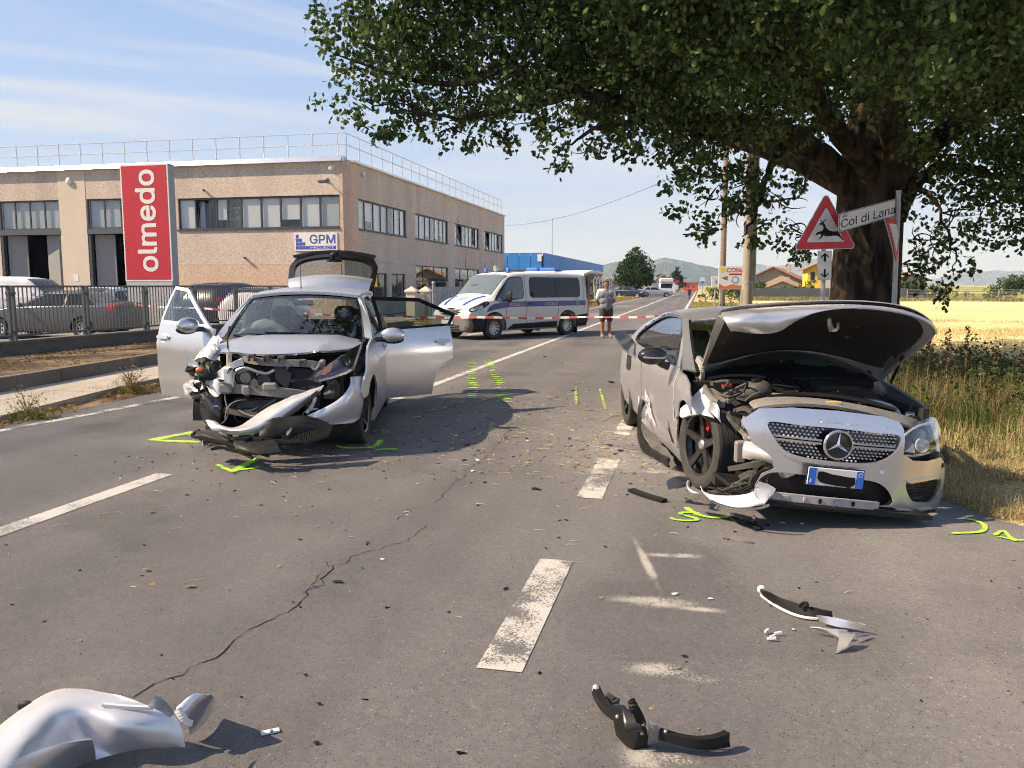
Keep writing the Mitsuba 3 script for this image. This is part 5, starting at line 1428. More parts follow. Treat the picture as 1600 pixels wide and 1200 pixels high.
        bp = smoothpoly([(-.30, 0), (-.34, .38), (-.40, .68), (-.2, .70), (.08, .675), (.28, .60), (.42, .45), (.50, .25), (.53, 0), (.51, -.25), (.46, -.42), (.36, -.56), (.18, -.68), (-.1, -.72), (-.40, -.70), (-.34, -.38)], 120)
        part(t, 'bonnet', drape(bp, bon, .02, .05, rough=.006, freq=3), P, smooth=30)
        part(t, 'bonnet_underside', drape(bp.buffer(-.03), lambda x, y: (x, y, bon(x, y)[2] - .045), .01, .1), 'interior')
        part(t, 'aerial', tube([(-1.45, -.1, 1.47), (-1.5, -.11, 1.6), (-1.62, -.13, 1.82)], [.007, .005, .003], 5), 'gloss_black')
        # tailgate standing open above the roof
        M = place(-2.96, 0, 1.44) @ place(pitch=44)
        with at(M):
            tg = Polygon([(0, -.53), (0, .53), (-.28, .585), (-.58, .60), (-.72, .54), (-.76, .3), (-.77, 0), (-.76, -.3), (-.72, -.54), (-.58, -.60), (-.28, -.585)])
            gl = smoothpoly([(-.07, -.42), (-.05, 0), (-.07, .42), (-.30, .505), (-.56, .52), (-.65, .44), (-.68, 0), (-.65, -.44), (-.56, -.52), (-.30, -.505)], 60)
            bend = lambda x, y: (x, y, .05 - .10 * (y / .6) ** 2 - .10 * (x + .3) ** 2)
            d = part(t, 'tailgate', drape(tg.difference(gl), bend, .05, .08), 'gloss_black', smooth=35)
            part(d, 'pane', drape(gl.buffer(.01), bend, 0, .1, off=-.02), 'tinted_pane', smooth=True)
            part(d, 'spoiler', net([[(.03, -.50, .01), (.05, 0, .07), (.03, .50, .01)], [(-.10, -.53, .06), (-.10, 0, .12), (-.10, .53, .06)], [(-.20, -.55, .04), (-.22, 0, .10), (-.20, .55, .04)]], .03, 10, 16), P)
            part(d, 'wiper_motor', [box((-.70, .0, -.02), (.10, .22, .06), bevel=.02), ball((-.72, 0, .03), (.05, .06, .05), 2)], 'black_plastic')
            part(d, 'lower_panel', net([[(-.73, -.56, -.02), (-.77, 0, .04), (-.73, .56, -.02)], [(-.86, -.50, -.19), (-.93, 0, -.17), (-.86, .50, -.19)], [(-.98, -.46, -.34), (-1.06, 0, -.33), (-.98, .46, -.34)]], .03, 8, 12), 'black_plastic')
        part(t, 'gas_strut', [cyl((-2.98, .56, 1.30), (-3.36, .55, 1.64), .011, n=6), cyl((-2.98, -.56, 1.30), (-3.36, -.55, 1.64), .011, n=6)], 'gloss_black')
        # cabin
        part(t, 'cabin_floor', [box((-1.6, 0, .26), (2.5, 1.5, .04)), box((-.42, 0, .6), (.04, 1.45, .75)), box((-2.95, 0, .45), (.05, 1.3, .4))], 'interior', smooth=False)
        part(t, 'dashboard', net([[(-.42, .70, .95), (-.40, 0, .98), (-.42, -.70, .95)], [(-.72, .70, .97), (-.76, 0, .995), (-.72, -.70, .97)], [(-.86, .68, .86), (-.90, 0, .88), (-.86, -.68, .86)], [(-.84, .68, .5), (-.86, 0, .5), (-.84, -.68, .5)]], .02, 12, 12), 'interior')
        for sy in (.36, -.36):
            s = part(t, 'seat', [net([[(-1.42, sy - .24, .55), (-1.46, sy, .53), (-1.42, sy + .24, .55)], [(-1.52, sy - .24, .85), (-1.58, sy, .84), (-1.52, sy + .24, .85)], [(-1.62, sy - .19, 1.10), (-1.66, sy, 1.10), (-1.62, sy + .19, 1.10)]], -.13, 10, 10), box((-1.2, sy, .48), (.5, .48, .16), bevel=.06)], 'seat_cloth')
            part(s, 'headrest', box((-1.70, sy, 1.22), (.10, .26, .18), bevel=.045), 'seat_cloth')
        part(t, 'rear_seat', [box((-2.35, 0, .80), (.14, 1.25, .66), bevel=.05), box((-2.38, .38, 1.18), (.10, .26, .16), bevel=.04), box((-2.38, -.38, 1.18), (.10, .26, .16), bevel=.04), box((-2.1, 0, .48), (.5, 1.25, .16), bevel=.05)], 'seat_cloth')
        sw = part(t, 'steering_wheel', tube([(-.98 + .07 * math.sin(a), .36 + .18 * math.cos(a), .93 + .17 * math.sin(a)) for a in np.linspace(0, 2 * PI, 25)], .016, 6), 'interior')
        part(t, 'airbag', net([[(-.86, -.68, .98), (-.92, -.45, .96), (-.84, -.12, .985)], [(-.80, -.66, 1.03), (-.78, -.40, 1.12), (-.80, -.16, 1.03)], [(-1.0, -.60, 1.05), (-1.0, -.38, 1.16), (-1.0, -.16, 1.04)], [(-1.15, -.5, .96), (-1.15, -.36, 1.0), (-1.12, -.2, .95)]], .01, 18, 18, rough=.035, freq=9, seed=4), 'airbag', label='deflated passenger airbag on the dashboard')
        part(t, 'airbag', net([[(-1.0, .48, .96), (-.99, .36, .98), (-1.0, .24, .96)], [(-.97, .50, .90), (-.93, .36, .92), (-.97, .22, .90)], [(-1.0, .5, .80), (-.97, .36, .78), (-1.0, .22, .80)]], .01, 12, 12, rough=.03, freq=9, seed=5), 'airbag', label='deflated driver airbag')
        for sy in (1, -1):
            part(t, 'curtain_airbag', net([[(-1.0, sy * .60, 1.32), (-1.5, sy * .57, 1.39), (-2.2, sy * .56, 1.39)], [(-.98, sy * .64, 1.16), (-1.5, sy * .63, 1.15), (-2.2, sy * .63, 1.18)], [(-1.0, sy * .68, 1.05), (-1.5, sy * .67, .98), (-2.2, sy * .67, 1.02)]], .01, 12, 18, rough=.02, freq=8, seed=6), 'airbag_teal')
        im = part(t, 'rear_view_mirror', box((-1.0, 0, 1.36), (.03, .22, .06), bevel=.012), 'gloss_black')
        part(im, 'hanging_tag', cyl((-.985, -.03, 1.27), (-.98, -.03, 1.27), .045, n=16), 'airbag')
        part(t, 'roof_lining', net([[(-1.16, .55, 1.385), (-1.13, 0, 1.42), (-1.16, -.55, 1.385)], [(-2.0, .57, 1.42), (-2.0, 0, 1.47), (-2.0, -.57, 1.42)], [(-2.95, .52, 1.35), (-2.95, 0, 1.40), (-2.95, -.52, 1.35)]], -.01, 8, 8), 'interior')
        # underbody and wheels
        part(t, 'underbody', [box((-1.3, 0, .22), (2.9, 1.3, .08)), box((.1, .60, .5), (.9, .03, .55)), box((.1, -.60, .5), (.8, .03, .55)), box((.15, 0, .24), (.8, 1.2, .05))], 'black_plastic', smooth=False)
        wheel(t, (0, .765, .30), (.06, 1), .30, .185, .195, 'five', 'black_rim')
        wheel(t, (-2.51, .775, .30), (0, 1), .30, .185, .195, 'five', 'black_rim')
        wheel(t, (-2.51, -.775, .30), (0, -1), .30, .185, .195, 'five', 'black_rim')
        wheel(t, (-.10, -.80, .29), (.35, -1), .30, .185, .195, 'five', 'black_rim', camber=-.12)
        for sy in (1, -1):
            part(t, 'wheel_arch_liner', [net([[(a, sy * .55, b) for a, b in arc(cx, .30, .385, 0, 180, 9)], [(a, sy * .80, b) for a, b in arc(cx, .30, .385, 0, 180, 9)]], .01, 2, 18) for cx in (0, -2.51)], 'black_plastic')

    # the smashed front, piece by piece (world positions)
    B = part(t, 'bumper', net([[(-1.478, 7.55, 0.72), (-1.434, 7.66, 0.714), (-1.421, 7.95, 0.689)], [(-1.488, 7.5, 0.621), (-1.422, 7.58, 0.599), (-1.409, 7.9, 0.546)], [(-1.579, 7.42, 0.52), (-1.457, 7.5, 0.474), (-1.409, 7.85, 0.399)], [(-1.733, 7.38, 0.439), (-1.563, 7.44, 0.383), (-1.429, 7.78, 0.317)], [(-1.871, 7.35, 0.374), (-1.725, 7.38, 0.311), (-1.472, 7.62, 0.289)]], .006, 20, 16), 'silver_plastic', smooth=35, label='remaining left corner of the front bumper')
    sh = part(t, 'torn_bumper_skin', net([[(-1.708, 7.5, 0.656), (-1.714, 7.47, 0.636), (-1.736, 7.44, 0.616)], [(-1.922, 7.44, 0.581), (-1.862, 7.36, 0.552), (-1.839, 7.4, 0.5)], [(-2.22, 7.36, 0.442), (-2.095, 7.24, 0.431), (-2.006, 7.28, 0.385)], [(-2.422, 7.26, 0.308), (-2.264, 7.12, 0.327), (-2.167, 7.18, 0.288)], [(-2.566, 7.24, 0.334), (-2.443, 7.12, 0.304), (-2.332, 7.15, 0.254)], [(-2.722, 7.3, 0.365), (-2.649, 7.2, 0.313), (-2.595, 7.2, 0.262)]], .006, 30, 14, rough=.012, freq=9, seed=3), 'silver_plastic', smooth=25, label='torn silver bumper skin hanging to the ground')
    part(t, 'clip_rail', [pathbox([(-1.743, 7.42, 0.601), (-1.887, 7.36, 0.488), (-2.035, 7.26, 0.371)], .02, .035), *[box(np.array((-1.739, 7.4, 0.604)) * (1 - k) + np.array((-2.029, 7.24, 0.374)) * k, (.02, .012, .04)) for k in np.linspace(.25, .98, 14)]], 'grey_plastic')
    part(t, 'clip_rail', pathbox([(-1.773, 7.42, 0.555), (-1.794, 7.4, 0.482), (-1.843, 7.36, 0.419)], .015, .03), 'silver_paint_scuffed')
    scrap([[(-2.193, 7.22, 0.349), (-2.045, 7.24, 0.397), (-1.829, 7.3, 0.399)], [(-2.193, 7.1, 0.285), (-1.978, 7.15, 0.344), (-1.597, 7.32, 0.315)], [(-2.191, 7.05, 0.227), (-1.945, 7.12, 0.259), (-1.696, 7.25, 0.281)]], 'black_plastic', .004, t, 'lower_grille_panel', .028, 11, 2)
    # lower grille lattice dragging on the ground
    lat = []
    A0, A1, B0, B1 = [np.array(q) for q in ((-1.571, 7.2, 0.336), (-1.573, 7, 0.27), (-2.056, 7, 0.225), (-1.993, 6.85, 0.167))]
    for k in np.linspace(0, 1, 6):
        lat.append(pathbox([A0 * (1 - k) + A1 * k, (A0 * (1 - k) + A1 * k + B0 * (1 - k) + B1 * k) / 2 + [0, 0, -.012], B0 * (1 - k) + B1 * k], .010, .014, 10))
    for q in np.linspace(0, 1, 24):
        lat.append(pathbox([A0 * (1 - q) + B0 * q, A1 * (1 - q) + B1 * q], .009, .010, 2))
    part(t, 'lower_grille', lat, 'black_plastic', smooth=False)
    scrap([[(-2.847, 7.3, 0.261), (-2.639, 7.2, 0.29), (-2.394, 7.1, 0.24)], [(-2.724, 7.15, 0.22), (-2.533, 7.05, 0.216), (-2.341, 7, 0.209)], [(-2.582, 7, 0.192), (-2.445, 6.95, 0.169), (-2.24, 6.9, 0.157)]], 'black_plastic', .006, t, 'bumper_fragment', .035, 10, 3)
    scrap([[(-2.366, 6.98, 0.24), (-2.183, 6.9, 0.244), (-2.007, 6.95, 0.262)], [(-2.324, 6.85, 0.205), (-2.153, 6.8, 0.215), (-1.978, 6.88, 0.237)], [(-2.274, 6.84, 0.152), (-2.096, 6.78, 0.154), (-1.914, 6.8, 0.188)]], 'black_plastic', .01, t, 'bumper_fragment', .03, 9, 4)
    for i, (a, b, c, r) in enumerate((((-2.715, 7.1, 0.246), (-2.488, 7, 0.225), (-2.022, 6.8, 0.144), .012), ((-2.554, 6.95, 0.169), (-2.434, 6.95, 0.18), (-2.15, 6.78, 0.127), .010), ((-2.778, 7.3, 0.273), (-2.809, 7.2, 0.244), (-2.671, 7.1, 0.24), .009), ((-2.158, 7, 0.259), (-1.954, 6.95, 0.235), (-1.778, 6.9, 0.255), .012), ((-2.461, 7, 0.203), (-2.295, 7, 0.247), (-2.117, 6.95, 0.246), .014))):
        part(t, 'bumper_strip', pathbox([a, b, c], r * 2, r * 2.4, 12), 'black_plastic', smooth=False)
    # headlamp on the left
    lamp = [[(-1.766, 7.36, 0.718), (-1.768, 7.37, 0.734), (-1.767, 7.39, 0.755)], [(-1.701, 7.37, 0.694), (-1.677, 7.4, 0.771), (-1.669, 7.5, 0.837)], [(-1.583, 7.44, 0.727), (-1.561, 7.48, 0.815), (-1.566, 7.6, 0.909)], [(-1.479, 7.56, 0.76), (-1.467, 7.66, 0.863), (-1.476, 7.85, 0.979)], [(-1.461, 7.78, 0.786), (-1.449, 7.86, 0.888), (-1.448, 8, 0.975)]]
    hl = part(t, 'headlamp', thicken(gridmesh(netgrid(lamp, 18, 12) + [0, .05, 0]), .02), 'gloss_black', smooth=35, label='headlamp still in place')
    part(hl, 'lens', gridmesh(netgrid(lamp, 18, 12)), 'clear_lens', smooth=True)
    part(hl, 'reflector', lathe([(.062, 0), (.055, .012), (.05, .0), (.035, -.02), (0, -.035)], (-1.539, 7.58, 0.858), np.array((-1.539, 7.58, 0.858)) + [-.1, -1, .1], 24), 'dark_chrome')
    part(hl, 'indicator', scrap_mesh([[(-1.716, 7.42, 0.752), (-1.693, 7.45, 0.807)], [(-1.643, 7.45, 0.749), (-1.616, 7.5, 0.86)]]), 'orange_lamp')
    part(hl, 'trim_strip', pathbox([(-1.719, 7.35, 0.708), (-1.579, 7.42, 0.74), (-1.471, 7.55, 0.785)], .012, .016), 'alloy')
    scrap([[(-1.475, 7.6, 0.75), (-1.449, 7.75, 0.801), (-1.435, 7.95, 0.88)], [(-1.458, 7.6, 0.721), (-1.426, 7.75, 0.753), (-1.404, 7.9, 0.786)]], 'black_plastic', .005, t, 'lamp_bracket', .02, 12, 5)
    part(t, 'lamp_mount', [pathbox([(-1.637, 7.55, 0.691), (-1.657, 7.55, 0.597), (-1.67, 7.5, 0.544)], .09, .05), box((-1.632, 7.6, 0.59), (.10, .05, .16), bevel=.02)], 'grey_plastic')
    # engine bay
    part(t, 'bay_wall', [net([[(-2.788, 7.95, 0.948), (-2.805, 7.9, 0.118)], [(-1.565, 7.95, 0.855), (-1.528, 7.9, 0.168)]], .02, 2, 2), box((-2.18, 7.9, .28), (1.25, .5, .06))], 'interior', smooth=False)
    part(t, 'radiator', net([[(-2.06, 7.66, 0.792), (-2.059, 7.62, 0.48)], [(-1.747, 7.66, 0.774), (-1.777, 7.62, 0.409)]], .03, 2, 2), 'radiator', smooth=False)
    part(t, 'condenser_panel', net([[(-2.172, 7.56, 0.854), (-2.154, 7.52, 0.706)], [(-2.028, 7.6, 0.744), (-2.058, 7.54, 0.598)]], .015, 2, 2), 'grey_plastic', smooth=False)
    up = [(-2.506, 7.66, 0.904), (-2.332, 7.55, 0.867), (-2.085, 7.5, 0.854), (-1.87, 7.52, 0.846), (-1.726, 7.6, 0.815)]
    ub = part(t, 'upper_crossmember', pathbox(up, .05, .06, 24), 'dusty_metal', smooth=False)
    for q in ((-2.349, 7.5, 0.918), (-2.216, 7.5, 0.912), (-2.084, 7.5, 0.901), (-1.888, 7.5, 0.871)):
        part(ub, 'bracket', [box(np.array(q), (.06, .05, .035), bevel=.008), box(np.array(q) + [-.023, -.02, -.023], (.012, .04, .05)), box(np.array(q) + [.023, -.02, -.023], (.012, .04, .05))], 'grey_plastic', smooth=False)
    part(t, 'upper_crossmember', pathbox([(-1.82, 7.5, 0.825), (-1.774, 7.5, 0.802), (-1.737, 7.5, 0.86), (-1.702, 7.55, 0.861)], .012, .02), 'alloy')
    lb = part(t, 'lower_crossmember', pathbox([(-2.751, 7.6, 0.614), (-2.5, 7.5, 0.621), (-2.198, 7.46, 0.602), (-1.874, 7.5, 0.556)], .07, .085, 24), 'dusty_metal', smooth=False)
    part(lb, 'bracket', [box((-2.584, 7.44, 0.628), (.12, .06, .10), bevel=.02), box((-2.173, 7.42, 0.648), (.13, .06, .07), bevel=.015), box((-2.387, 7.42, 0.613), (.07, .05, .09), bevel=.015)], 'dusty_metal')
    part(t, 'lower_rail', [pathbox([(-2.612, 7.5, 0.427), (-2.367, 7.42, 0.392), (-2.16, 7.4, 0.354)], .05, .05), pathbox([(-2.628, 7.6, 0.436), (-2.361, 7.6, 0.471), (-1.948, 7.6, 0.459)], .08, .06)], 'grey_plastic')
    g = np.random.default_rng(5)
    eng = part(t, 'engine', [box((-2.4, 7.85, 0.681), (.36, .2, .24), bevel=.04), cyl((-2.484, 7.68, 0.712), (-2.426, 7.5, 0.732), .075, n=18), cyl((-2.42, 7.66, 0.655), (-2.357, 7.46, 0.678), .055, n=16), cyl((-2.301, 7.66, 0.672), (-2.253, 7.5, 0.691), .06, n=16), box((-2.206, 7.7, 0.662), (.10, .1, .14), bevel=.02), box((-2.333, 7.7, 0.457), (.5, .2, .12), bevel=.03)], 'grey_plastic')
    for i in range(16):
        a = np.array((-2.637, 7.5, 0.825)) + g.uniform(0, 1, 3) * np.array([.55, .25, .0]) + [0, 0, -g.uniform(0, .35)]
        b = a + g.normal(0, .12, 3) * [1, .4, 1]; c = b + g.normal(0, .10, 3) * [1, .4, 1]
        part(eng, 'hose', tube(curve([a, b, c], 10), g.uniform(.006, .014), 6), ['black_plastic', 'grey_plastic', 'dusty_metal', 'gloss_black'][i % 4])
    part(eng, 'pipe', tube(curve([(-2.498, 7.5, 0.662), (-2.501, 7.45, 0.76), (-2.418, 7.45, 0.812), (-2.276, 7.45, 0.772), (-2.157, 7.5, 0.79)], 24), .014, 8), 'bare_metal')
    part(eng, 'pulley', [lathe([(0, .012), (.05, .012), (.055, 0), (.04, -.01), (0, -.01)], (-2.402, 7.46, 0.724), np.array((-2.402, 7.46, 0.724)) + [0, -1, 0], 18), lathe([(0, .012), (.035, .012), (.04, 0), (0, -.01)], (-2.313, 7.43, 0.676), np.array((-2.313, 7.43, 0.676)) + [0, -1, 0], 16)], 'dark_chrome')
    part(t, 'filler_neck', cyl((-2.562, 7.5, 0.813), (-2.557, 7.5, 0.935), .024, n=12), 'plaster_tan')
    part(t, 'strut_brace', [pathbox([(-2.658, 7.5, 0.732), (-2.531, 7.48, 0.827), (-2.432, 7.5, 0.866)], .05, .06), box((-2.563, 7.46, 0.724), (.10, .05, .20), bevel=.02)], 'white_plastic')
    part(t, 'wiring', [tube(curve([(-2.556, 7.5, 0.662), (-2.574, 7.4, 0.529), (-2.538, 7.35, 0.42), (-2.582, 7.3, 0.33)], 20), .006, 5), tube(curve([(-2.4, 7.45, 0.522), (-2.523, 7.38, 0.491), (-2.553, 7.32, 0.367)], 20), .005, 5), tube(curve([(-2.462, 7.4, 0.442), (-2.316, 7.35, 0.391), (-2.173, 7.35, 0.403)], 20), .007, 5)], 'dusty_metal')
    # crumpled right wing
    W = part(t, 'crushed_fender', net([[(-2.894, 8, 1.043), (-2.808, 7.9, 1.061), (-2.72, 7.8, 1.043)], [(-2.948, 7.9, 0.933), (-2.801, 7.7, 0.967), (-2.702, 7.7, 0.937)], [(-3.012, 7.85, 0.84), (-2.829, 7.6, 0.851), (-2.7, 7.6, 0.851)], [(-3.017, 7.9, 0.737), (-2.829, 7.62, 0.754), (-2.697, 7.65, 0.763)]], .004, 24, 16, rough=.055, freq=9, seed=8), 'silver_paint_scuffed', smooth=25, label='crushed right front fender')
    scrap([[(-2.973, 7.7, 0.841), (-2.785, 7.55, 0.89), (-2.647, 7.55, 0.855)], [(-2.993, 7.65, 0.763), (-2.776, 7.45, 0.795), (-2.657, 7.5, 0.755)], [(-2.918, 7.6, 0.697), (-2.768, 7.45, 0.714), (-2.693, 7.5, 0.72)]], 'black_plastic', .006, t, 'broken_lamp_housing', .06, 11, 9)
    scrap([[(-2.892, 7.6, 0.756), (-2.806, 7.5, 0.802), (-2.726, 7.5, 0.778)], [(-2.942, 7.6, 0.685), (-2.802, 7.45, 0.726), (-2.741, 7.5, 0.697)]], 'dusty_metal', .005, t, 'crushed_bracket', .05, 12, 10)
    part(t, 'indicator', ball((-2.811, 7.45, 0.795), (.04, .03, .025), 1), 'orange_lamp', label='broken indicator in the crushed corner')
    scrap([[(-2.817, 7.55, 0.703), (-2.698, 7.5, 0.743), (-2.598, 7.5, 0.778)], [(-2.79, 7.5, 0.638), (-2.655, 7.42, 0.671), (-2.574, 7.45, 0.65)], [(-2.735, 7.5, 0.556), (-2.66, 7.42, 0.555), (-2.646, 7.45, 0.586)]], 'white_plastic', .005, t, 'broken_washer_tank', .04, 9, 11)
    scrap([[(-3.145, 7.9, 0.614), (-3.012, 7.75, 0.668), (-2.855, 7.65, 0.668)], [(-3.099, 7.8, 0.516), (-2.954, 7.65, 0.572), (-2.828, 7.6, 0.602)]], 'silver_paint_scuffed', .004, t, 'torn_fender_edge', .04, 9, 12)
    scrap([[(-3.029, 7.75, 0.559), (-2.905, 7.65, 0.62), (-2.768, 7.6, 0.614)], [(-2.965, 7.7, 0.493), (-2.855, 7.6, 0.519), (-2.744, 7.55, 0.49)]], 'black_plastic', .005, t, 'torn_arch_liner', .05, 10, 13)
    scrap([[(-2.897, 7.65, 0.536), (-2.733, 7.5, 0.591), (-2.631, 7.5, 0.533)], [(-2.874, 7.6, 0.352), (-2.712, 7.45, 0.399), (-2.626, 7.5, 0.368)], [(-2.834, 7.6, 0.196), (-2.714, 7.5, 0.226), (-2.654, 7.5, 0.261)]], 'gloss_black', .006, t, 'torn_arch_liner', .03, 7, 14)
    for i in range(9):
        a = np.array((-2.92, 7.5, 0.837)) + [.035 * i, 0, -.052 * (i % 4)]; b = a + g.normal(0, .06, 3); c = b + g.normal(0, .06, 3)
        part(t, 'wreck_shard', scrap_mesh([[a, a + g.normal(0, .03, 3)], [b, b + g.normal(0, .05, 3)], [c, c + g.normal(0, .02, 3)]]), ['silver_paint', 'black_plastic', 'grey_plastic'][i % 3])


    # jagged splinters hanging from the torn edges and along the dragging lower grille
    for i in range(34):
        k = g.random()
        base = [np.array((-2.653, 7.05, 0.227)) * (1 - k) + np.array((-1.791, 6.95, 0.235)) * k, np.array((-2.918, 7.55, 0.803)) * (1 - k) + np.array((-2.635, 7.45, 0.434)) * k, np.array((-2.635, 7.45, 0.434)) * (1 - k) + np.array((-1.738, 7.45, 0.434)) * k][i % 3]
        a = base + g.normal(0, .03, 3); d = g.normal(size=3) * [1, .6, .8]; d /= np.linalg.norm(d); L_ = g.uniform(.05, .16)
        if a[2] < .02: a[2] = .02
        q = np.array([a, a + d * L_ * .5 + g.normal(0, .012, 3), a + d * L_, a + d * L_ * .4 + g.normal(0, .03, 3)]); q[:, 2] = np.maximum(q[:, 2], .008)
        part(t, 'splinter', thicken(trimesh.Trimesh(q, [[0, 1, 3], [1, 2, 3]], process=False), .004), ['black_plastic', 'grey_plastic', 'silver_plastic', 'black_plastic'][i % 4], smooth=False)


def scrap_mesh(P, t=.004):
    P = np.array(P)
    return thicken(gridmesh(netgrid(P, 8, 4)), t)


hatchback()

# ------------------------------------------------------------------ the wrecked silver coupe
def coupe():
    t = thing('silver_coupe', 'wrecked silver coupe with its bonnet raised, star-badged grille and crushed front corner', 'car')
    Wk = PchipInterpolator([-3.80, -3.65, -3.3, -2.84, -2.3, -1.6, -1.0, -.4, 0, .4, .6, .8], [.62, .76, .87, .905, .872, .845, .848, .872, .895, .86, .78, .60])
    Sk = PchipInterpolator([.12, .3, .55, .75, .86, .93, .97, 1.1, 1.3, 1.4], [.90, .955, 1.0, .992, .968, .942, .92, .845, .70, .60])
    line = lambda x, z: .014 * np.exp(-((z - (.80 - .035 * (x + 1))) / .035) ** 2) - .016 * np.exp(-((z - .50 + .02 * x) / .10) ** 2) * (x > -2.3) * (x < -.4)
    Rr = lambda x, z: (x, -(Wk(x) * Sk(z) + line(x, z)), z)
    L = lambda x, z: (x, (Wk(x) * Sk(z) + line(x, z)) - .10 - .06 * (x > -.6) * np.minimum((x + .6), 1), z)
    C0 = car_frame((2.2, 6.05, -.06), (.015, -1)) @ np.diag([1.12, 1, 1, 1])     # longer and sunk on its broken suspension
    P = 'silver_paint'
    with at(C0):
        roofline = [(-.98, 1.12), (-1.38, 1.315), (-1.8, 1.365), (-2.3, 1.33), (-2.75, 1.19), (-3.05, 1.03)]
        for fn, fl, side in ((Rr, False, 'right'), (L, True, 'left')):
            door = [(-.74, .26), (-.72, .6), (-.70, .93), (-2.02, .965), (-2.10, .8), (-2.08, .5), (-2.02, .26)]
            win = smoothpoly([(-.90, .955), (-1.10, 1.11), (-1.42, 1.275), (-1.8, 1.325), (-2.2, 1.30), (-2.5, 1.20), (-2.72, 1.06), (-2.5, 1.0), (-1.9, .985), (-1.3, .965)], 70)
            d = part(t, 'door', drape(door, fn, .03, .07, flip=fl, rough=.004, freq=3), P, smooth=35)
            part(d, 'handle', drape(rr(-1.96, .845, -1.74, .878, .015), fn, .022, .04, off=.03, flip=fl), P, smooth=40)
            q = Polygon([(-2.04, .26), (-2.10, .5), (-2.12, .8), (-2.04, .967), (-2.55, 1.0), (-3.05, 1.02), (-3.4, 1.0), (-3.72, .97), (-3.80, .8), (-3.78, .45), (-3.7, .30), (-3.26, .30), *arc(-2.84, .33, .395, 5, 175, 18), (-2.44, .26)]).buffer(0)
            part(t, 'quarter_panel', drape(q, fn, .03, .07, flip=fl), P, smooth=35)
            part(t, 'sill', drape([(-.42, .15), (-.44, .255), (-2.43, .255), (-2.43, .15)], fn, .05, .2, flip=fl), P)
            side_top = Polygon([(-.72, .935), *roofline, (-3.05, 1.02), (-2.04, .967)]).buffer(0)
            part(t, 'side_frame', drape(side_top.difference(win), fn, .03, .06, flip=fl), P, smooth=35)
            part(t, 'window_trim', drape(win.buffer(.012).difference(win.buffer(-.018)), fn, .012, .08, off=.006, flip=fl), 'gloss_black')
            part(t, 'side_window', drape(win.buffer(-.015), fn, 0, .1, off=-.012, flip=fl), 'dark_glass_pane', smooth=True)
        # fuel flap standing open on the right quarter
        part(t, 'fuel_recess', drape(rr(-2.74, .70, -2.54, .88, .05), Rr, .002, .05, off=.003), 'interior')
        mz = part(t, 'mirror', ball((-.86, -1.00, 1.02), (.075, .125, .075), 3), 'gloss_black', smooth=True)
        part(mz, 'mirror_foot', tube([(-.86, -.86, .93), (-.86, -.92, .95), (-.86, -.98, .99)], [.035, .03, .03], 8), 'gloss_black')
        part(mz, 'indicator', pathbox([(-.80, -1.09, 1.015), (-.785, -1.0, 1.01), (-.80, -.91, 1.01)], .012, .014), 'alloy')
        part(t, 'mirror', ball((-.86, 1.00, 1.02), (.075, .125, .075), 3), 'gloss_black', smooth=True)
        # roof, windscreen, rear
        part(t, 'roof', net([[(-1.30, -.585, 1.29), (-1.24, 0, 1.345), (-1.30, .585, 1.29)], [(-1.75, -.585, 1.36), (-1.75, 0, 1.405), (-1.75, .585, 1.36)], [(-2.25, -.57, 1.335), (-2.28, 0, 1.385), (-2.25, .57, 1.335)], [(-2.6, -.56, 1.25), (-2.62, 0, 1.30), (-2.6, .56, 1.25)]], -.03, 20, 20), 'silver_paint', smooth=40)
        part(t, 'rear_window', net([[(-2.6, -.56, 1.25), (-2.62, 0, 1.30), (-2.6, .56, 1.25)], [(-3.15, -.62, 1.02), (-3.2, 0, 1.05), (-3.15, .62, 1.02)]], 0, 6, 12), 'dark_glass_pane', smooth=True)
        part(t, 'boot_lid', net([[(-3.12, -.70, 1.0), (-3.18, 0, 1.05), (-3.12, .70, 1.0)], [(-3.55, -.66, .985), (-3.6, 0, 1.03), (-3.55, .66, .985)], [(-3.80, -.60, .90), (-3.86, 0, .95), (-3.80, .60, .90)], [(-3.80, -.62, .3), (-3.9, 0, .3), (-3.80, .62, .3)]], -.02, 16, 14), P)
        part(t, 'windscreen', net([[(-.58, -.70, .90), (-.45, 0, .92), (-.58, .70, .90)], [(-.95, -.65, 1.10), (-.85, 0, 1.13), (-.95, .65, 1.10)], [(-1.31, -.58, 1.285), (-1.24, 0, 1.34), (-1.31, .58, 1.285)]], 0, 10, 16), 'tinted_pane', smooth=True)
        for sy in (1, -1):
            part(t, 'windscreen_pillar', net([[(-.56, sy * .71, .91), (-.64, sy * .80, .93)], [(-.94, sy * .655, 1.11), (-.98, sy * .715, 1.105)], [(-1.31, sy * .585, 1.29), (-1.36, sy * .63, 1.30)]], .02 * sy, 10, 4), P, smooth=40)
            part(t, 'pillar_seal', tube([(-.54, sy * .70, .91), (-.93, sy * .648, 1.115), (-1.31, sy * .578, 1.295)], .014, 6), 'gloss_black')
        part(t, 'dashboard', net([[(-.55, .70, .86), (-.50, 0, .88), (-.55, -.70, .86)], [(-.95, .70, .90), (-1.0, 0, .92), (-.95, -.70, .90)], [(-1.05, .68, .5), (-1.08, 0, .5), (-1.05, -.68, .5)]], .02, 8, 8), 'interior')
        part(t, 'airbag', net([[(-.80, .25, .92), (-.75, .42, .93)], [(-.86, .22, 1.0), (-.80, .45, .99)], [(-.98, .25, 1.0), (-.95, .45, .98)]], .01, 8, 8, rough=.02, freq=10), 'airbag_teal', label='deflated airbag seen under the bonnet')
        part(t, 'cabin', [box((-1.9, 0, .30), (2.3, 1.5, .05)), box((-2.9, 0, .65), (.05, 1.4, .7)), box((-.48, 0, .58), (.05, 1.5, .55))], 'interior', smooth=False)
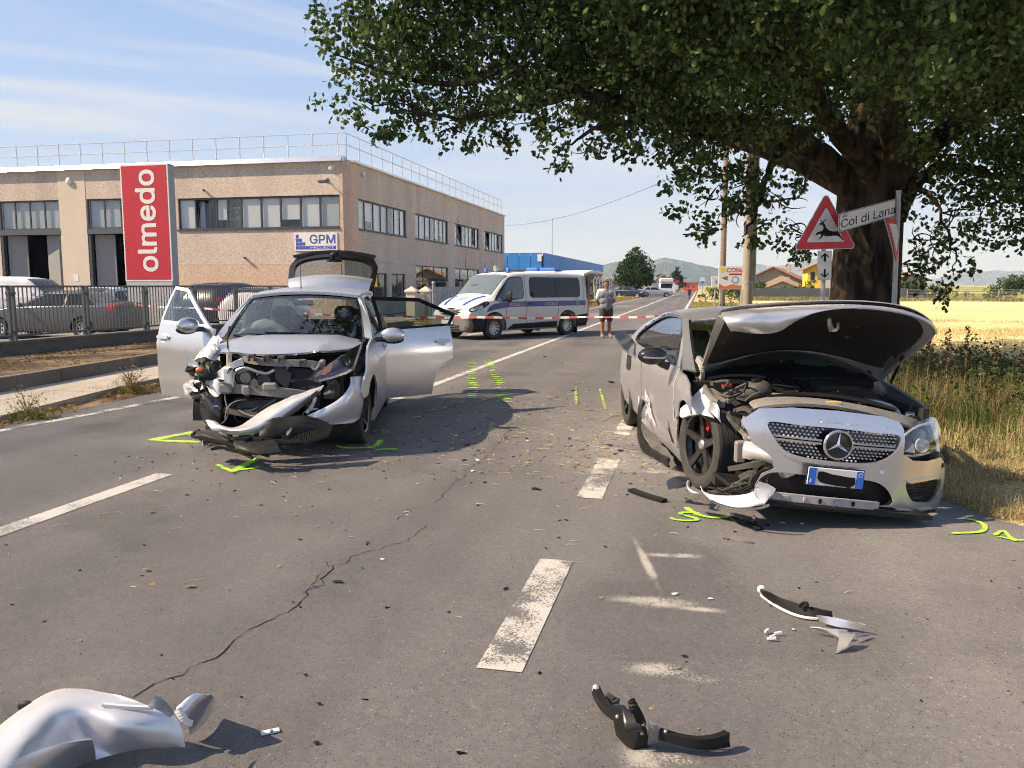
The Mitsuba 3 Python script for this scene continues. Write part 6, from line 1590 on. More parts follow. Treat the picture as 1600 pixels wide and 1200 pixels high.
        for sy in (.37, -.37):
            s = part(t, 'seat', net([[(-1.72, sy - .24, .45), (-1.76, sy, .45), (-1.72, sy + .24, .45)], [(-1.85, sy - .24, .8), (-1.9, sy, .8), (-1.85, sy + .24, .8)], [(-1.98, sy - .15, 1.16), (-2.0, sy, 1.17), (-1.98, sy + .15, 1.16)]], -.13, 10, 8), 'seat_cloth')
        sw = part(t, 'steering_wheel', tube([(-1.18 + .07 * math.sin(a), .37 + .18 * math.cos(a), .86 + .17 * math.sin(a)) for a in np.linspace(0, 2 * PI, 25)], .016, 6), 'interior')
        part(t, 'wheel_arch_liner', [net([[(a, sy * .45, b) for a, b in arc(cx, .33, .41, -5, 185, 11)], [(a, sy * (.66 if cx == 0 else .84), b) for a, b in arc(cx, .33, .41, -5, 185, 11)]], .01, 2, 20) for cx, sy in ((-2.84, 1), (-2.84, -1), (0, 1))], 'black_plastic')
        part(t, 'underbody', [box((-1.7, 0, .20), (3.6, 1.45, .07)), box((-.45, .1, .22), (1.3, 1.2, .08)), box((-1.42, -.60, .4), (1.8, .06, .4)), box((-1.42, .60, .4), (1.8, .06, .4))], 'interior', smooth=False)
        part(t, 'inner_wing', [box((-.05, .62, .55), (.9, .04, .45)), box((-.2, -.42, .48), (.8, .04, .45))], 'interior', smooth=False)
        # what is left of the right front fender
        fr = Polygon([(-.72, .30), (-.70, .60), (-.68, .92), (-.45, .91), (-.20, .86), (-.02, .80), (.02, .70), (-.05, .62), *arc(-.22, .345, .40, 55, 150, 10), (-.60, .5), (-.64, .30)]).buffer(0)
        part(t, 'fender', drape(fr, Rr, .012, .05, rough=.022, freq=7, seed=3), P, smooth=25, label='bent right front fender')
        lf = Polygon([(-.72, .26), (-.68, .92), (-.2, .84), (.2, .74), (.36, .64), (.46, .56), (.50, .5), (.42, .42), *arc(0, .32, .40, 15, 170, 14), (-.42, .26)]).buffer(0)
        part(t, 'fender', drape(lf, L, .02, .06, flip=True), P, smooth=30)
        # dents and scratches along the door and sill
        for pts in ([(-1.62, .36), (-1.85, .60), (-1.83, .50), (-1.70, .30)], [(-1.52, .30), (-1.75, .55), (-1.72, .46), (-1.60, .28)], [(-1.9, .26), (-2.16, .50), (-2.05, .36)]):
            part(t, 'torn_metal', drape(Polygon(pts).buffer(0), Rr, .006, .05, off=.028, rough=.03, freq=14), 'silver_paint_scuffed', label='torn sheet metal on the door')
        part(t, 'scrape', drape(Polygon([(-.80, .28), (-.98, .45), (-.92, .36), (-1.0, .38), (-.9, .27)]).buffer(0), Rr, .004, .03, off=.004), 'black_plastic')
        part(t, 'door_seam', drape(LineString([(-.72, .28), (-.705, .6), (-.69, .93)]).buffer(.005), Rr, .002, .05, off=.003), 'white_plastic')

    part(t, 'fuel_flap', net([[(1.256, 8.75, 0.806), (1.318, 8.9, 0.827), (1.346, 9, 0.861)], [(1.14, 8.7, 0.904), (1.241, 8.9, 0.937), (1.296, 9, 0.958)], [(1.051, 8.7, 1.018), (1.129, 8.9, 1.04), (1.211, 9, 1.041)]], .018, 12, 10), P, label='open fuel flap')
    with at(car_frame((2.2, 6.05), (.015, -1))):
        # wheels
        wheel(t, (-3.18, -.89, .335), (.0, -1), .335, .245, .245, 'five', 'black_rim', 'red_metal')
        wheel(t, (-3.18, .78, .335), (0, 1), .335, .245, .245, 'five', 'black_rim', 'red_metal')
        wheel(t, (0, .74, .33), (.0, 1), .335, .225, .245, 'five', 'black_rim', 'red_metal')
        wheel(t, (-.20, -.79, .345), (.24, -1), .335, .225, .245, 'five', 'black_rim', 'red_metal', camber=.04)
    # dangling sill trim
    part(t, 'sill_trim', pathbox([(1.304, 8.15, 0.406), (1.234, 8, 0.226), (1.229, 7.75, 0.083), (1.286, 7.4, 0.02), (1.349, 7, 0.025)], .03, .10, 24), 'black_plastic', label='torn sill trim hanging to the ground', smooth=40)
    scrap([[(1.246, 8, 0.257), (1.305, 7.9, 0.193)], [(1.259, 7.6, 0.1), (1.347, 7.5, 0.131)], [(1.319, 7.2, 0.039), (1.377, 7.1, 0.105)], [(1.331, 6.9, 0.014), (1.364, 6.8, 0.058)]], 'grey_plastic', .02, t, 'underbody_shield', .03, 8, 21)
    scrap([[(1.298, 8.2, 0.438), (1.341, 8.1, 0.337)], [(1.253, 8.05, 0.281), (1.295, 8, 0.257)]], 'silver_paint_scuffed', .01, t, 'torn_metal', .01, 8, 22)

    # raised bonnet: underside, outer skin, folded right corner
    U = np.array([[(1.536, 6.8, 0.824), (1.755, 6.88, 0.842), (2.351, 7, 0.928), (2.807, 6.85, 0.856), (2.943, 6.62, 0.766)],
                  [(1.507, 6.35, 1.069), (1.773, 6.4, 1.139), (2.3, 6.5, 1.173), (2.763, 6.35, 1.103), (2.874, 6.2, 0.951)],
                  [(1.475, 6, 1.248), (1.736, 5.95, 1.305), (2.263, 5.9, 1.343), (2.695, 5.85, 1.3), (2.872, 5.85, 1.107)],
                  [(1.454, 5.78, 1.343), (1.813, 5.7, 1.398), (2.296, 5.55, 1.411), (2.637, 5.5, 1.361), (2.855, 5.6, 1.238)]])
    G = netgrid(U, 30, 40, 3, 3)
    bn = part(t, 'bonnet', thicken(gridmesh(G + [0, .03, .03])[::1] if False else gridmesh(G + np.array([0, .03, .035])), -.006), P, smooth=40, label='raised and buckled bonnet')
    from scipy.interpolate import RegularGridInterpolator as RGI
    I = RGI((np.linspace(0, 1, 30), np.linspace(0, 1, 40)), G)
    und = lambda u, v: tuple(I(np.c_[np.clip(u, 0, 1), np.clip(v, 0, 1)]).T)
    rim_ = sbox(0, 0, 1, 1)
    cut = smoothpoly([(.12, .10), (.10, .45), (.13, .86), (.45, .93), (.80, .90), (.86, .6), (.84, .35), (.74, .12), (.4, .06)], 70)
    part(bn, 'inner_frame', drape(rim_.difference(cut), und, .012, .05, flip=True), 'bonnet_frame', smooth=35)
    dp = RGI((np.linspace(0, 1, 30), np.linspace(0, 1, 40)), G + np.array([0, .02, .03]))
    undd = lambda u, v: tuple(dp(np.c_[np.clip(u, 0, 1), np.clip(v, 0, 1)]).T)
    part(bn, 'insulation', drape(cut.buffer(.04), undd, .008, .06, flip=True, rough=.02, freq=5), 'bonnet_under', smooth=40)
    for pts in ([(.18, .60), (.20, .88), (.60, .86), (.62, .66)], [(.30, .14), (.28, .40), (.46, .38), (.44, .14)]):
        part(bn, 'stiffener', drape(smoothpoly(pts, 30), undd, .03, .05, off=-.022, flip=True, rough=.01, freq=5), 'bonnet_panel', smooth=35)
    part(bn, 'hood_latch', [pathbox([(2.162, 5.68, 1.329), (2.176, 5.7, 1.28), (2.199, 5.72, 1.244)], .02, .03), pathbox([(2.181, 5.72, 1.244), (2.233, 5.72, 1.253), (2.228, 5.7, 1.294)], .014, .02)], 'alloy')
    part(bn, 'edge_lip', tube(curve([(1.81, 5.69, 1.385), (2.06, 5.6, 1.401), (2.294, 5.545, 1.407), (2.634, 5.495, 1.357), (2.846, 5.59, 1.234)], 30), .013, 8), P)
    part(bn, 'folded_corner', net([[(1.45, 5.8, 1.36), (1.606, 5.74, 1.384), (1.813, 5.7, 1.403), (2.102, 5.6, 1.409), (2.316, 5.545, 1.407)], [(1.453, 5.7, 1.302), (1.596, 5.62, 1.327), (1.783, 5.6, 1.345), (2.039, 5.54, 1.381), (2.31, 5.53, 1.398)], [(1.499, 5.7, 1.237), (1.619, 5.66, 1.23), (1.793, 5.62, 1.237), (1.966, 5.57, 1.346), (2.312, 5.535, 1.39)]], .004, 24, 30, rough=.012, freq=7, seed=2), P, smooth=30, label='folded silver corner of the bonnet')
    part(bn, 'side_flange', net([[(1.516, 6.8, 0.797), (1.542, 6.78, 0.831)], [(1.491, 6.36, 1.053), (1.525, 6.34, 1.065)], [(1.441, 5.8, 1.347), (1.482, 5.78, 1.312)]], .01, 12, 4), 'bonnet_frame')
    part(bn, 'gas_strut', cyl((2.876, 6.1, 1.031), (2.962, 6.5, 0.75), .012, n=8), 'gloss_black')
    part(bn, 'hinge', [pathbox([(1.516, 6.75, 0.75), (1.52, 6.6, 0.897), (1.488, 6.65, 0.969)], .03, .05), pathbox([(2.85, 6.75, 0.75), (2.89, 6.6, 0.737), (2.947, 6.5, 0.76)], .05, .10)], 'bonnet_frame')

    # engine bay
    part(t, 'bay_floor', net([[(1.588, 6.72, 0.754), (2.312, 6.95, 0.792), (2.928, 6.6, 0.706)], [(1.591, 6.2, 0.621), (2.216, 6.2, 0.66), (2.895, 6, 0.604)], [(1.569, 5.75, 0.544), (2.114, 5.65, 0.579), (2.752, 5.55, 0.5)]], .02, 6, 8), 'interior', smooth=False)
    part(t, 'bay_wall', net([[(1.668, 6.5, 0.576), (1.539, 6.5, -0.253)], [(2.991, 6, 0.557), (3.024, 6, -0.017)]], .02, 2, 2), 'interior', smooth=False)
    e = part(t, 'engine_cover', trimesh.convex.convex_hull(np.array([(1.977, 6.42, 0.864), (1.93, 6.1, 0.77), (1.976, 5.95, 0.761), (2.275, 6.5, 0.8), (2.26, 6.2, 0.757), (2.207, 6, 0.755), (1.899, 6.05, 0.805), (2.175, 6.3, 0.833)])), 'black_plastic', smooth=20, label='air filter box thrown out of place')
    part(e, 'rib', [pathbox([(2.003, 6.25, 0.849), (2.023, 6, 0.816)], .01, .012, 3), pathbox([(2.077, 6.3, 0.843), (2.09, 6.02, 0.813)], .01, .012, 3), pathbox([(2.136, 6.3, 0.833), (2.157, 6.05, 0.8)], .01, .012, 3)], 'black_plastic')
    cb = part(t, 'coolant_tank', ball((1.821, 6.1, 0.775), (.105, .10, .085), 3), 'grey_plastic', smooth=True)
    part(cb, 'cap', cyl((1.794, 6.08, 0.844), (1.793, 6.08, 0.868), .035, n=12), 'black_plastic')
    part(t, 'cover_panel', net([[(2.396, 6.7, 0.809), (2.709, 6.6, 0.789), (2.861, 6.45, 0.725)], [(2.277, 6.25, 0.771), (2.597, 6.2, 0.743), (2.843, 6.1, 0.684)], [(2.194, 5.95, 0.743), (2.52, 5.9, 0.722), (2.798, 5.8, 0.645)]], .03, 8, 10, rough=.01), 'gloss_black')
    part(t, 'cowl_panel', net([[(1.602, 6.9, 0.776), (2.359, 7.1, 0.864), (2.979, 6.75, 0.771)], [(1.609, 6.7, 0.756), (2.288, 6.8, 0.819), (2.919, 6.55, 0.743)]], .02, 4, 12), 'black_plastic')
    part(t, 'wiring_rail', [pathbox([(1.563, 6.62, 0.807), (1.792, 6.62, 0.838), (2.018, 6.6, 0.82)], .03, .02), pathbox([(1.559, 6.45, 0.786), (1.762, 6.5, 0.8), (1.863, 6.5, 0.78)], .05, .03)], 'grey_plastic')
    part(t, 'fuse_box', box((1.635, 6.3, 0.794), (.07, .05, .02)), 'red_metal')
    part(t, 'strut_tower', [pathbox([(1.49, 6.3, 0.745), (1.53, 6.2, 0.709), (1.526, 6.1, 0.675)], .10, .05), pathbox([(1.465, 6.3, 0.755), (1.49, 6.15, 0.687), (1.517, 6.1, 0.665)], .02, .10)], 'dusty_metal')
    part(t, 'brace_tube', [tube(curve([(1.578, 6.2, 0.719), (1.709, 6.3, 0.764), (1.844, 6.4, 0.802)], 10), .016, 8), tube(curve([(1.587, 6.1, 0.694), (1.694, 6.15, 0.735), (1.746, 6.15, 0.745)], 10), .02, 8)], 'alloy')
    part(t, 'brace_tube', tube(curve([(2.474, 5.9, 0.722), (2.613, 5.85, 0.72), (2.696, 5.8, 0.681), (2.703, 5.75, 0.635)], 14), .02, 8), 'alloy')
    part(t, 'headlamp_motor', [cyl((2.752, 5.75, 0.644), (2.804, 5.72, 0.648), .03, n=12), box((2.722, 5.75, 0.621), (.10, .06, .05), bevel=.012)], 'alloy')
    g = np.random.default_rng(9)
    for i in range(14):
        a = np.array((1.551, 6.25, 0.761)) + g.uniform(0, 1, 3) * np.array([.7, -.3, .0]) + [0, 0, g.uniform(-.05, .02)]
        b = a + g.normal(0, .09, 3) * [1, 1, .4]; c = b + g.normal(0, .10, 3) * [1, 1, .4]
        part(t, 'hose', tube(curve([a, b, c], 10), g.uniform(.006, .013), 6), ['black_plastic', 'grey_plastic', 'gloss_black', 'dusty_metal'][i % 4])
    sp = part(t, 'slam_panel', net([[(1.652, 5.75, 0.734), (1.788, 5.62, 0.796), (2.143, 5.52, 0.788), (2.59, 5.55, 0.697), (2.817, 5.65, 0.606)], [(1.652, 5.62, 0.708), (1.754, 5.48, 0.764), (2.098, 5.4, 0.767), (2.511, 5.42, 0.67), (2.736, 5.55, 0.566)]], .02, 4, 24), 'dusty_metal')
    part(sp, 'sticker', box((2.133, 5.46, 0.779), (.09, .02, .012)), 'plaster_yellow')
    part(sp, 'edge_seal', tube(curve([(1.746, 5.68, 0.779), (1.969, 5.64, 0.811), (2.26, 5.6, 0.795), (2.612, 5.6, 0.711)], 20), .015, 6), 'gloss_black')

    # front: bumper skin with grille, rolled a little towards the left wheel
    K = place(*(2.061, 5.14, 0.549)) @ place(deg=176.5) @ place(roll=0)
    F = np.eye(4); fwd = np.array([.05, -1, 0]); fwd /= np.linalg.norm(fwd); lf_ = np.array([-fwd[1], fwd[0], 0])
    a = math.radians(-6.0)
    F[:3, 0], F[:3, 1], F[:3, 2] = fwd, lf_ * math.cos(a) + np.array([0, 0, math.sin(a)]), np.array([0, 0, math.cos(a)]) - lf_ * math.sin(a)
    F[:3, 3] = (2.061, 5.14, 0.549)
    with at(F):
        S = lambda y, z: (-.05 - .22 * y ** 2 - .42 * np.maximum(np.abs(y) - .45, 0) ** 1.6 - .55 * np.maximum(z - .02, 0) ** 1.5 - .10 * np.maximum(-z - .22, 0), y, z)
        grille = smoothpoly([(-.455, .112), (-.30, .122), (0, .124), (.30, .118), (.425, .108), (.452, .07), (.435, .0), (.36, -.08), (.22, -.122), (0, -.132), (-.22, -.122), (-.35, -.08), (-.425, .0), (-.468, .07)], 100)
        lower = smoothpoly([(-.40, -.235), (-.25, -.215), (0, -.21), (.25, -.215), (.36, -.245), (.44, -.32), (.45, -.365), (.2, -.37), (-.2, -.37), (-.42, -.365), (-.46, -.32)], 60)
        intake = smoothpoly([(.53, -.215), (.68, -.195), (.85, -.195), (.895, -.23), (.88, -.33), (.80, -.365), (.68, -.355), (.60, -.33)], 60)
        lip = Polygon([(-.50, .17), (-.30, .20), (0, .21), (.30, .20), (.42, .175), (.455, .13), (.465, .05), (.47, -.03), (.56, -.07), (.70, -.075), (.84, -.055), (.90, -.10), (.935, -.20), (.95, -.35), (.92, -.43), (.60, -.42), (.45, -.385), (0, -.385), (-.40, -.385), (-.47, -.33), (-.44, -.24), (-.36, -.19), (-.40, -.12), (-.52, -.05), (-.56, .02), (-.60, .08)]).buffer(-.012).buffer(.012)
        b = part(t, 'bumper', drape(lip.difference(grille).difference(lower).difference(intake), S, .006, .04), P, smooth=35, label='front bumper with its right end torn off')
        off = lambda d: (lambda y, z: (S(y, z)[0] + d, y, z))
        part(b, 'grille_surround', drape(grille.buffer(.006).difference(grille.buffer(-.022)), off(.012), .02, .05), P, smooth=40)
        gr = part(t, 'grille', drape(grille.buffer(.01), off(-.055), .004, .06), 'gloss_black')
        pins = []
        for r in range(-6, 8):
            for c in range(-24, 25):
                y, z = (c + .5 * (r % 2)) * .0285, r * .0205
                if grille.buffer(-.024).contains(Point(y, z)) and abs(z - .005 - .0) > .014 and math.hypot(y, z) > .105:
                    x = float(S(np.array(y), np.array(z))[0]) - .036
                    pins.append(box((x, y, z), (.02, .0125, .0092), bevel=.003))
        part(gr, 'pins', pins, 'bright_pin', smooth=False, kind='stuff')
        mesh_ = [pathbox([tuple(map(float, off(-.046)(np.array(y), np.array(z)))) for y in np.linspace(-.44, .44, 12)], .004, .004, 12) for z in np.arange(-.08, .12, .0178)]
        for s in (-1, 1):
            for z, w in ((.014, .010), (-.006, .012)):
                part(gr, 'blade', pathbox([tuple(map(float, off(-.012)(np.array(s * y), np.array(z)))) for y in (.095, .2, .3, .40)], .018, w, 14), 'alloy', smooth=30)
        st = part(gr, 'badge', lathe([(.078, .0), (.094, .004), (.098, .016), (.092, .026), (.084, .026), (.079, .016), (.078, .0)], (-.045, 0, 0), (1, 0, 0), 48), 'chrome')
        part(st, 'badge_face', lathe([(.082, .004), (.05, .012), (0, .014)], (-.045, 0, 0), (1, 0, 0), 40), 'gloss_black')
        rays = shapely.union_all([affinity.rotate(Polygon([(-.011, .0), (0, .083), (.011, .0)]), q, origin=(0, 0)) for q in (0, 120, 240)])
        part(st, 'star', [trimesh.convex.convex_hull(np.array([(-.026, -.013 * math.cos(q), -.013 * math.sin(q)), (-.026, .013 * math.cos(q), .013 * math.sin(q)), (-.024, -.083 * math.sin(q), .083 * math.cos(q)), (-.012, 0, 0), (-.032, 0, 0)])) for q in (0, 2 * PI / 3, 4 * PI / 3)], 'chrome', smooth=False)
        # number plate with blue ends; the number itself is blacked out in the picture
        with at(place(.02, .0, -.205, roll=0)):
            p = part(t, 'number_plate', box((-.02, .0, 0), (.012, .36, .112), bevel=.003), 'plate_white')
            part(p, 'plate_holder', box((-.03, 0, 0), (.012, .375, .127), bevel=.004), 'black_plastic')
            for s in (-1, 1):
                part(p, 'blue_band', box((-.0125, s * .155, 0), (.004, .048, .108)), 'plate_blue')
            part(p, 'country_mark', box((-.0098, -.162, -.03), (.0015, .008, .022)), 'plate_white')
            part(p, 'star_ring', [ball((-.0098, .155 + .012 * math.cos(q), .03 + .012 * math.sin(q)), .0025, 1) for q in np.arange(0, 2 * PI, PI / 4)], 'plate_white', kind='stuff')
            blk = Polygon([(-.118, .03), (-.09, .036), (-.03, .022), (.02, .018), (.09, .012), (.122, .012), (.126, -.03), (.098, -.052), (.085, -.06), (.07, -.05), (.02, -.05), (-.05, -.042), (-.10, -.035), (-.122, -.01)])
            part(p, 'blacked_number', plate(blk, (-.0118, 0, 0), (0, 1, 0), (0, 0, 1), .003), 'sign_black', smooth=False)
        part(t, 'lower_grille', drape(lower.buffer(.012), off(-.07), .004, .08), 'black_plastic')
        part(t, 'side_intake', drape(intake.buffer(.012), off(-.05), .004, .08), 'gloss_black')
        part(t, 'intake_mesh', [pathbox([tuple(map(float, off(-.035)(np.array(y), np.array(z)))) for y in (.56, .7, .84)], .004, .005, 6) for z in np.arange(-.325, -.2, .018)], 'black_plastic', smooth=False)
        part(t, 'intake_flap', drape(Polygon([(.56, -.215), (.80, -.195), (.84, -.20), (.85, -.188), (.7, -.185), (.53, -.205)]).buffer(.004), off(.012), .01, .05), P)
        sk = part(t, 'skid_bar', pathbox([tuple(map(float, off(.012)(np.array(y), np.array(z)))) for y, z in ((-.42, -.372), (-.2, -.372), (.1, -.372), (.34, -.375))], .03, .05, 16), 'alloy_grey', smooth=False)
        for y in (-.36, -.28, -.16, -.06, .06, .16, .26):
            x = float(off(.03)(np.array(y), np.array(-.372))[0])
            part(sk, 'clip', box((x, y, -.372), (.012, .045 if y in (-.28, .06) else .02, .03), bevel=.004), 'alloy_grey' if y not in (-.06, .16) else 'sign_black')
        part(t, 'front_lip', pathbox([tuple(map(float, off(.015)(np.array(y), np.array(z)))) for y, z in ((-.40, -.40), (0, -.405), (.4, -.405), (.6, -.415), (.86, -.42))], .03, .022, 20), 'gloss_black')
        part(t, 'parking_sensor', lathe([(.016, 0), (.014, .006), (0, .007)], (float(S(np.array(.33), np.array(-.155))[0]), .33, -.155), (1, 0, 0), 12), P)
        part(t, 'undertray', box((-.5, .1, -.42), (.9, 1.2, .03)), 'black_plastic')
        part(t, 'lamp_gap', net([[(-.30, .46, -.06), (-.30, .46, .16)], [(-.55, .86, -.06), (-.55, .86, .14)]], .02, 2, 2), 'interior', smooth=False)
    # left headlamp
    LP = [[(2.465, 5.32, 0.45), (2.502, 5.34, 0.539), (2.568, 5.4, 0.605), (2.663, 5.48, 0.652)], [(2.554, 5.33, 0.431), (2.598, 5.33, 0.533), (2.678, 5.42, 0.619), (2.782, 5.55, 0.658)], [(2.689, 5.4, 0.416), (2.742, 5.4, 0.511), (2.822, 5.52, 0.601), (2.909, 5.68, 0.646)], [(2.867, 5.55, 0.403), (2.911, 5.56, 0.48), (2.977, 5.68, 0.547), (3.043, 5.85, 0.591)], [(3.012, 5.75, 0.407), (3.047, 5.78, 0.456), (3.085, 5.86, 0.506), (3.122, 5.98, 0.541)]]
    g2 = netgrid(LP, 22, 16)
    h = part(t, 'headlamp', thicken(gridmesh(g2 + np.array([-.02, .09, 0])), .02), 'gloss_black', smooth=35)
    part(h, 'lens', gridmesh(g2), 'clear_lens', smooth=True)
    part(h, 'reflector', [lathe([(.050, 0), (.046, .012), (.04, .0), (.026, -.02), (0, -.03)], np.array((2.726, 5.45, 0.493)), np.array((2.726, 5.45, 0.493)) + [.1, -1, .12], 24), net([[(2.552, 5.42, 0.464), (2.604, 5.45, 0.545)], [(2.676, 5.43, 0.445), (2.669, 5.46, 0.525)]], .006, 6, 6)], 'headlamp_glass')
    part(h, 'light_strip', tube(curve([(2.506, 5.36, 0.485), (2.595, 5.4, 0.579), (2.743, 5.5, 0.622), (2.94, 5.7, 0.589)], 20), .009, 6), 'headlamp_glass')
    part(h, 'light_strip', tube(curve([(2.525, 5.36, 0.442), (2.662, 5.4, 0.434), (2.861, 5.56, 0.436)], 20), .008, 6), 'headlamp_glass')
    part(t, 'lamp_mount', [box((2.783, 5.55, 0.345), (.28, .10, .06), bevel=.02), box((2.775, 5.7, 0.607), (.08, .15, .10), bevel=.03)], 'black_plastic')
    part(t, 'loose_bracket', pathbox([(2.948, 5.6, 0.424), (2.981, 5.6, 0.379), (2.975, 5.6, 0.339)], .015, .03), 'gloss_black')

    # crushed right front corner
    scrap([[(1.717, 5.72, 0.693), (1.74, 5.6, 0.746), (1.77, 5.5, 0.726)], [(1.707, 5.65, 0.637), (1.713, 5.5, 0.661), (1.708, 5.4, 0.639)], [(1.686, 5.6, 0.557), (1.701, 5.45, 0.562), (1.738, 5.35, 0.538)]], P, .005, t, 'torn_bumper', .015, 9, 31)
    scrap([[(1.598, 5.62, 0.486), (1.703, 5.45, 0.51), (1.815, 5.3, 0.505)], [(1.571, 5.58, 0.441), (1.667, 5.38, 0.455), (1.812, 5.26, 0.446)], [(1.573, 5.58, 0.379), (1.692, 5.4, 0.391), (1.824, 5.26, 0.353)]], 'silver_plastic', .006, t, 'torn_bumper', .012, 8, 32)
    part(t, 'crash_beam', [pathbox([(1.573, 5.7, 0.426), (1.664, 5.6, 0.419), (1.787, 5.5, 0.404)], .06, .11), box((1.576, 5.66, 0.407), (.07, .06, .15), bevel=.01)], 'dusty_metal')
    scrap([[(1.692, 5.32, 0.408), (1.737, 5.26, 0.454), (1.798, 5.22, 0.446)], [(1.704, 5.3, 0.353), (1.727, 5.22, 0.388), (1.802, 5.2, 0.384)], [(1.74, 5.3, 0.302), (1.761, 5.24, 0.324), (1.796, 5.2, 0.35)]], 'silver_paint', .005, t, 'torn_bumper', .02, 10, 33)
    scrap([[(1.617, 5.45, 0.293), (1.672, 5.4, 0.365), (1.786, 5.35, 0.376)], [(1.613, 5.4, 0.218), (1.674, 5.33, 0.286), (1.798, 5.3, 0.302)], [(1.667, 5.4, 0.131), (1.72, 5.33, 0.175), (1.817, 5.3, 0.225)]], 'black_plastic', .008, t, 'shredded_foam', .07, 12, 34)
    for i, (pts, w, hh, m) in enumerate((([(1.502, 5.6, 0.303), (1.573, 5.5, 0.343), (1.686, 5.45, 0.38)], .05, .035, 'grey_plastic'), ([(1.51, 5.5, 0.299), (1.591, 5.45, 0.293), (1.715, 5.4, 0.348)], .03, .03, 'black_plastic'), ([(1.541, 5.45, 0.258), (1.594, 5.4, 0.296), (1.62, 5.4, 0.261)], .04, .07, 'grey_plastic'), ([(1.444, 5.4, 0.205), (1.519, 5.4, 0.261), (1.652, 5.4, 0.313)], .02, .02, 'grey_plastic'))):
        part(t, 'broken_bracket', pathbox(pts, w, hh, 10), m, smooth=False)
    for i in range(7):
        a_ = np.array((1.295, 5.4, 0.226)) + [.03 * i, -.02, .0]
        b_ = np.array((1.459, 5.3, 0.23)) + g.normal(0, .04, 3) * [1, .5, .5]; c_ = np.array((1.582, 5.3, 0.285)) + g.normal(0, .03, 3) * [1, .5, .6]
        part(t, 'wiring', tube(curve([a_, b_ + [0, 0, -.02], c_], 14), .005, 5), 'black_plastic' if i % 2 else 'grey_plastic')
    # bumper corner resting on the ground
    scrap([[(1.287, 5.55, 0.19), (1.312, 5.38, 0.179), (1.449, 5.26, 0.201), (1.538, 5.2, 0.242)], [(1.307, 5.5, 0.158), (1.323, 5.28, 0.158), (1.443, 5.16, 0.186), (1.546, 5.1, 0.218)], [(1.327, 5.4, 0.139), (1.358, 5.22, 0.144), (1.453, 5.12, 0.163), (1.585, 5.08, 0.19)]], 'white_paint', .006, t, 'bumper_corner', .01, 7, 35)
    scrap([[(1.601, 5.28, 0.29), (1.634, 5.2, 0.292), (1.665, 5.14, 0.274)], [(1.552, 5.22, 0.237), (1.593, 5.14, 0.249), (1.63, 5.1, 0.242)], [(1.507, 5.14, 0.183), (1.561, 5.08, 0.19), (1.594, 5.06, 0.236)]], P, .006, t, 'bumper_corner', .01, 8, 36)
    part(t, 'chrome_strip', tube(curve([(1.303, 5.3, 0.153), (1.378, 5.14, 0.153), (1.477, 5.06, 0.163), (1.591, 5.02, 0.202)], 20), .009, 6), 'chrome')
    part(t, 'bumper_lining', net([[(1.324, 5.52, 0.179), (1.444, 5.4, 0.192), (1.551, 5.3, 0.225)], [(1.326, 5.4, 0.166), (1.434, 5.28, 0.188), (1.539, 5.2, 0.225)]], .02, 4, 8, rough=.02), 'interior')
    scrap([[(1.122, 5.9, 0.142), (1.185, 5.85, 0.191), (1.266, 5.8, 0.184)], [(1.122, 5.8, 0.1), (1.175, 5.75, 0.131), (1.264, 5.7, 0.153)]], 'gloss_black', .02, t, 'fog_lamp', .02, 10, 37)
    part(t, 'fog_lamp_ring', tube(curve([(1.247, 5.75, 0.178), (1.235, 5.65, 0.138), (1.287, 5.6, 0.123)], 12), .012, 6), 'alloy')
    scrap([[(1.18, 5.55, 0.118), (1.246, 5.5, 0.158), (1.292, 5.4, 0.157)], [(1.202, 5.45, 0.1), (1.255, 5.38, 0.119), (1.303, 5.3, 0.131)]], 'grey_plastic', .008, t, 'torn_bracket', .03, 11, 38)
    scrap([[(1.427, 6.2, 0.621), (1.466, 6.05, 0.701), (1.499, 5.95, 0.659)], [(1.409, 6.2, 0.573), (1.437, 6, 0.628), (1.498, 5.9, 0.573)]], P, .005, t, 'fender_flap', .02, 9, 39)
    part(t, 'fender_flap', net([[(1.492, 6.42, 0.769), (1.416, 6.38, 0.704), (1.334, 6.5, 0.576)], [(1.482, 6.2, 0.709), (1.393, 6.18, 0.653), (1.315, 6.4, 0.531)], [(1.471, 5.98, 0.584), (1.403, 6.05, 0.606), (1.353, 6.3, 0.557)]], .005, 14, 14, rough=.012, freq=8, seed=41), 'white_paint', smooth=25, label='bright bent flap of the right fender')
    part(t, 'dark_liner', net([[(1.555, 6.25, 0.614), (1.85, 6.1, 0.636)], [(1.599, 6.2, 0.327), (1.833, 6, 0.271)], [(1.654, 6.1, 0.079), (1.857, 5.9, 0.056)]], .01, 10, 8, rough=.05, freq=6, seed=42), 'interior')
    for i in range(20):
        k = g.random()
        a = np.array((1.276, 5.4, 0.148)) * (1 - k) + np.array((1.761, 5.28, 0.34)) * k + g.normal(0, .03, 3) if i % 2 else np.array((1.708, 5.7, 0.651)) * (1 - k) + np.array((1.716, 5.4, 0.313)) * k + g.normal(0, .02, 3)
        d = g.normal(size=3) * [1, .6, .8]; d /= np.linalg.norm(d); L_ = g.uniform(.04, .13)
        q = np.array([a, a + d * L_ * .5 + g.normal(0, .01, 3), a + d * L_, a + d * L_ * .4 + g.normal(0, .025, 3)]); q[:, 2] = np.maximum(q[:, 2], .01)
        part(t, 'splinter', thicken(trimesh.Trimesh(q, [[0, 1, 3], [1, 2, 3]], process=False), .004), ['black_plastic', 'grey_plastic', 'silver_plastic', 'black_plastic'][i % 4], smooth=False)
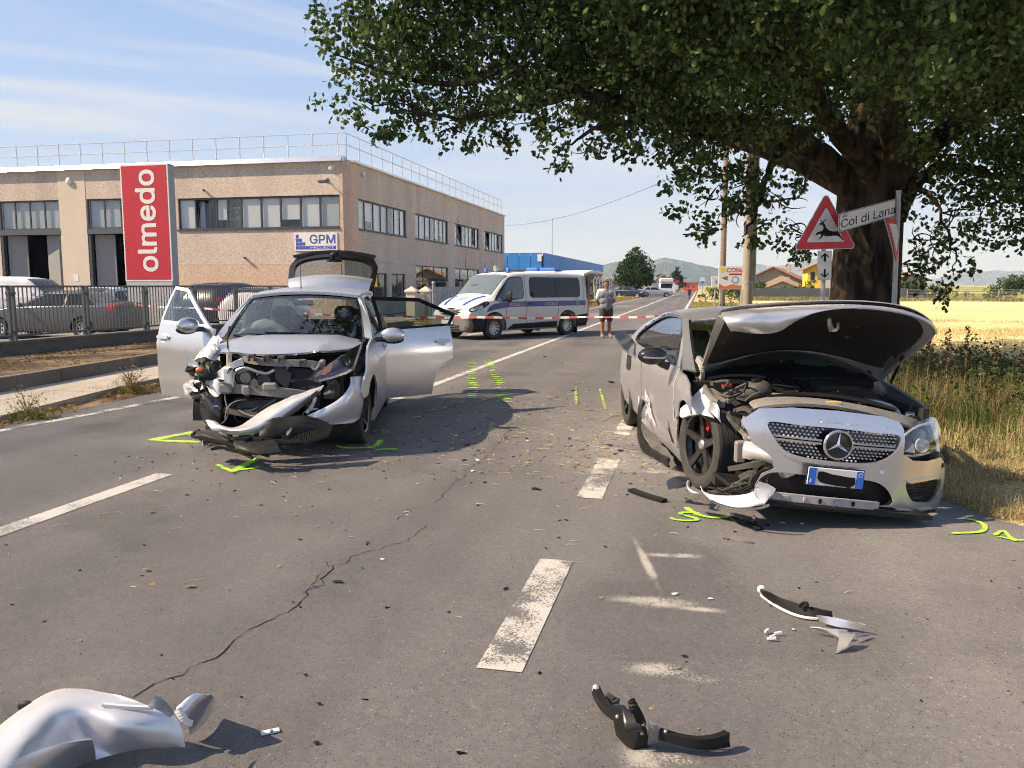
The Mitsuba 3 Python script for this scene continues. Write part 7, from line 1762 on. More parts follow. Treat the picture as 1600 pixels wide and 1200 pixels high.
    for i in range(6):
        a_ = np.array((1.637, 5.85, 0.674)) + g.normal(0, .05, 3); b_ = np.array((1.668, 5.75, 0.544)) + g.normal(0, .05, 3); c_ = np.array((1.716, 5.7, 0.426)) + g.normal(0, .05, 3)
        part(t, 'torn_metal', pathbox([a_, b_, c_], .02, .03, 8), ['dusty_metal', 'black_plastic', 'grey_plastic'][i % 3], smooth=False)


mat('bonnet_frame', (0.42, 0.41, 0.38), 0.45, metal=0.2)
mat('bonnet_panel', (0.10, 0.098, 0.09), 0.5)
mat('bonnet_under', (0.055, 0.054, 0.05), 0.5)
mat('bright_pin', (0.78, 0.78, 0.80), 0.4, metal=0.3)
mat('alloy_grey', (0.36, 0.36, 0.365), 0.5, metal=0.2)
scene['dark_glass_pane'] = {'type': 'thindielectric', 'int_ior': 1.6, 'specular_transmittance': rgb((0.25, 0.27, 0.27))}
coupe()

# ------------------------------------------------------------------ the other vehicles
class Body:
    """a car body lofted through cross-sections along x: rows (x, z_sill, z_belt, z_top, w_belt, w_top)"""
    def __init__(self, rows, arches=(), n=60, R=.36, crown=.05):
        r = np.array(sorted(rows, key=lambda a: a[0]), float)
        self.r, self.crown = r, crown
        self.f = [PchipInterpolator(r[:, 0], r[:, k]) for k in range(1, 6)]
        xs = np.linspace(r[0, 0], r[-1, 0], n)
        g = []
        for x in xs:
            half = self.section(x)
            g.append([(x, y, z) for y, z in half] + [(x, -y, z) for y, z in half[::-1][1:-1]])
        g = np.array(g)
        k = g.shape[1]
        i, j = np.meshgrid(np.arange(n - 1), np.arange(k), indexing='ij')
        q = np.stack([i * k + j, (i + 1) * k + j, (i + 1) * k + (j + 1) % k, i * k + (j + 1) % k], -1).reshape(-1, 4)
        v = np.vstack([g.reshape(-1, 3), g[0].mean(0), g[-1].mean(0)])
        f = np.vstack([q[:, [0, 1, 2]], q[:, [0, 2, 3]]])
        c0, c1 = n * k, n * k + 1
        jj = np.arange(k)
        f = np.vstack([f, np.stack([jj * 0 + c0, jj, (jj + 1) % k], 1), np.stack([jj * 0 + c1, (n - 1) * k + (jj + 1) % k, (n - 1) * k + jj], 1)])
        m = trimesh.Trimesh(v, f, process=False)
        if m.volume < 0: m.invert()
        if arches:
            import manifold3d as M3
            def man(a): return M3.Manifold(M3.Mesh(np.asarray(a.vertices, np.float32), np.asarray(a.faces, np.uint32)))
            a = man(m)
            for x, z in arches:
                for s in (-1, 1):
                    c = trimesh.creation.cylinder(radius=R, height=.34, sections=28)
                    c.apply_transform(trimesh.transformations.rotation_matrix(PI / 2, [1, 0, 0])); c.apply_translation([x, s * (float(self.f[3](x)) - .08), z])
                    a = a - man(c)
            if a.num_tri() > 100: m = tm(a)
        self.mesh = m

    def section(self, x):
        zs, zb, zt, wb, wt = (float(q(x)) for q in self.f)
        c = min(self.crown, max(.01, (zt - zb) * .5))
        pts = [(0, zs), (wb * .80, zs), (wb * .93, zs + .03), (wb * .975, zs + .12), (wb, zs + (zb - zs) * .55), (wb * .99, zb - .02), (wb * .965, zb + .01)]
        for k in (.25, .5, .75, .93):
            y = wb * .965 + (wt - wb * .965) * (k ** 1.15)
            pts.append((y, zb + .01 + (zt - c - zb - .01) * k))
        pts += [(wt * .93, zt - c * .55), (wt * .70, zt - c * .2), (wt * .35, zt - c * .03), (0, zt)]
        return pts

    def Y(self, x, z):
        x, z = np.broadcast_arrays(np.asarray(x, float), np.asarray(z, float))
        out = np.zeros(x.shape)
        for i in np.ndindex(x.shape):
            s = np.array(self.section(float(x[i])))[1:12]
            out[i] = np.interp(float(z[i]), s[:, 1], s[:, 0])
        return out

    def side(self, s):
        return lambda x, z: (x, s * self.Y(x, z), z)

    def top(self, x, k):
        """point on the upper surface at x, k in -1..1 across"""
        s = np.array(self.section(x)); zt, wt = s[-1, 1], float(self.f[4](x))
        y = abs(k) * wt * .93
        z = np.interp(y, s[11:][::-1, 0], s[11:][::-1, 1])
        return (x, np.sign(k) * y, z)

    def glass(self, x0, x1, k=.95, up=.008, bow=.0, n=10):
        g = np.array([[np.array(self.top(x0 + (x1 - x0) * a + bow * (1 - b * b) * (1 - a), b * k)) + [0, 0, up] for b in np.linspace(-1, 1, n)] for a in np.linspace(0, 1, n)])
        return gridmesh(g)


CARROWS = {
    'hatch': [(.80, .30, .50, .62, .62, .55), (.72, .22, .60, .72, .72, .64), (.50, .20, .72, .84, .80, .70), (.0, .19, .86, .97, .86, .72), (-.42, .19, .93, 1.03, .87, .70), (-1.15, .19, .95, 1.42, .87, .60), (-1.8, .19, .97, 1.50, .87, .60), (-2.6, .20, .99, 1.45, .86, .58), (-3.0, .25, 1.0, 1.30, .83, .56), (-3.20, .30, .85, 1.02, .78, .58), (-3.25, .38, .70, .85, .70, .55)],
    'suv': [(.85, .35, .65, .78, .66, .58), (.76, .28, .78, .90, .76, .68), (.50, .25, .92, 1.02, .86, .76), (.0, .24, 1.02, 1.12, .90, .78), (-.45, .24, 1.06, 1.16, .91, .74), (-1.2, .24, 1.08, 1.58, .91, .64), (-2.0, .24, 1.10, 1.66, .91, .64), (-3.0, .26, 1.12, 1.60, .90, .62), (-3.35, .32, 1.10, 1.40, .86, .60), (-3.55, .38, .95, 1.10, .82, .62), (-3.62, .45, .75, .92, .74, .6)],
    'saloon': [(.85, .30, .50, .64, .62, .55), (.76, .22, .62, .74, .74, .66), (.45, .20, .74, .85, .84, .74), (.0, .19, .84, .93, .87, .74), (-.55, .19, .90, 1.0, .88, .70), (-1.35, .19, .92, 1.36, .88, .58), (-1.9, .19, .94, 1.42, .88, .58), (-2.5, .20, .95, 1.36, .87, .56), (-3.1, .22, .95, 1.10, .86, .62), (-3.6, .26, .93, 1.06, .82, .64), (-3.75, .32, .80, .95, .76, .6)],
    'box_van': [(.85, .35, .60, .80, .70, .60), (.74, .26, .80, .98, .80, .70), (.35, .23, .98, 1.12, .88, .74), (.0, .23, 1.08, 1.26, .90, .74), (-.75, .23, 1.14, 1.80, .91, .70), (-1.6, .23, 1.16, 1.87, .91, .72), (-3.0, .25, 1.16, 1.86, .91, .72), (-3.45, .28, 1.14, 1.82, .90, .70), (-3.52, .34, 1.0, 1.5, .86, .68)],
}


def parked(kind, label, frame, paint, wb=2.55, name='parked_car', group=None, cat='car', wheels=True, glass='dark_glass', side_glass=True):
    b = Body(CARROWS[kind], [(0, .31), (-wb, .31)])
    group = group or ('cars stopped far down the road' if name == 'distant_car' else 'cars parked behind the fence')
    t = thing(name, label, cat, group)
    hi = {'hatch': (-.46, -1.12, 1.39), 'suv': (-.50, -1.16, 1.54), 'saloon': (-.58, -1.32, 1.33), 'box_van': (-.05, -.70, 1.70)}[kind]
    with at(frame):
        part(t, 'body', b.mesh, paint, smooth=40)
        part(t, 'windscreen', b.glass(hi[0], hi[1], 1.0), glass, smooth=True)
        zb = float(b.f[1](-1.3)) + .03
        top = hi[2] - .03
        back = {'hatch': -2.55, 'suv': -2.95, 'saloon': -2.75, 'box_van': -1.55}[kind]
        win = Polygon([(hi[0] - .12, zb), (hi[1] - .08, top), (back + .25, top), (back - .25 if kind != 'box_van' else back, zb + .04)]).buffer(-.02).buffer(.02)
        mid = (hi[1] + back) / 2 - .05
        for s in (1, -1):
            for a, c in ((9, mid + .04), (mid - .04, -9)):
                q = win.intersection(sbox(min(a, c), -1, max(a, c), 3))
                if side_glass and not q.is_empty: part(t, 'side_window', drape(q, b.side(s), .006, .15, off=.010, flip=s > 0), glass, smooth=30)
            part(t, 'mirror', ball((hi[0] - .25, s * (float(b.f[3](-.7)) + .10), zb + .04), (.07, .10, .07), 2), paint, smooth=True)
            part(t, 'headlight', drape(rr(.40, float(b.f[1](.5)) - .10, .74, float(b.f[1](.5)) + .02, .04), b.side(s), .01, .08, off=.012, flip=s > 0), 'headlamp_glass')
            xr = b.r[0, 0]
            part(t, 'tail_light', drape(rr(xr + .12, .80 if kind != 'box_van' else .9, xr + .36, 1.0 if kind != 'suv' else 1.15, .03), b.side(s), .01, .08, off=.012, flip=s > 0), 'red_lamp')
            part(t, 'door_handle', drape(rr(mid - .30, zb - .13, mid - .12, zb - .10, .01), b.side(s), .02, .05, off=.022, flip=s > 0), paint)
        part(t, 'rear_window', b.glass(b.r[0, 0] + .30, b.r[0, 0] + .75, 1.0), glass, smooth=True)
        part(t, 'number_plate', box((b.r[-1, 0] + .005, 0, .48), (.02, .48, .11)), 'plate_white')
        part(t, 'grille', box((b.r[-1, 0] - .03, 0, .60), (.08, .9, .12), bevel=.02), 'gloss_black')
        if wheels:
            for x in (0, -wb):
                for s in (1, -1):
                    wheel(t, (x, s * (float(b.f[3](x)) - .015), .31), (0, s), .31, .2, .20, 'seven', 'alloy', simple=True)
    return t


def police_van():
    t = thing('police_van', 'white and blue police van lettered POLIZIA LOCALE standing across the road, rear hatch raised', 'van')
    fr = car_frame((-1.16, 24.82), (-.727, -.687))
    rows = [(.93, .30, .52, .66, .70, .58), (.86, .24, .70, .86, .82, .70), (.62, .22, .92, 1.06, .90, .78), (.30, .22, 1.04, 1.20, .945, .80), (.05, .22, 1.10, 1.27, .96, .80), (-.25, .22, 1.13, 1.52, .97, .78), (-.62, .22, 1.14, 1.86, .97, .80), (-.85, .22, 1.14, 1.93, .97, .82), (-1.3, .22, 1.14, 1.96, .97, .84), (-2.6, .22, 1.14, 1.97, .97, .845), (-3.7, .22, 1.14, 1.95, .965, .84), (-4.05, .24, 1.14, 1.92, .955, .83)]
    b = Body(rows, [(0, .33), (-3.098, .33)], n=90, R=.40, crown=.07)
    with at(fr):
        part(t, 'body', b.mesh, 'white_paint', smooth=38)
        part(t, 'windscreen', b.glass(-.02, -.66, 1.02), 'van_glass', smooth=True)
        part(t, 'screen_note', box((-.30, -.30, 1.585), (.10, .30, .004), 0), 'airbag')
        for s in (1, -1):
            sd = b.side(s); fl = s > 0
            fw = smoothpoly([(-.12, 1.12), (-.42, 1.50), (-.66, 1.76), (-.80, 1.80), (-1.14, 1.80), (-1.20, 1.72), (-1.20, 1.24), (-1.14, 1.17), (-.55, 1.10)], 60)
            part(t, 'window_seal', drape(fw.union(Polygon([(-.02, 1.12), (-.50, 1.60), (-.42, 1.12)])).buffer(0), sd, .004, .08, off=.004, flip=fl), 'gloss_black')
            part(t, 'front_window', drape(fw.buffer(-.035), sd, .004, .08, off=.010, flip=fl), 'van_glass')
            part(t, 'side_window', drape(rr(-3.72, 1.18, -1.46, 1.80, .13), sd, .004, .1, off=.008, flip=fl), 'dark_glass')
            mk = part(t, 'window_seam', drape(LineString([(-2.62, 1.19), (-2.62, 1.79)]).buffer(.012), sd, .003, .1, off=.014, flip=fl), 'black_plastic')
            stripe = Polygon([(.30, .78), (-.05, .86), (-.60, .92), (-3.95, .92), (-3.95, 1.08), (-.60, 1.08), (0, 1.02), (.20, .94)])
            part(t, 'blue_stripe', drape(stripe, sd, .002, .1, off=.004, flip=fl), 'police_blue')
            def words(txt, x0, x1):
                p = fit(text_poly(txt, .1), 0, .945, abs(x1 - x0), 1.045)
                p = affinity.affine_transform(p, [-s, 0, 0, 1, x0 if s > 0 else x1, 0])
                part(t, 'lettering', drape(p, sd, .002, .12, off=.009, flip=fl), 'sign_white')
            words('POLIZIA', -.62, -1.16); words('LOCALE', -2.06, -2.62)
            part(t, 'emblem', drape(rr(-3.62, .93, -3.48, 1.07, .03), sd, .002, .1, off=.009, flip=fl), 'emblem_green')
            part(t, 'emblem', drape(Point(-.22, 1.30 - .18).buffer(.06), sd, .002, .1, off=.012, flip=fl), 'dusty_blue')
            part(t, 'fleet_number', drape(fit(text_poly('004', .06), -3.60, 1.115, -3.45, 1.155) if s < 0 else affinity.scale(fit(text_poly('004', .06), -3.60, 1.115, -3.45, 1.155), -1, 1), sd, .002, .1, off=.006, flip=fl), 'grey_plastic')
            part(t, 'side_strip', drape(Polygon([(-.58, .30), (-.75, .40), (-2.60, .44), (-2.62, .30)]).buffer(.02), sd, .012, .1, off=.014, flip=fl), 'black_plastic')
            part(t, 'arch_trim', [drape(Polygon(arc(0, .33, .46, -8, 188, 18) + arc(0, .33, .40, 188, -8, 18)), sd, .01, .08, off=.010, flip=fl), drape(Polygon(arc(-3.098, .33, .46, 40, 188, 18) + arc(-3.098, .33, .40, 188, 40, 18)), sd, .01, .08, off=.010, flip=fl)], 'black_plastic')
            part(t, 'rear_bumper_corner', drape(Polygon([(-3.52, .28), (-4.03, .28), (-4.03, .66), (-3.56, .62), (-3.50, .45)]), sd, .01, .08, off=.012, flip=fl), 'black_plastic')
            part(t, 'door_seam', [drape(LineString(l).buffer(.006), sd, .002, .1, off=.0045, flip=fl) for l in ([(-1.28, .30), (-1.30, 1.1), (-1.28, 1.85)], [(-.46, .35), (-.44, 1.1)], [(-2.64, .30), (-2.66, 1.12)], [(-3.86, .7), (-3.88, 1.8)])], 'grey_plastic')
            part(t, 'door_handle', [drape(rr(-1.22, .985, -1.04, 1.02, .012), sd, .02, .05, off=.026, flip=fl), drape(rr(-1.54, .985, -1.36, 1.02, .012), sd, .02, .05, off=.026, flip=fl)], 'gloss_black')
            m = part(t, 'mirror', box((-.42, s * 1.14, 1.22), (.12, .22, .30), bevel=.05), 'gloss_black', smooth=True)
            part(m, 'mirror_arm', tube([(-.42, s * .90, 1.12), (-.42, s * 1.05, 1.12)], .04, 6), 'gloss_black')
            hl = smoothpoly([(.80, .80), (.60, .84), (.25, .98), (.18, 1.08), (.34, 1.07), (.60, .97), (.80, .86)], 50)
            h = part(t, 'headlight', drape(hl, sd, .01, .05, off=.008, flip=fl), 'gloss_black')
            part(h, 'lens', drape(smoothpoly([(.76, .82), (.60, .86), (.42, .93), (.50, .97), (.66, .91), (.78, .85)], 30), sd, .006, .05, off=.016, flip=fl), 'headlamp_glass')
            wheel(t, (0, s * .955, .33), (0, s), .33, .22, .21, 'ten', 'alloy')
            wheel(t, (-3.098, s * .955, .33), (0, s), .33, .22, .21, 'ten', 'alloy')
        # nose: grey bumper, grille, lamps
        low = Body([(.955, .28, .46, .66, .74, .66), (.88, .22, .50, .70, .86, .80), (.62, .20, .52, .70, .95, .90), (.44, .20, .52, .68, .985, .93)], n=24, crown=.03)
        bp = part(t, 'bumper', low.mesh, 'bumper_grey', smooth=40)
        part(bp, 'corner', [drape(Polygon([(.42, .24), (.76, .24), (.78, .60), (.60, .70), (.42, .60)]), low.side(s), .01, .08, off=.012, flip=s > 0) for s in (1, -1)], 'black_plastic')
        part(bp, 'fog_lamp', [ball((.80, s * .80, .52), (.06, .06, .05), 2) for s in (1, -1)], 'headlamp_glass')
        part(bp, 'lower_grille', [box((.955, 0, z), (.03, 1.0, .025)) for z in (.30, .35, .40)], 'gloss_black', smooth=False)
        part(bp, 'number_plate', box((.975, -.02, .50), (.02, .5, .11)), 'plate_white')
        gp = part(t, 'grille', [pathbox([(.80, -.66, z), (.93, 0, z + .01), (.80, .66, z)], .05, .035, 14) for z in (.72, .78)], 'dark_chrome')
        part(gp, 'chrome_bar', pathbox([(.76, -.66, .86), (.93, -.12, .84), (.94, 0, .84), (.93, .12, .84), (.76, .66, .86)], .05, .05, 16), 'chrome')
        part(gp, 'badge', [lathe([(.055, 0), (.07, .006), (.075, .02), (.06, .02), (.055, 0)], (.95, 0, .85), (1, 0, .1), 24), pathbox([(.97, -.06, .845), (.975, 0, .855), (.97, .06, .862)], .012, .014, 5)], 'chrome')
        part(gp, 'recess', net([[(.72, -.70, .70), (.88, 0, .69), (.72, .70, .70)], [(.66, -.70, .90), (.84, 0, .90), (.66, .70, .90)]], .01, 4, 10), 'gloss_black')
        # bonnet stripes and emblem
        for s in (1, -1):
            g = np.array([[np.array(b.top(x, s * k)) + [0, 0, .006] for k in (.50 + .22 * (1 - (x - .05) / .7), .68 + .24 * (1 - (x - .05) / .7))] for x in np.linspace(.74, .06, 10)])
            part(t, 'bonnet_stripe', gridmesh(g), 'police_blue')
        part(t, 'bonnet_emblem', drape(Point(.38, 0).buffer(.16), lambda x, y: (x, y, np.array([b.top(float(a), float(c) / .74)[2] for a, c in zip(x, y)]) + .006), .003, .05), 'dusty_blue')
        part(t, 'wiper', [tube([(.0, .5, 1.285), (-.10, .1, 1.37), (-.12, -.2, 1.39)], .012, 5)], 'gloss_black')
        # roof gear
        rs = part(t, 'roof_stripe', gridmesh(np.array([[np.array(b.top(x, k)) + [0, 0, .006] for k in (.5, .95)] for x in np.linspace(-3.6, -4.0, 6)])), 'police_blue')
        lb = part(t, 'light_bar', [box((-2.95, .35, 2.055), (.30, .62, .10), bevel=.04)], 'beacon_blue', smooth=30)
        part(lb, 'lamp_dome', [box((-2.95, -.38, 2.06), (.32, .55, .12), bevel=.05), cyl((-2.95, .0, 1.99), (-2.95, 0, 2.12), .10, n=16)], 'beacon_blue')
        part(lb, 'base', box((-2.95, 0, 1.985), (.34, 1.35, .03)), 'white_plastic')
        for y in (.50, -.50):
            bc = part(t, 'beacon', lathe([(.075, 0), (.075, .09), (.05, .13), (0, .135)], (-.98, y, 1.94), (-.98, y, 2.1), 20), 'beacon_blue')
            part(bc, 'base', cyl((-.98, y, 1.90), (-.98, y, 1.945), .085, n=20), 'gloss_black')
        part(t, 'searchlight', [lathe([(0, -.10), (.07, -.08), (.10, 0), (.095, .03), (0, .03)], (-.95, -.05, 2.06), (-.7, -.1, 2.06), 20), cyl((-.98, -.05, 1.93), (-.98, -.05, 2.02), .03, n=8)], 'alloy')
        part(t, 'antenna', tube([(-1.1, .12, 1.95), (-1.2, .12, 2.15)], .01, 5), 'gloss_black')
        # raised rear hatch and the dark load bay
        tg = part(t, 'tailgate', thicken(gridmesh(netgrid([[(-4.04, .78, 1.93), (-4.04, 0, 1.95), (-4.04, -.78, 1.93)], [(-4.5, .80, 2.03), (-4.5, 0, 2.05), (-4.5, -.80, 2.03)], [(-5.05, .72, 1.98), (-5.05, 0, 2.0), (-5.05, -.72, 1.98)]], 12, 10)), .07), 'white_paint', smooth=40, label='raised rear hatch')
        part(tg, 'window', gridmesh(netgrid([[(-4.2, .66, 1.90), (-4.2, -.66, 1.90)], [(-4.7, .66, 1.93), (-4.7, -.66, 1.93)]], 4, 4)), 'dark_glass')
        part(t, 'rear_opening', box((-4.06, 0, 1.12), (.02, 1.70, 1.5), bevel=.005), 'interior')
        part(t, 'rear_pillar', [box((-4.08, s * .90, 1.15), (.06, .08, 1.45)) for s in (1, -1)], 'gloss_black')
        part(t, 'tail_light', [box((-4.075, s * .93, 1.0), (.08, .06, .5), bevel=.02) for s in (1, -1)], 'red_lamp')
        part(t, 'mudflap', [box((-3.55, s * .84, .18), (.03, .2, .26)) for s in (1, -1)], 'black_plastic', smooth=False)
    return t


mat('van_glass', (0.10, 0.13, 0.15), 0.05, spec=0.9)
mat('bumper_grey', (0.16, 0.15, 0.14), 0.5, metal=0.2)
mat('emblem_green', (0.10, 0.28, 0.30), 0.5)
police_van()


def lot():
    def rf(s, t, deg):
        m = ROAD @ place(s, t, 0, deg); return m
    parked('saloon', 'dark grey car close behind the fence, its windscreen flashing in the sun', rf(-20.1, 21.3, 187), 'grey_paint', wb=2.6)
    parked('box_van', 'white small van behind the fence at the left edge', rf(-22.6, 25.9, 8), 'white_paint', wb=2.7, name='parked_van', cat='van', side_glass=False)
    parked('suv', 'black estate car parked between the red pylon and the white hatchback', rf(-16.2, 28.6, 86), 'dark_paint', wb=2.7)
    parked('hatch', 'white small car with red tail lights behind the windscreen pillar of the hatchback', rf(-14.35, 26.9, 96), 'white_paint', wb=2.45)
    parked('hatch', 'white car roof just showing left of the red pylon', rf(-20.3, 27.2, 95), 'white_paint', wb=2.45)
    # along the road in the distance
    parked('saloon', 'dark blue car with its nose on the verge far down the road', place(*(16.525, 108, 0.155)[:2], deg=-35), 'blue_paint', wb=2.6, name='distant_car')
    parked('saloon', 'silver blue estate car across the road far away, beside the dark blue car', place(*(20.563, 112, 0.189)[:2], deg=-4), 'pale_silver_paint', wb=2.6, name='distant_car')
    c = thing('camper', 'white camper with a dark windscreen stopped far down the road', 'van')
    with at(place(*(24.889, 135, -0.091)[:2], deg=-8)):
        part(c, 'cabin', trimesh.convex.convex_hull(np.array([(x, y, z) for x in (-1.05, 1.05) for y, z in ((0, .4), (0, 1.1), (.5, 2.0), (5, 2.0), (5, .4))])), 'white_paint', smooth=False)
        part(c, 'alcove', box((0, 1.6, 2.4), (2.1, 3.6, .7), bevel=.15), 'white_paint')
        part(c, 'windscreen', net([[(-.9, -.01, 1.12), (.9, -.01, 1.12)], [(-.85, .46, 1.92), (.85, .46, 1.92)]], 0, 2, 2), 'dark_glass')
        part(c, 'roof_box', [box((-.4, .6, 2.85), (.5, .4, .25)), box((.5, .6, 2.85), (.5, .4, .25))], 'gloss_black', smooth=False)
        part(c, 'bumper', box((0, -.05, .5), (2.0, .12, .3), bevel=.04), 'grey_plastic')
        for s in (-1, 1): wheel(c, (s * .95, .9, .33), (s, 0), .33, .2, .2, 'seven', 'alloy', simple=True)
    m = thing('motor_scooter', 'rider on a dark motor scooter waiting at the right road edge far away', 'scooter')
    o = (20.352, 96, 0.018)
    with at(place(o[0], o[1], 0, -12)):
        part(m, 'body', [box((0, .2, .55), (.35, 1.3, .35), bevel=.12), box((0, -.45, .75), (.4, .25, .7), bevel=.1)], 'dark_paint')
        part(m, 'handlebar', tube([(-.35, -.45, 1.05), (0, -.5, 1.1), (.35, -.45, 1.05)], .025, 6), 'gloss_black')
        wheel(m, (.06, -.6, .26), (1, 0), .26, .12, .14, 'seven', 'alloy', simple=True); wheel(m, (.06, .75, .26), (1, 0), .26, .12, .14, 'seven', 'alloy', simple=True)


lot()

# ------------------------------------------------------------------ the man beside the van
def blend(bones, pitch=.03, iters=14):
    """one continuous skin round a skeleton: bones = [(p0, r0, p1, r1)]"""
    import manifold3d as M3
    def hullb(p0, r0, p1, r1):
        a = np.vstack([trimesh.creation.icosphere(subdivisions=2, radius=r).vertices * (np.array(e) if e is not None else 1) + p for p, r, e in ((np.array(p0), r0, None), (np.array(p1), r1, None))])
        return M3.Manifold.hull_points(a.astype(np.float32))
    m = M3.Manifold.batch_boolean([hullb(*b) for b in bones], M3.OpType.Add).refine_to_length(pitch)
    t = tm(m); t = trimesh.Trimesh(t.vertices, t.faces, process=True)
    trimesh.smoothing.filter_taubin(t, iterations=iters)
    return t


def man():
    t = thing('person', 'man in grey and white shirt and dark shorts standing behind the police van', 'person')
    with at(place(2.83, 25.1, 0, 8, scale=.965)):
        body = []
        hip = {}
        for s in (-1, 1):
            h, k, a = (s * .095, 0, .90), (s * .11, -.015, .50), (s * .115, .02, .09)
            body += [(h, .095, k, .062), (k, .062, (s * .112, .03, .34), .058), ((s * .112, .03, .34), .058, a, .040), (a, .042, (s * .13, -.13, .035), .032), ((s * .13, -.13, .04), .034, (s * .135, -.19, .03), .024)]
            sh, el, wr = (s * .20, .02, 1.42), (s * .285, .09, 1.13), (s * .13, .17, .98)
            body += [((s * .05, 0, 1.44), .06, sh, .066), (sh, .060, el, .044), (el, .044, wr, .030)]
        body += [((-.07, 0, .95), .115, (.07, 0, .95), .115), ((0, 0, .95), .125, (0, 0, 1.15), .125), ((-.06, 0, 1.12), .12, (.06, 0, 1.12), .12), ((-.09, 0, 1.32), .115, (.09, 0, 1.32), .115), ((0, 0, 1.40), .075, (0, -.01, 1.53), .056)]
        body += [((0, -.02, 1.60), .072, (0, -.005, 1.66), .092), ((0, -.045, 1.565), .040, (0, -.03, 1.60), .06), ((0, -.098, 1.615), .012, (0, -.085, 1.645), .010), ((-.085, .0, 1.61), .016, (-.085, .004, 1.645), .014), ((.085, 0, 1.61), .016, (.085, .004, 1.645), .014)]
        # hands clasped behind the back: palm, fingers and thumb
        for s in (-1, 1):
            p = np.array((s * .11, .18, .965)); q = np.array((s * .035, .20, .93))
            body.append((p, .030, q, .030))
            for i in range(4):
                b0 = q + np.array((-s * .01, .012, -.024 + .016 * i)); body.append((b0, .010, b0 + np.array((-s * .05, .012 - .008 * (i % 2), -.012)), .0085))
            body.append((p + np.array((-s * .02, .0, .022)), .011, p + np.array((-s * .065, .02, .026)), .009))
        part(t, 'body', blend(body, .022), 'skin', smooth=True)
        hair = ball((0, .012, 1.672), (.094, .105, .088), 3)
        v = np.asarray(hair.vertices)
        part(t, 'hair', hair.slice_plane([0, -.06, 1.672], [0, .75, .65]) , 'hair', smooth=True)
        for s in (-1, 1):
            part(t, 'eye', ball((s * .033, -.090, 1.645), (.013, .008, .007), 2), 'hair', smooth=True)
        part(t, 'mouth', ball((0, -.088, 1.583), (.024, .006, .005), 2), 'red_metal', smooth=True)
        # clothes
        sh = [((-.09, 0, .93), .135, (.09, 0, .93), .135), ((-.08, 0, 1.12), .138, (.08, 0, 1.12), .138), ((-.10, 0, 1.32), .132, (.10, 0, 1.32), .132), ((0, 0, .95), .15, (0, 0, 1.3), .14), ((0, 0, 1.4), .10, (0, 0, 1.47), .072)]
        part(t, 'shirt', blend(sh, .03, 10), 'shirt_grey', smooth=True)
        sl = []
        for s in (-1, 1): part(t, 'sleeve', blend([((s * .10, 0, 1.42), .085, (s * .20, .02, 1.41), .088), ((s * .20, .02, 1.42), .086, (s * .255, .065, 1.24), .074)], .03, 8), 'shirt_white', smooth=True)
        part(t, 'logo', [box((.05, -.139, 1.24), (.07, .006, .025)), box((-.07, -.138, 1.28), (.05, .006, .03)), box((.10, -.137, 1.20), (.06, .006, .02))], 'shirt_white', smooth=False)
        so = []
        for s in (-1, 1): so += [((s * .095, 0, .90), .128, (s * .115, -.01, .56), .098)]
        so += [((-.08, 0, .93), .13, (.08, 0, .93), .13)]
        part(t, 'shorts', blend(so, .03, 8), 'shorts', smooth=True)
        for s in (-1, 1):
            part(t, 'shoe', blend([((s * .115, .045, .045), .048, (s * .13, -.10, .04), .048), ((s * .13, -.10, .035), .048, (s * .137, -.20, .03), .034)], .02, 6), 'shoe', smooth=True)


mat('shoe', (0.22, 0.19, 0.16), 0.8)
man()

# ------------------------------------------------------------------ road signs by the oak
def tri(r, c=(0, 0), rot=0, rad=.0):
    p = Polygon([(c[0] + r * math.sin(a + rot), c[1] + r * math.cos(a + rot)) for a in (0, 2 * PI / 3, 4 * PI / 3)])
    return p.buffer(-rad).buffer(rad, quad_segs=6) if rad else p


DEER = [(-.215, -.02), (-.18, .0), (-.10, .02), (-.08, .07), (-.105, .13), (-.16, .125), (-.165, .145), (-.125, .165), (-.15, .215), (-.135, .215), (-.11, .17), (-.10, .165), (-.085, .205), (-.045, .225), (-.04, .212), (-.07, .195), (-.082, .155), (-.06, .13), (-.035, .07), (.03, .02), (.12, .0), (.19, .015), (.215, .045), (.225, .03), (.21, -.01), (.225, -.05), (.265, -.10), (.30, -.155), (.285, -.165), (.235, -.11), (.175, -.075), (.10, -.075), (.0, -.085), (-.05, -.075), (-.085, -.05), (-.10, -.09), (-.155, -.135), (-.17, -.12), (-.13, -.085), (-.125, -.045), (-.17, -.035), (-.205, -.06), (-.225, -.05)]


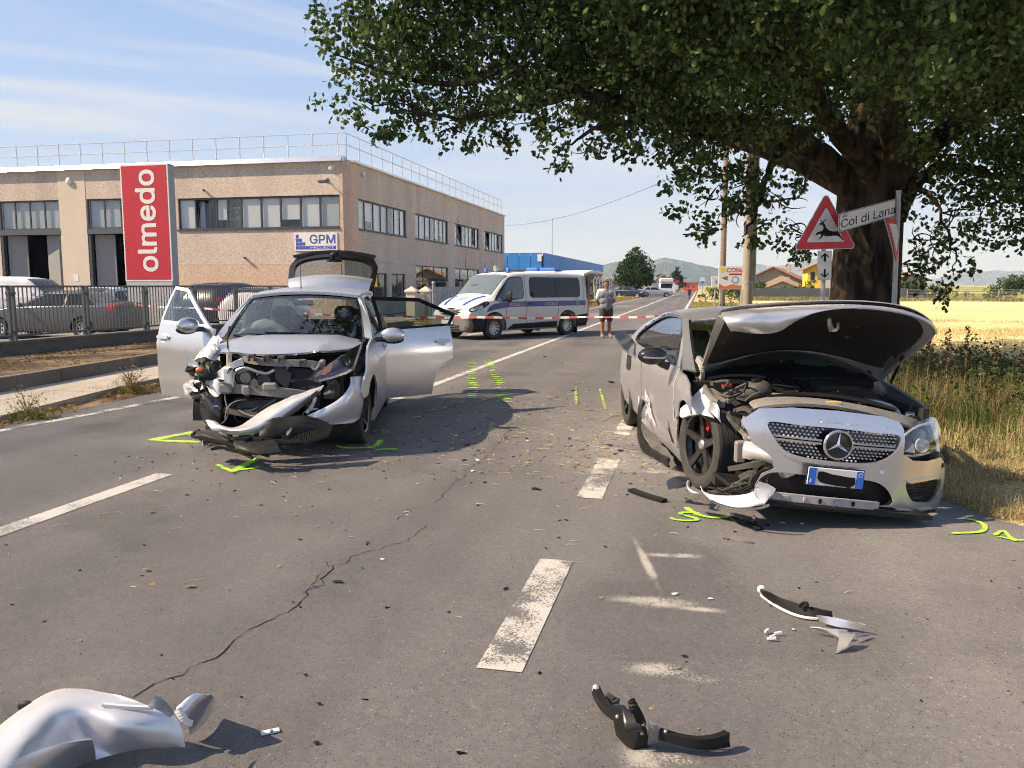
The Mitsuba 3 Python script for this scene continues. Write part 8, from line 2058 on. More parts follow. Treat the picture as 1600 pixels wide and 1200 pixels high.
def signs():
    # deer warning: triangle, arrow plate, post (faces the traffic on the main road, towards the camera)
    t = thing('deer_warning_sign', 'red-bordered triangular warning sign with a leaping deer and an arrow plate', 'sign')
    c = np.array((4.457, 12, 2.327))
    with at(place(c[0], c[1], c[2], 4, roll=0) @ place(pitch=-1.5)):
        part(t, 'post', cyl((0, .05, -c[2] - .1), (0, .05, .45), .032, n=14), 'galvanised')
        f = lambda poly, y, m, n, th=.003: part(t, n, plate(poly, (0, y, 0), (1, 0, 0), (0, 0, 1), th), m, smooth=False)
        f(tri(.545, rad=.05), -.001, 'galvanised', 'panel', .02) if False else None
        f(affinity.translate(tri(.535, rad=.045), 0, 0), .012, 'sign_grey', 'panel', .012)
        f(tri(.515, rad=.04), -.0005, 'road_sign_red', 'red_border')
        f(tri(.325, rad=.015), -.004, 'road_sign_white', 'white_field')
        f(affinity.translate(affinity.scale(Polygon(DEER).buffer(0), .78, .78, origin=(0, 0)), .03, -.02), -.008, 'sign_black', 'deer')
        f(rr(-.105, -.70, .10, -.285, .012), .012, 'sign_grey', 'arrow_plate', .01)
        f(rr(-.095, -.69, .09, -.295, .01), .001, 'road_sign_white', 'plate_field')
        arrow = Polygon([(-.014, 0), (-.014, .09), (-.055, .052), (-.055, .075), (0, .125), (.055, .075), (.055, .052), (.014, .09), (.014, 0)])
        f(affinity.translate(arrow, -.003, -.44), -.003, 'sign_black', 'arrow'); f(affinity.translate(affinity.scale(arrow, 1, -1, origin=(0, 0)), -.003, -.545), -.003, 'sign_black', 'arrow')
        part(t, 'clamp', [box((0, .04, z), (.12, .05, .03)) for z in (.1, -.15, -.4, -.6)], 'galvanised', smooth=False)
    # post with the street name and the turned give-way sign
    p = thing('give_way_sign', 'give-way triangle seen nearly edge-on on a leaning grey post', 'sign')
    b0, b1 = np.array((5.692, 12.4, -0.035)), np.array((5.647, 12.4, 2.915))
    part(p, 'post', cyl(b0 - [0, 0, .15], b1, .036, n=16), 'galvanised')
    part(p, 'post_cap', cyl(b1, b1 + (b1 - b0) / np.linalg.norm(b1 - b0) * .015, .038, n=16), 'sign_grey')
    c = np.array((5.551, 12.26, 2.289))
    with at(place(c[0] + .01, c[1], c[2] + .01, 50, roll=0) @ place(roll=-3)):
        def bent(off): return lambda x, z: (x, off + .05 * x * x + .02 * np.sin(5 * z), z)
        q = affinity.rotate(tri(.44, rad=.035), 180, origin=(0, 0)); q1 = affinity.rotate(tri(.425, rad=.03), 180, origin=(0, 0)); q2 = affinity.rotate(tri(.27, rad=.01), 180, origin=(0, 0))
        part(p, 'panel', drape(q, bent(.01), .012, .08), 'sign_grey', smooth=30)
        part(p, 'red_border', drape(q1, bent(-.003), .002, .08), 'road_sign_red', smooth=30)
        part(p, 'white_field', drape(q2, bent(-.006), .002, .08), 'road_sign_white', smooth=30)
    s = thing('street_name_sign', 'white street-name plate reading via Col di Lana fixed to the leaning post', 'sign')
    a = np.array((4.535, 11.75, 2.284)); a2 = np.array((4.532, 11.75, 2.538)); e = np.array((5.61, 12.42, 2.558)); e2 = np.array((5.599, 12.42, 2.761))
    # 1 m plate, turned away and tilted: lower left a, upper left a2, right end at the post
    U = (e - a); W = np.linalg.norm(U); U = U / W
    Vv = (a2 - a); Hh = np.linalg.norm(Vv); Vv = Vv / Hh
    n = np.cross(U, Vv); n /= np.linalg.norm(n)
    if n[1] > 0: n = -n
    fl = lambda poly, off, m, nm, th=.003: part(s, nm, plate(poly, a + n * off, U, Vv, th if np.cross(U, Vv) @ n > 0 else -th), m, smooth=False)
    fl(rr(0, 0, W, Hh, .02), 0, 'sign_grey', 'panel', .014)
    fl(rr(.008, .008, W - .008, Hh - .008, .018), .0145, 'sign_black', 'edge_line', .002)
    fl(rr(.014, .014, W - .014, Hh - .014, .015), .017, 'road_sign_white', 'field', .002)
    fl(fit(text_poly('Col di Lana', .1), .04, .045, W * .99, .165), .0195, 'sign_black', 'lettering', .002)
    fl(fit(text_poly('via', .06), .05, .185, .17, .235), .0195, 'sign_black', 'lettering', .002)
    fl(fit(text_poly('77', .03), .03, .018, .06, .038), .0195, 'sign_black', 'lettering', .002)
    part(s, 'bracket', [pathbox([e + [-.1, .02, -.02], e + [.04, .02, -.02]], .02, .03, 2), pathbox([e2 + [-.1, .02, .0], e2 + [.04, .02, 0]], .02, .03, 2)], 'galvanised', smooth=False)


signs()

# ------------------------------------------------------------------ barrier tape across the road
def tape():
    t = thing('barrier_tape', 'red and white barrier tape strung across the road in front of the van', 'tape')
    p0 = np.array([-9.65, 21.4, 1.06]); p2 = np.array((5.575, 19.86, 0.884))
    n = 150
    k = np.linspace(0, 1, n)
    c = p0[None] * (1 - k[:, None]) + p2[None] * k[:, None]
    c[:, 2] -= .20 * 4 * k * (1 - k) + .012 * np.sin(k * 40)
    tw = .55 * np.sin(k * 26) + .35 * np.sin(k * 9 + 1)
    up = np.stack([0 * k, np.sin(tw) * .028, np.cos(tw) * .028], -1)
    for colour, nm, off in (('tape_red', 'red_band', 0), ('tape_white', 'white_band', 1)):
        ms = []
        for i in range(0, n - 1, 4):
            a = i + 2 * off
            if a + 2 < n: ms.append(gridmesh(np.stack([c[a:a + 3] - up[a:a + 3], c[a:a + 3] + up[a:a + 3]], 1)))
        part(t, nm, ms, colour, smooth=True, kind='stuff')
    part(t, 'knot', [ball(tuple(p0), (.04, .03, .05), 1), cyl(p2 - [0, 0, .05], p2 + [0, 0, .03], .03, n=8)], 'tape_white')


tape()

# ------------------------------------------------------------------ grass, weeds, stubble and litter
def blades(pos, h, w, g, lean=.35, tint=((.2, .2, .06), (.5, .42, .2)), flat=0.0):
    """curved grass blades standing at pos"""
    n = len(pos)
    a = g.uniform(0, 2 * PI, n)
    d = np.stack([np.cos(a), np.sin(a), 0 * a], -1); sd_ = np.stack([-np.sin(a), np.cos(a), 0 * a], -1)
    H = h * g.uniform(.45, 1.15, n); ln = lean * g.uniform(.1, 1.6, n)
    V = []
    for k, ww in ((0, 1), (.5, .75), (1.0, 0)):
        c = pos + d * (H * ln * k ** 2)[:, None] + np.array([0, 0, 1.0]) * (H * (k - .5 * ln * k * k) * (1 - flat))[:, None]
        if ww: V += [c - sd_ * (w * ww / 2), c + sd_ * (w * ww / 2)]
        else: V += [c]
    V = np.stack(V, 1)
    F = np.array([[0, 1, 3], [0, 3, 2], [2, 3, 4]])
    f = (F[None] + (np.arange(n) * 5)[:, None, None]).reshape(-1, 3)
    k = g.random((n, 1))
    col = ((1 - k) * np.array(tint[0]) + k * np.array(tint[1])) * g.uniform(.75, 1.25, (n, 1))
    return trimesh.Trimesh(V.reshape(-1, 3), f, process=False), np.repeat(col, 5, 0)


def scatter(poly, n, g, z=0.0, clump=0.0, cs=1.2):
    """n random points of the road frame inside a polygon, in world coordinates"""
    P = Polygon(poly).buffer(0); x0, y0, x1, y1 = P.bounds
    out = []
    while len(out) < n:
        q = g.uniform((x0, y0), (x1, y1), (n, 2))
        ok = shapely.contains_xy(P, q[:, 0], q[:, 1])
        if clump: ok &= meshkit.fbm(np.c_[q * cs, 0 * q[:, 0]], 3, 4) > g.uniform(.5 - clump, .5 + clump, len(q))
        out += list(q[ok])
    q = np.array(out[:n])
    return np.c_[q[:, :1] * SD + q[:, 1:] * TD, np.full(n, z)]


def join(pairs): return trimesh.util.concatenate([p[0] for p in pairs]), np.vstack([p[1] for p in pairs])


def plants():
    g = np.random.default_rng(21)
    GREEN, OLIVE, DRY, GOLD = ((.045, .085, .02), (.10, .15, .04)), ((.09, .10, .035), (.20, .19, .08)), ((.30, .24, .11), (.55, .46, .25)), ((.47, .37, .17), (.64, .53, .28))
    # the rank bank of weeds right of the coupe
    bank = [(1.9, 9.6), (2.6, 7.9), (3.6, 7.0), (6.5, 5.9), (10, 5.4), (13, 9), (13, 15.5), (3.0, 17.5), (1.6, 14)]
    back = [(2.3, 10.2), (3.4, 8.6), (6.5, 7.6), (11, 7.5), (13, 15.5), (2.6, 16.8), (1.9, 13.5)]
    sets = [blades(scatter(bank, 15000, g, -.02, .08, .9), .30, .009, g, .6, OLIVE), blades(scatter(back, 14000, g, -.02, .06, .8), .50, .010, g, .55, GREEN), blades(scatter(back, 16000, g, -.02, .08, 1.1), .62, .006, g, .45, ((.18, .13, .07), (.36, .28, .15))), blades(scatter(bank, 14000, g, -.02, .10, 1.4), .34, .006, g, .8, DRY)]
    m, c = join(sets)
    one('weed_bank', m, 'blade', 'rank dark green and brown weeds on the bank between the coupe and the field', 'weeds', kind='stuff', smooth=True, color=c)
    # broad-leaved stems standing in it
    P, O = [], []
    for q in scatter(back, 760, g, 0, .06, .7):
        hgt = g.uniform(.2, .72); k = int(16 + 26 * hgt)
        z = g.uniform(.08, 1, k) ** .8 * hgt
        a = g.uniform(0, 2 * PI, k); r = .10 * (1.15 - z / hgt) + .03
        P.append(q + np.c_[np.cos(a) * r, np.sin(a) * r, z]); O.append(np.c_[np.cos(a), np.sin(a), 0 * a])
    m, c = leaves(np.vstack(P), .055, g, 'simple', up=.5, out=np.vstack(O) * 2, tint=((.04, .07, .022), (.13, .16, .06)))
    one('leafy_weeds', m, 'leaf', 'broad-leaved green weeds growing through the bank beside the coupe', 'weeds', kind='stuff', smooth=True, color=c)
    # single tall dark dock stems that stand out against the field
    for i, (q, h_) in enumerate((((5.799, 10.6, 0.129), 1.05), ((5.623, 11.2, 0.048), .95), ((5.353, 10.2, 0.022), .98), ((5.796, 12, 0.035), 1.05), ((5.709, 9.8, 0.159), .82), ((5.896, 9.6, 0.112), .78))):
        lab = ['tallest dark dock stem right of the raised bonnet', 'dark weed stem behind the left headlamp of the coupe', 'slim brown dock stem above the weed bank', 'dark weed stem just right of the sign post', 'short dark stem near the right edge of the weed bank', 'rightmost dark weed stem at the picture edge'][i]
        t = thing('dock_plant', lab, 'plant', 'dark dock stems above the weed bank')
        base = np.array([q[0], q[1], 0])
        part(t, 'stem', limb([base, base + [.01, 0, h_ * .5], base + [.03, .02, h_]], .008, .003, 5, 8, .008, i), 'dry_twig')
        z = g.uniform(.3, 1, 90) * h_
        pts = base + np.c_[g.normal(0, .035, 90) * (1.3 - z / h_), g.normal(0, .035, 90) * (1.3 - z / h_), z]
        m, c = leaves(pts, .05, g, 'simple', up=.2, tint=((.05, .04, .02), (.12, .085, .045)))
        part(t, 'seed_head', m, 'leaf', smooth=True, kind='stuff', color=c)
    # trampled straw in front of the bank
    strip = [(1.05, 9.4), (1.42, 7.6), (1.9, 6.15), (2.5, 5.4), (4, 4.95), (9, 4.45), (10, 5.8), (3.8, 7.4), (2.6, 8.4), (1.9, 9.8)]
    q = scatter(strip, 34000, g, -.01, .12)
    m, c = blades(q, .16, .006, g, 1.1, DRY)
    one('dry_straw', m, 'blade', 'trampled dry straw and soil at the road edge beside the coupe', 'straw', kind='stuff', smooth=True, color=c)
    # field stubble, near part as real stalks
    q = scatter([(3.3, 17.2), (26, 14), (34, 22), (30, 46), (3.3, 40)], 52000, g, -.04, .12, .4)
    m, c = blades(q, .16, .012, g, .5, GOLD)
    one('field_stubble', m, 'blade', 'pale golden stubble of the mown field', 'stubble', kind='stuff', smooth=True, color=c)
    # verges along the road
    sets = [blades(scatter([(-.45, 17), (2.9, 16), (3.0, 75), (-.6, 75)], 24000, g, -.02, .14, .5), .30, .014, g, .5, ((.20, .19, .06), (.46, .38, .15))),
            blades(scatter([(-11.5, 30), (-7.8, 30), (-7.8, 130), (-11.5, 130)], 22000, g, -.02, .16, .3), .28, .022, g, .5, ((.24, .20, .07), (.48, .38, .16))),
            blades(scatter([(4, 90), (60, 90), (60, 98), (4, 98)], 9000, g, -.02, .14, .2), .5, .05, g, .4, ((.14, .15, .05), (.40, .36, .18)))]
    m, c = join(sets)
    one('verge_grass', m, 'blade', 'dry yellow and green grass on the verges along the far road', 'grass', kind='stuff', smooth=True, color=c)
    # gutter and bed on the left
    ks = lambda t: np.interp(t, *zip(*KERB))
    pos = []
    tt = g.uniform(3, 24, 5200); uu = g.random(5200) ** 1.6
    s = ks(tt) + .03 + uu * .42
    ok = meshkit.fbm(np.c_[tt * 1.3, uu, 0 * tt], 3, 2) > .42
    pos = (s[:, None] * SD + tt[:, None] * TD)[ok]
    l1 = leaves(np.c_[pos, g.uniform(.012, .035, len(pos))], .05, g, 'simple', up=1.6, tint=((.14, .09, .045), (.40, .29, .15)))
    q = scatter([(-12.6, 4), (-9.9, 4), (-10.2, 12), (-10.7, 26), (-12.6, 26)], 9000, g, .235, .2, .9)
    l2 = leaves(q, .055, g, 'simple', up=1.6, tint=((.11, .065, .035), (.34, .24, .12)))
    m, c = join([l1, l2])
    one('leaf_litter', m, 'leaf', 'dead brown leaves in the gutter and on the raised bed', 'leaves', kind='stuff', smooth=True, color=c)
    q = np.vstack([scatter([(-8.15, 4), (-7.75, 4), (-8.3, 11), (-8.7, 11)], 900, g, 0, .25, 1.5), scatter([(-14.2, 8), (-13.1, 8), (-13.1, 16), (-14.2, 16)], 4000, g, 0, .1)])
    m, c = blades(q, .17, .007, g, .6, ((.09, .12, .03), (.30, .27, .10)))
    one('gutter_grass', m, 'blade', 'thin grass tufts along the kerb and behind the fence', 'grass', kind='stuff', smooth=True, color=c)
    for i, (q, h_, n, tint, lab) in enumerate((((-5.552, 12.052), .52, 46, ((.20, .14, .06), (.36, .26, .12)), 'dry brown shrub growing at the kerb before the open car door'), ((-5.646, 9.593), .46, 22, ((.14, .13, .05), (.30, .26, .12)), 'spindly weed at the kerb near the left edge'))):
        t = thing('kerb_shrub', lab, 'plant', 'dry plants at the kerb')
        b = np.array([q[0], q[1], 0.0]); pts = []
        for k in range(n):
            d = unit(g.normal(size=3) * [1, 1, .35] + [0, 0, 1.2]) * h_ * g.uniform(.5, 1.1)
            e = b + d * [.62, .62, 1]
            part(t, 'stem', tube(curve([b + g.normal(0, .02, 3) * [1, 1, 0], b + d * [.22, .22, .55], e], 5), np.linspace(.004, .0016, 5), 4, caps=False), 'dry_twig')
            pts += [b + d * [.5, .5, 1] * u + g.normal(0, .03, 3) for u in g.uniform(.45, 1.05, 10)]
        m, c = leaves(np.array(pts), .028, g, 'simple', up=.2, tint=tint)
        part(t, 'foliage', m, 'leaf', smooth=True, kind='stuff', color=c)
        q2 = b + np.c_[g.normal(0, .16, 220), g.normal(0, .12, 220), np.zeros(220)]
        m, c = blades(q2, .16, .008, g, .7, ((.08, .12, .03), (.24, .24, .08)))
        part(t, 'grass_tuft', m, 'blade', smooth=True, kind='stuff', color=c)


plants()

# ------------------------------------------------------------------ wreckage on the road
def debris():
    g = np.random.default_rng(33)
    # the torn silver fender in the left foreground
    t = thing('torn_fender', 'torn silver car fender lying on the road in the left foreground', 'car part')
    R0 = [(-1.766, 2.481, 0.06), (-1.699, 2.575, 0.1), (-1.66, 2.677, 0.13), (-1.553, 2.72, 0.17), (-1.393, 2.667, 0.19), (-1.246, 2.612, 0.18), (-1.151, 2.614, 0.15)]
    R1 = [(-1.6, 2.272, 0.172), (-1.524, 2.371, 0.198), (-1.489, 2.468, 0.211), (-1.424, 2.55, 0.208), (-1.324, 2.582, 0.191), (-1.215, 2.589, 0.172), (-1.127, 2.606, 0.145)]
    R2 = [(-1.504, 2.148, 0.172), (-1.426, 2.262, 0.178), (-1.425, 2.439, 0.155), (-1.385, 2.531, 0.142), (-1.27, 2.515, 0.155), (-1.175, 2.549, 0.132), (-1.097, 2.596, 0.106)]
    R3 = [(-1.439, 2.069, 0.08), (-1.431, 2.306, 0.05), (-1.384, 2.454, 0.04), (-1.323, 2.527, 0.035), (-1.249, 2.568, 0.035), (-1.162, 2.587, 0.035), (-1.079, 2.586, 0.04)]
    part(t, 'panel', net([R0, R1, R2, R3], .0025, 36, 60, rough=.008, freq=7, seed=3), 'silver_plastic', smooth=32)
    part(t, 'arch_piece', net([[(-1.43, 2.24, 0.195), (-1.388, 2.36, 0.172), (-1.3, 2.425, 0.155)], [(-1.413, 2.266, 0.13), (-1.374, 2.381, 0.12), (-1.307, 2.453, 0.105)], [(-1.413, 2.289, 0.055), (-1.378, 2.436, 0.045), (-1.334, 2.507, 0.04)]], .004, 12, 14), 'silver_paint', smooth=40)
    part(t, 'bent_tab', net([[(-1.101, 2.593, 0.17), (-1.06, 2.621, 0.2), (-1.031, 2.64, 0.19)], [(-1.078, 2.593, 0.13), (-1.043, 2.639, 0.15), (-1.013, 2.681, 0.16)], [(-1.096, 2.676, 0.02), (-1.077, 2.732, 0.03), (-1.078, 2.829, 0.03)]], .003, 16, 16, rough=.012, freq=9, seed=5), 'silver_paint', smooth=30)
    part(t, 'bent_tab', net([[(-1.139, 2.469, 0.24), (-1.136, 2.515, 0.25)], [(-1.102, 2.475, 0.22), (-1.102, 2.523, 0.22)], [(-1.078, 2.491, 0.19), (-1.075, 2.515, 0.19)]], .003, 10, 8, rough=.008, freq=10), 'silver_paint', smooth=30)
    part(t, 'torn_edge', pathbox([(-1.328, 2.557, 0.2), (-1.241, 2.569, 0.185), (-1.175, 2.583, 0.175)], .012, .010, 14), 'white_plastic', smooth=False)
    part(t, 'torn_edge', pathbox([(-1.098, 2.585, 0.17), (-1.072, 2.585, 0.13), (-1.064, 2.605, 0.11)], .014, .02, 10), 'white_plastic', smooth=False)
    part(t, 'bolt_hole', ball((-1.649, 2.677, 0.13), (.03, .012, .02), 2), 'black_plastic')

    # black lamp carrier in the middle foreground
    t = thing('lamp_carrier', 'broken black plastic lamp carrier with two arms lying in the middle foreground', 'car part')
    part(t, 'arm', pathbox([(0.309, 2.912, 0.07), (0.323, 2.845, 0.06), (0.343, 2.782, 0.06), (0.374, 2.738, 0.06)], .03, .03, 14), 'black_plastic', smooth=30)
    part(t, 'arm_end', ball((0.308, 2.907, 0.075), (.014, .014, .018), 2), 'silver_paint_scuffed')
    part(t, 'arm_clip', [pathbox([(0.345, 2.873, 0.07), (0.367, 2.864, 0.06), (0.388, 2.884, 0.04)], .012, .02, 6), pathbox([(0.349, 2.864, 0.05), (0.371, 2.855, 0.05), (0.384, 2.873, 0.06)], .008, .012, 6)], 'grey_plastic')
    body = trimesh.convex.convex_hull(np.array([(0.346, 2.71, 0.08), (0.38, 2.677, 0.13), (0.398, 2.651, 0.13), (0.434, 2.613, 0.11), (0.454, 2.628, 0.07), (0.358, 2.709, 0.01), (0.385, 2.646, 0.005), (0.408, 2.631, 0), (0.458, 2.646, 0), (0.466, 2.719, 0)]))
    part(t, 'housing', body, 'black_plastic', smooth=25)
    part(t, 'housing_face', net([[(0.371, 2.659, 0.135), (0.399, 2.642, 0.13)], [(0.372, 2.614, 0.105), (0.423, 2.597, 0.11)], [(0.377, 2.602, 0.08), (0.433, 2.602, 0.08)]], .004, 8, 6), 'dark_film', smooth=True)
    part(t, 'upright', pathbox([(0.394, 2.61, 0.19), (0.401, 2.601, 0.17), (0.42, 2.609, 0.13), (0.431, 2.607, 0.1)], .012, .032, 10), 'black_plastic')
    part(t, 'bracket', net([[(0.456, 2.631, 0.1), (0.491, 2.618, 0.08)], [(0.458, 2.645, 0.01), (0.494, 2.653, 0.01)]], .01, 6, 6, rough=.006, freq=20), 'grey_film')
    part(t, 'arm', pathbox([(0.493, 2.629, 0.06), (0.533, 2.614, 0.055), (0.604, 2.596, 0.05), (0.677, 2.607, 0.05), (0.72, 2.635, 0.05)], .025, .030, 20), 'black_plastic', smooth=30)
    part(t, 'arm', pathbox([(0.504, 2.666, 0.03), (0.601, 2.628, 0.02), (0.676, 2.629, 0.015), (0.732, 2.636, 0.02)], .006, .02, 14), 'black_plastic')
    part(t, 'bolt', [ball((0.361, 2.692, 0.085), .008, 1), ball((0.432, 2.612, 0.07), .006, 1), ball((0.511, 2.615, 0.075), .007, 1)], 'alloy')

    # long curved bumper trim on the right
    t = thing('bumper_trim', 'long curved strip of bumper trim with silver shards lying on the right of the road', 'car part')
    part(t, 'strip', net([[(1.223, 3.95, 0.06), (1.295, 3.84, 0.06), (1.385, 3.749, 0.055), (1.478, 3.692, 0.05)], [(1.246, 3.999, 0.015), (1.294, 3.833, 0.015), (1.384, 3.739, 0.012), (1.489, 3.702, 0.012)]], .012, 8, 20, rough=.006, freq=14), 'black_plastic', smooth=30)
    part(t, 'white_lip', tube(curve([(1.245, 4.007, 0.012), (1.28, 3.857, 0.012), (1.348, 3.739, 0.012), (1.434, 3.712, 0.014)], 16), .007, 6), 'white_plastic')
    part(t, 'clear_end', ball((1.248, 4.012, 0.04), (.022, .018, .022), 2), 'white_plastic')
    part(t, 'silver_strip', net([[(1.393, 3.654, 0.05), (1.477, 3.613, 0.055), (1.57, 3.546, 0.05)], [(1.406, 3.653, 0.02), (1.477, 3.596, 0.02), (1.578, 3.561, 0.02)]], .006, 8, 14, rough=.004, freq=14), 'silver_paint', smooth=35)
    part(t, 'shard', net([[(1.333, 3.565, 0.03), (1.381, 3.511, 0.05), (1.471, 3.491, 0.05)], [(1.42, 3.536, 0.01), (1.434, 3.486, 0.02), (1.485, 3.486, 0.02)]], .005, 8, 10, rough=.006, freq=16), 'silver_paint_scuffed', smooth=30)
    part(t, 'shard', net([[(1.412, 3.434, 0.06), (1.484, 3.434, 0.06)], [(1.394, 3.398, 0.03), (1.439, 3.388, 0.04)], [(1.372, 3.359, 0.005), (1.401, 3.373, 0.01)]], .005, 10, 6, rough=.008, freq=14), 'grey_film', smooth=30)
    part(t, 'shard', net([[(1.491, 3.471, 0.05), (1.58, 3.513, 0.02)], [(1.502, 3.473, 0.02), (1.579, 3.522, 0.01)]], .005, 5, 5), 'silver_paint', smooth=30)
    part(t, 'tab', pathbox([(1.344, 3.749, 0.055), (1.372, 3.745, 0.075), (1.377, 3.727, 0.07)], .012, .014, 6), 'black_plastic')

    # other pieces one can point at
    def strip(label, pts, w, h, m, name='trim_strip'):
        one(name, pathbox(pts, w, h, 10), m, label, 'car part', smooth=False)
    strip('flat black trim strip on the road before the front wheel of the coupe', [(0.901, 6.161, 0.015), (0.99, 5.987, 0.015), (1.095, 5.84, 0.015)], .06, .02, 'black_plastic')
    t = thing('black_bracket', 'black bracket with a small triangle standing before the spray mark of the coupe', 'car part')
    part(t, 'base', pathbox([(1.453, 5.41, 0.01), (1.524, 5.283, 0.012), (1.592, 5.16, 0.01)], .03, .02, 8), 'black_plastic', smooth=False)
    part(t, 'strut', [pathbox([(1.509, 5.334, 0.01), (1.44, 5.108, 0.1)], .012, .012, 3), pathbox([(1.576, 5.217, 0.01), (1.539, 5.155, 0.07)], .012, .012, 3), pathbox([(1.539, 5.155, 0.07), (1.493, 5.25, 0.03)], .01, .01, 3)], 'black_plastic', smooth=False)
    part(t, 'fastener', ball((1.541, 5.164, 0.08), (.012, .012, .016), 1), 'alloy')
    strip('thin pale trim strip on the road before the coupe plate', [(1.367, 5.003, 0.008), (1.401, 4.912, 0.008), (1.456, 4.886, 0.008)], .02, .012, 'dusty_metal')
    t = thing('white_chips', 'cluster of small cream plastic clips on the road left of the bumper trim', 'car part')
    for i, q in enumerate(((1.129, 3.559, 0.012), (1.136, 3.509, 0.01), (1.167, 3.545, 0.012), (1.118, 3.495, 0.01))):
        part(t, 'clip', pathbox([np.array(q), np.array(q) + [.02 + .006 * i, .014 - .008 * i, .008]], .009, .009, 3), 'white_plastic', smooth=False)
    t = thing('label_strip', 'small white plastic strip on the road right of the torn fender', 'car part')
    part(t, 'strip', pathbox([(-0.871, 2.725, 0.006), (-0.815, 2.75, 0.006)], .022, .006, 2), 'white_plastic', smooth=False)
    part(t, 'pin', ball((-0.837, 2.731, 0.012), .006, 1), 'grey_film')
    chips = [
        (838, 765, .075, 'black_plastic', 'flat black shard on the road left of the coupe front wheel'), (528, 911, .045, 'black_plastic', 'black shard beside the long crack in the asphalt'),
        (574, 849, .022, 'black_plastic', 'small black chip on the long crack'), (597, 875, .028, 'white_plastic', 'white chip right of the long crack'), (873, 841, .026, 'black_plastic', 'black chip above the nearest lane dash'),
        (945, 855, .026, 'black_plastic', 'black chip right of the nearest lane dash'), (790, 921, .028, 'black_plastic', 'black chip left of the nearest lane dash'), (1068, 1027, .024, 'black_plastic', 'black chip near the worn paint patch'),
        (437, 886, .022, 'plaster_tan', 'pale pebble in the middle of the near lane'), (498, 1102, .020, 'black_plastic', 'dark chip above the small white strip'), (495, 1163, .022, 'black_plastic', 'dark flat spot right of the small white strip'),
        (1055, 929, .032, 'white_plastic', 'white shard on the worn stop line'), (1110, 937, .022, 'airbag', 'glinting glass piece right of the worn stop line'), (292, 774, .03, 'black_plastic', 'black shard above the left lane dash'),
        (730, 696, .06, 'black_plastic', 'dark shard right of the hatchback shadow'), (725, 720, .045, 'black_plastic', 'thin dark shard right of the hatchback spray marks'), (746, 720, .045, 'white_plastic', 'white strip right of the hatchback spray marks'),
        (824, 690, .04, 'airbag', 'glinting white piece in the middle of the road'), (738, 737, .04, 'white_plastic', 'pale strip below the white strip'), (952, 697, .06, 'black_plastic', 'dark shard left of the coupe sill'),
        (970, 705, .08, 'black_plastic', 'heap of black shards left of the coupe sill'), (962, 711, .05, 'black_plastic', 'black shard under the heap left of the coupe'), (896, 611, .08, 'black_plastic', 'black shard amid the spray tracks'),
        (850, 558, .12, 'black_plastic', 'flat dark piece far up the lane'), (953, 598, .16, 'black_plastic', 'long flat black piece beside the coupe rear wheel'), (858, 621, .05, 'plaster_tan', 'pale fragment in the middle of the lane'),
        (918, 610, .06, 'grey_film', 'grey fragment between the spray tracks'), (890, 686, .05, 'black_plastic', 'dark fragment in the middle of the straw'), (1200, 822, .03, 'black_plastic', 'black fragment below the coupe bumper'), (1252, 820, .03, 'airbag', 'shiny fragment below the coupe plate'),
        (1160, 796, .02, 'white_plastic', 'white fragment under the fallen bumper corner'), (712, 682, .05, 'white_plastic', 'white fragment at the shadow edge'), (1240, 985, .02, 'plaster_tan', 'tiny pale clip above the bumper trim shards'), (915, 655, .03, 'plaster_tan', 'pale bit on the junction seam')]
    pos = dict(zip([(c_[0], c_[1]) for c_ in chips], ((0.186, 6.222), (-0.913, 4.211), (-0.875, 4.887), (-0.739, 4.579), (0.288, 4.989), (0.553, 4.812), (-0.033, 4.118), (0.72, 3.333), (-1.288, 4.46), (-0.719, 2.931), (-0.664, 2.666), (0.824, 4.047), (0.985, 3.978), (-2.417, 6.046), (-0.437, 7.989), (-0.427, 7.274), (-0.308, 7.274), (0.154, 8.19), (-0.333, 6.838), (0.945, 7.957), (1.024, 7.705), (0.954, 7.527), (0.908, 12.2), (0.697, 18.06), (1.571, 13.259), (0.517, 11.492), (1.123, 12.275), (0.585, 8.33), (1.66, 5.251), (1.886, 5.28), (1.605, 5.654), (-0.582, 8.474), (1.274, 3.607), (0.859, 9.593))))
    for i, (x, y, s, m, lab) in enumerate(chips):
        q = pos[(x, y)]
        one('debris_shard' if m != 'plaster_tan' else 'debris_pebble', shard((q[0], q[1], .004), s * .72, 100 + i, .22 if s < .07 else .12), m, lab, 'debris', 'fragments of wreckage on the road', smooth=False)
    # straw, crumbs and leaves strewn over the carriageway
    def spread(n, cx, cy, sx, sy): return np.c_[g.normal(cx, sx, n), g.normal(cy, sy, n)]
    q = np.vstack([spread(150, .2, 8.5, .8, 1.3), spread(120, .9, 7.6, .5, .8), spread(22, -1.0, 7.0, 1.4, 1.5), np.c_[g.uniform(-3, 2.5, 24), g.uniform(2.6, 12, 24)], spread(16, -2.5, 5.5, .8, .6), spread(50, .8, 10.5, .5, 1.2)])
    ms = []
    for x, y in q:
        a = g.uniform(-.9, .9) if g.random() < .7 else g.uniform(0, PI); L = g.uniform(.02, .085) * (1 + .03 * y); w_ = g.uniform(.0012, .0026) * (1 + .03 * y)
        d = np.array([math.cos(a), math.sin(a), 0]); p = np.array([x, y, .006])
        ms.append(pathbox([p - d * L / 2, p + [0, 0, .004] + np.array([-d[1], d[0], 0]) * L * g.normal(0, .08), p + d * L / 2], w_, w_, 4))
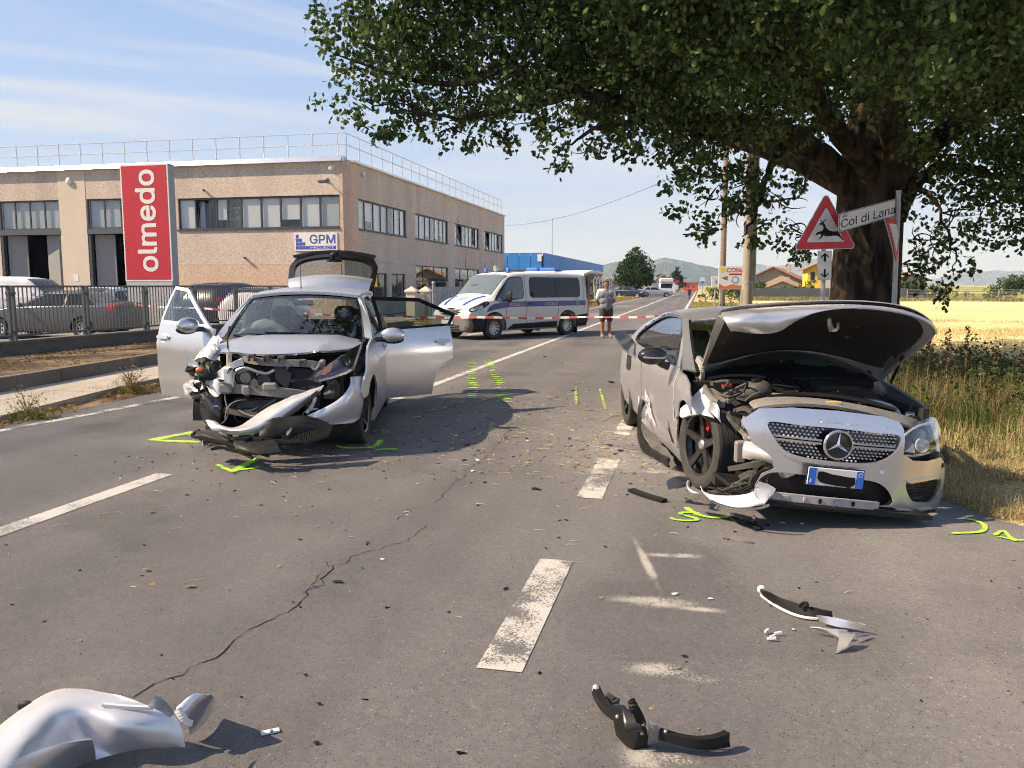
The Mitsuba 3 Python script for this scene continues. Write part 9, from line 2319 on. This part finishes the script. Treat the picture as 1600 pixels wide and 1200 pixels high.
    one('straw_litter', ms, 'straw', 'broken straw strewn over the carriageway between the two cars', 'straw', kind='stuff', smooth=False)
    q = np.vstack([spread(420, -.1, 8.8, 1.1, 1.5), spread(260, .9, 7.6, .5, .7), np.c_[g.uniform(-3.5, 3, 420), g.uniform(2.4, 13, 420)], spread(160, -2.2, 7.2, .9, .5)])
    col, ms = [], []
    for k, (x, y) in enumerate(q):
        s = g.uniform(.003, .008) * (1 + .05 * y)
        m = trimesh.convex.convex_hull(g.normal(size=(7, 3)) * s * np.array([1, .7, .35])); m = m.copy().apply_translation([x, y, .004]); ms.append(m)
        base = [(.02, .02, .02), (.05, .05, .05), (.5, .5, .5), (.35, .28, .18)][g.choice(4, p=[.45, .2, .15, .2])]
        col.append(np.tile(base, (len(m.vertices), 1)))
    one('crumbs', ms, 'blade', 'dark and pale crumbs of glass and plastic scattered over the road', 'debris', kind='stuff', smooth=False, color=np.vstack(col))
    q = np.vstack([spread(26, .75, 7.5, .5, .5), spread(20, 0, 9, .8, 1.2), np.c_[g.uniform(-4, 2, 16), g.uniform(4, 11, 16)]])
    m, c = leaves(np.c_[q, np.full(len(q), .012)], .06, g, 'simple', up=2.5, tint=((.25, .15, .06), (.50, .36, .16)))
    one('fallen_leaves', m, 'leaf', 'fallen yellow and brown oak leaves on the road', 'leaves', kind='stuff', smooth=True, color=c)


mat('dark_film', (0.02, 0.021, 0.024), 0.3, spec=0.5)
mat('grey_film', (0.24, 0.24, 0.24), 0.45)
debris()

# ------------------------------------------------------------------ summer haze
scene['haze_air'] = {'type': 'homogeneous', 'albedo': {'type': 'rgb', 'value': [0.90, 0.94, 0.98]}, 'sigma_t': {'type': 'rgb', 'value': [0.00010, 0.000125, 0.00017]}}
scene['haze'] = {'type': 'cube', 'to_world': T4().translate([0, 3800, 169]).scale([7000, 4300, 170.5]), 'bsdf': {'type': 'null'}, 'interior': ref('haze_air')}
labels['haze'] = {'label': 'thin summer haze over the plain and hills', 'category': 'haze', 'kind': 'stuff'}
scene['camera']['medium'] = ref('haze_air')
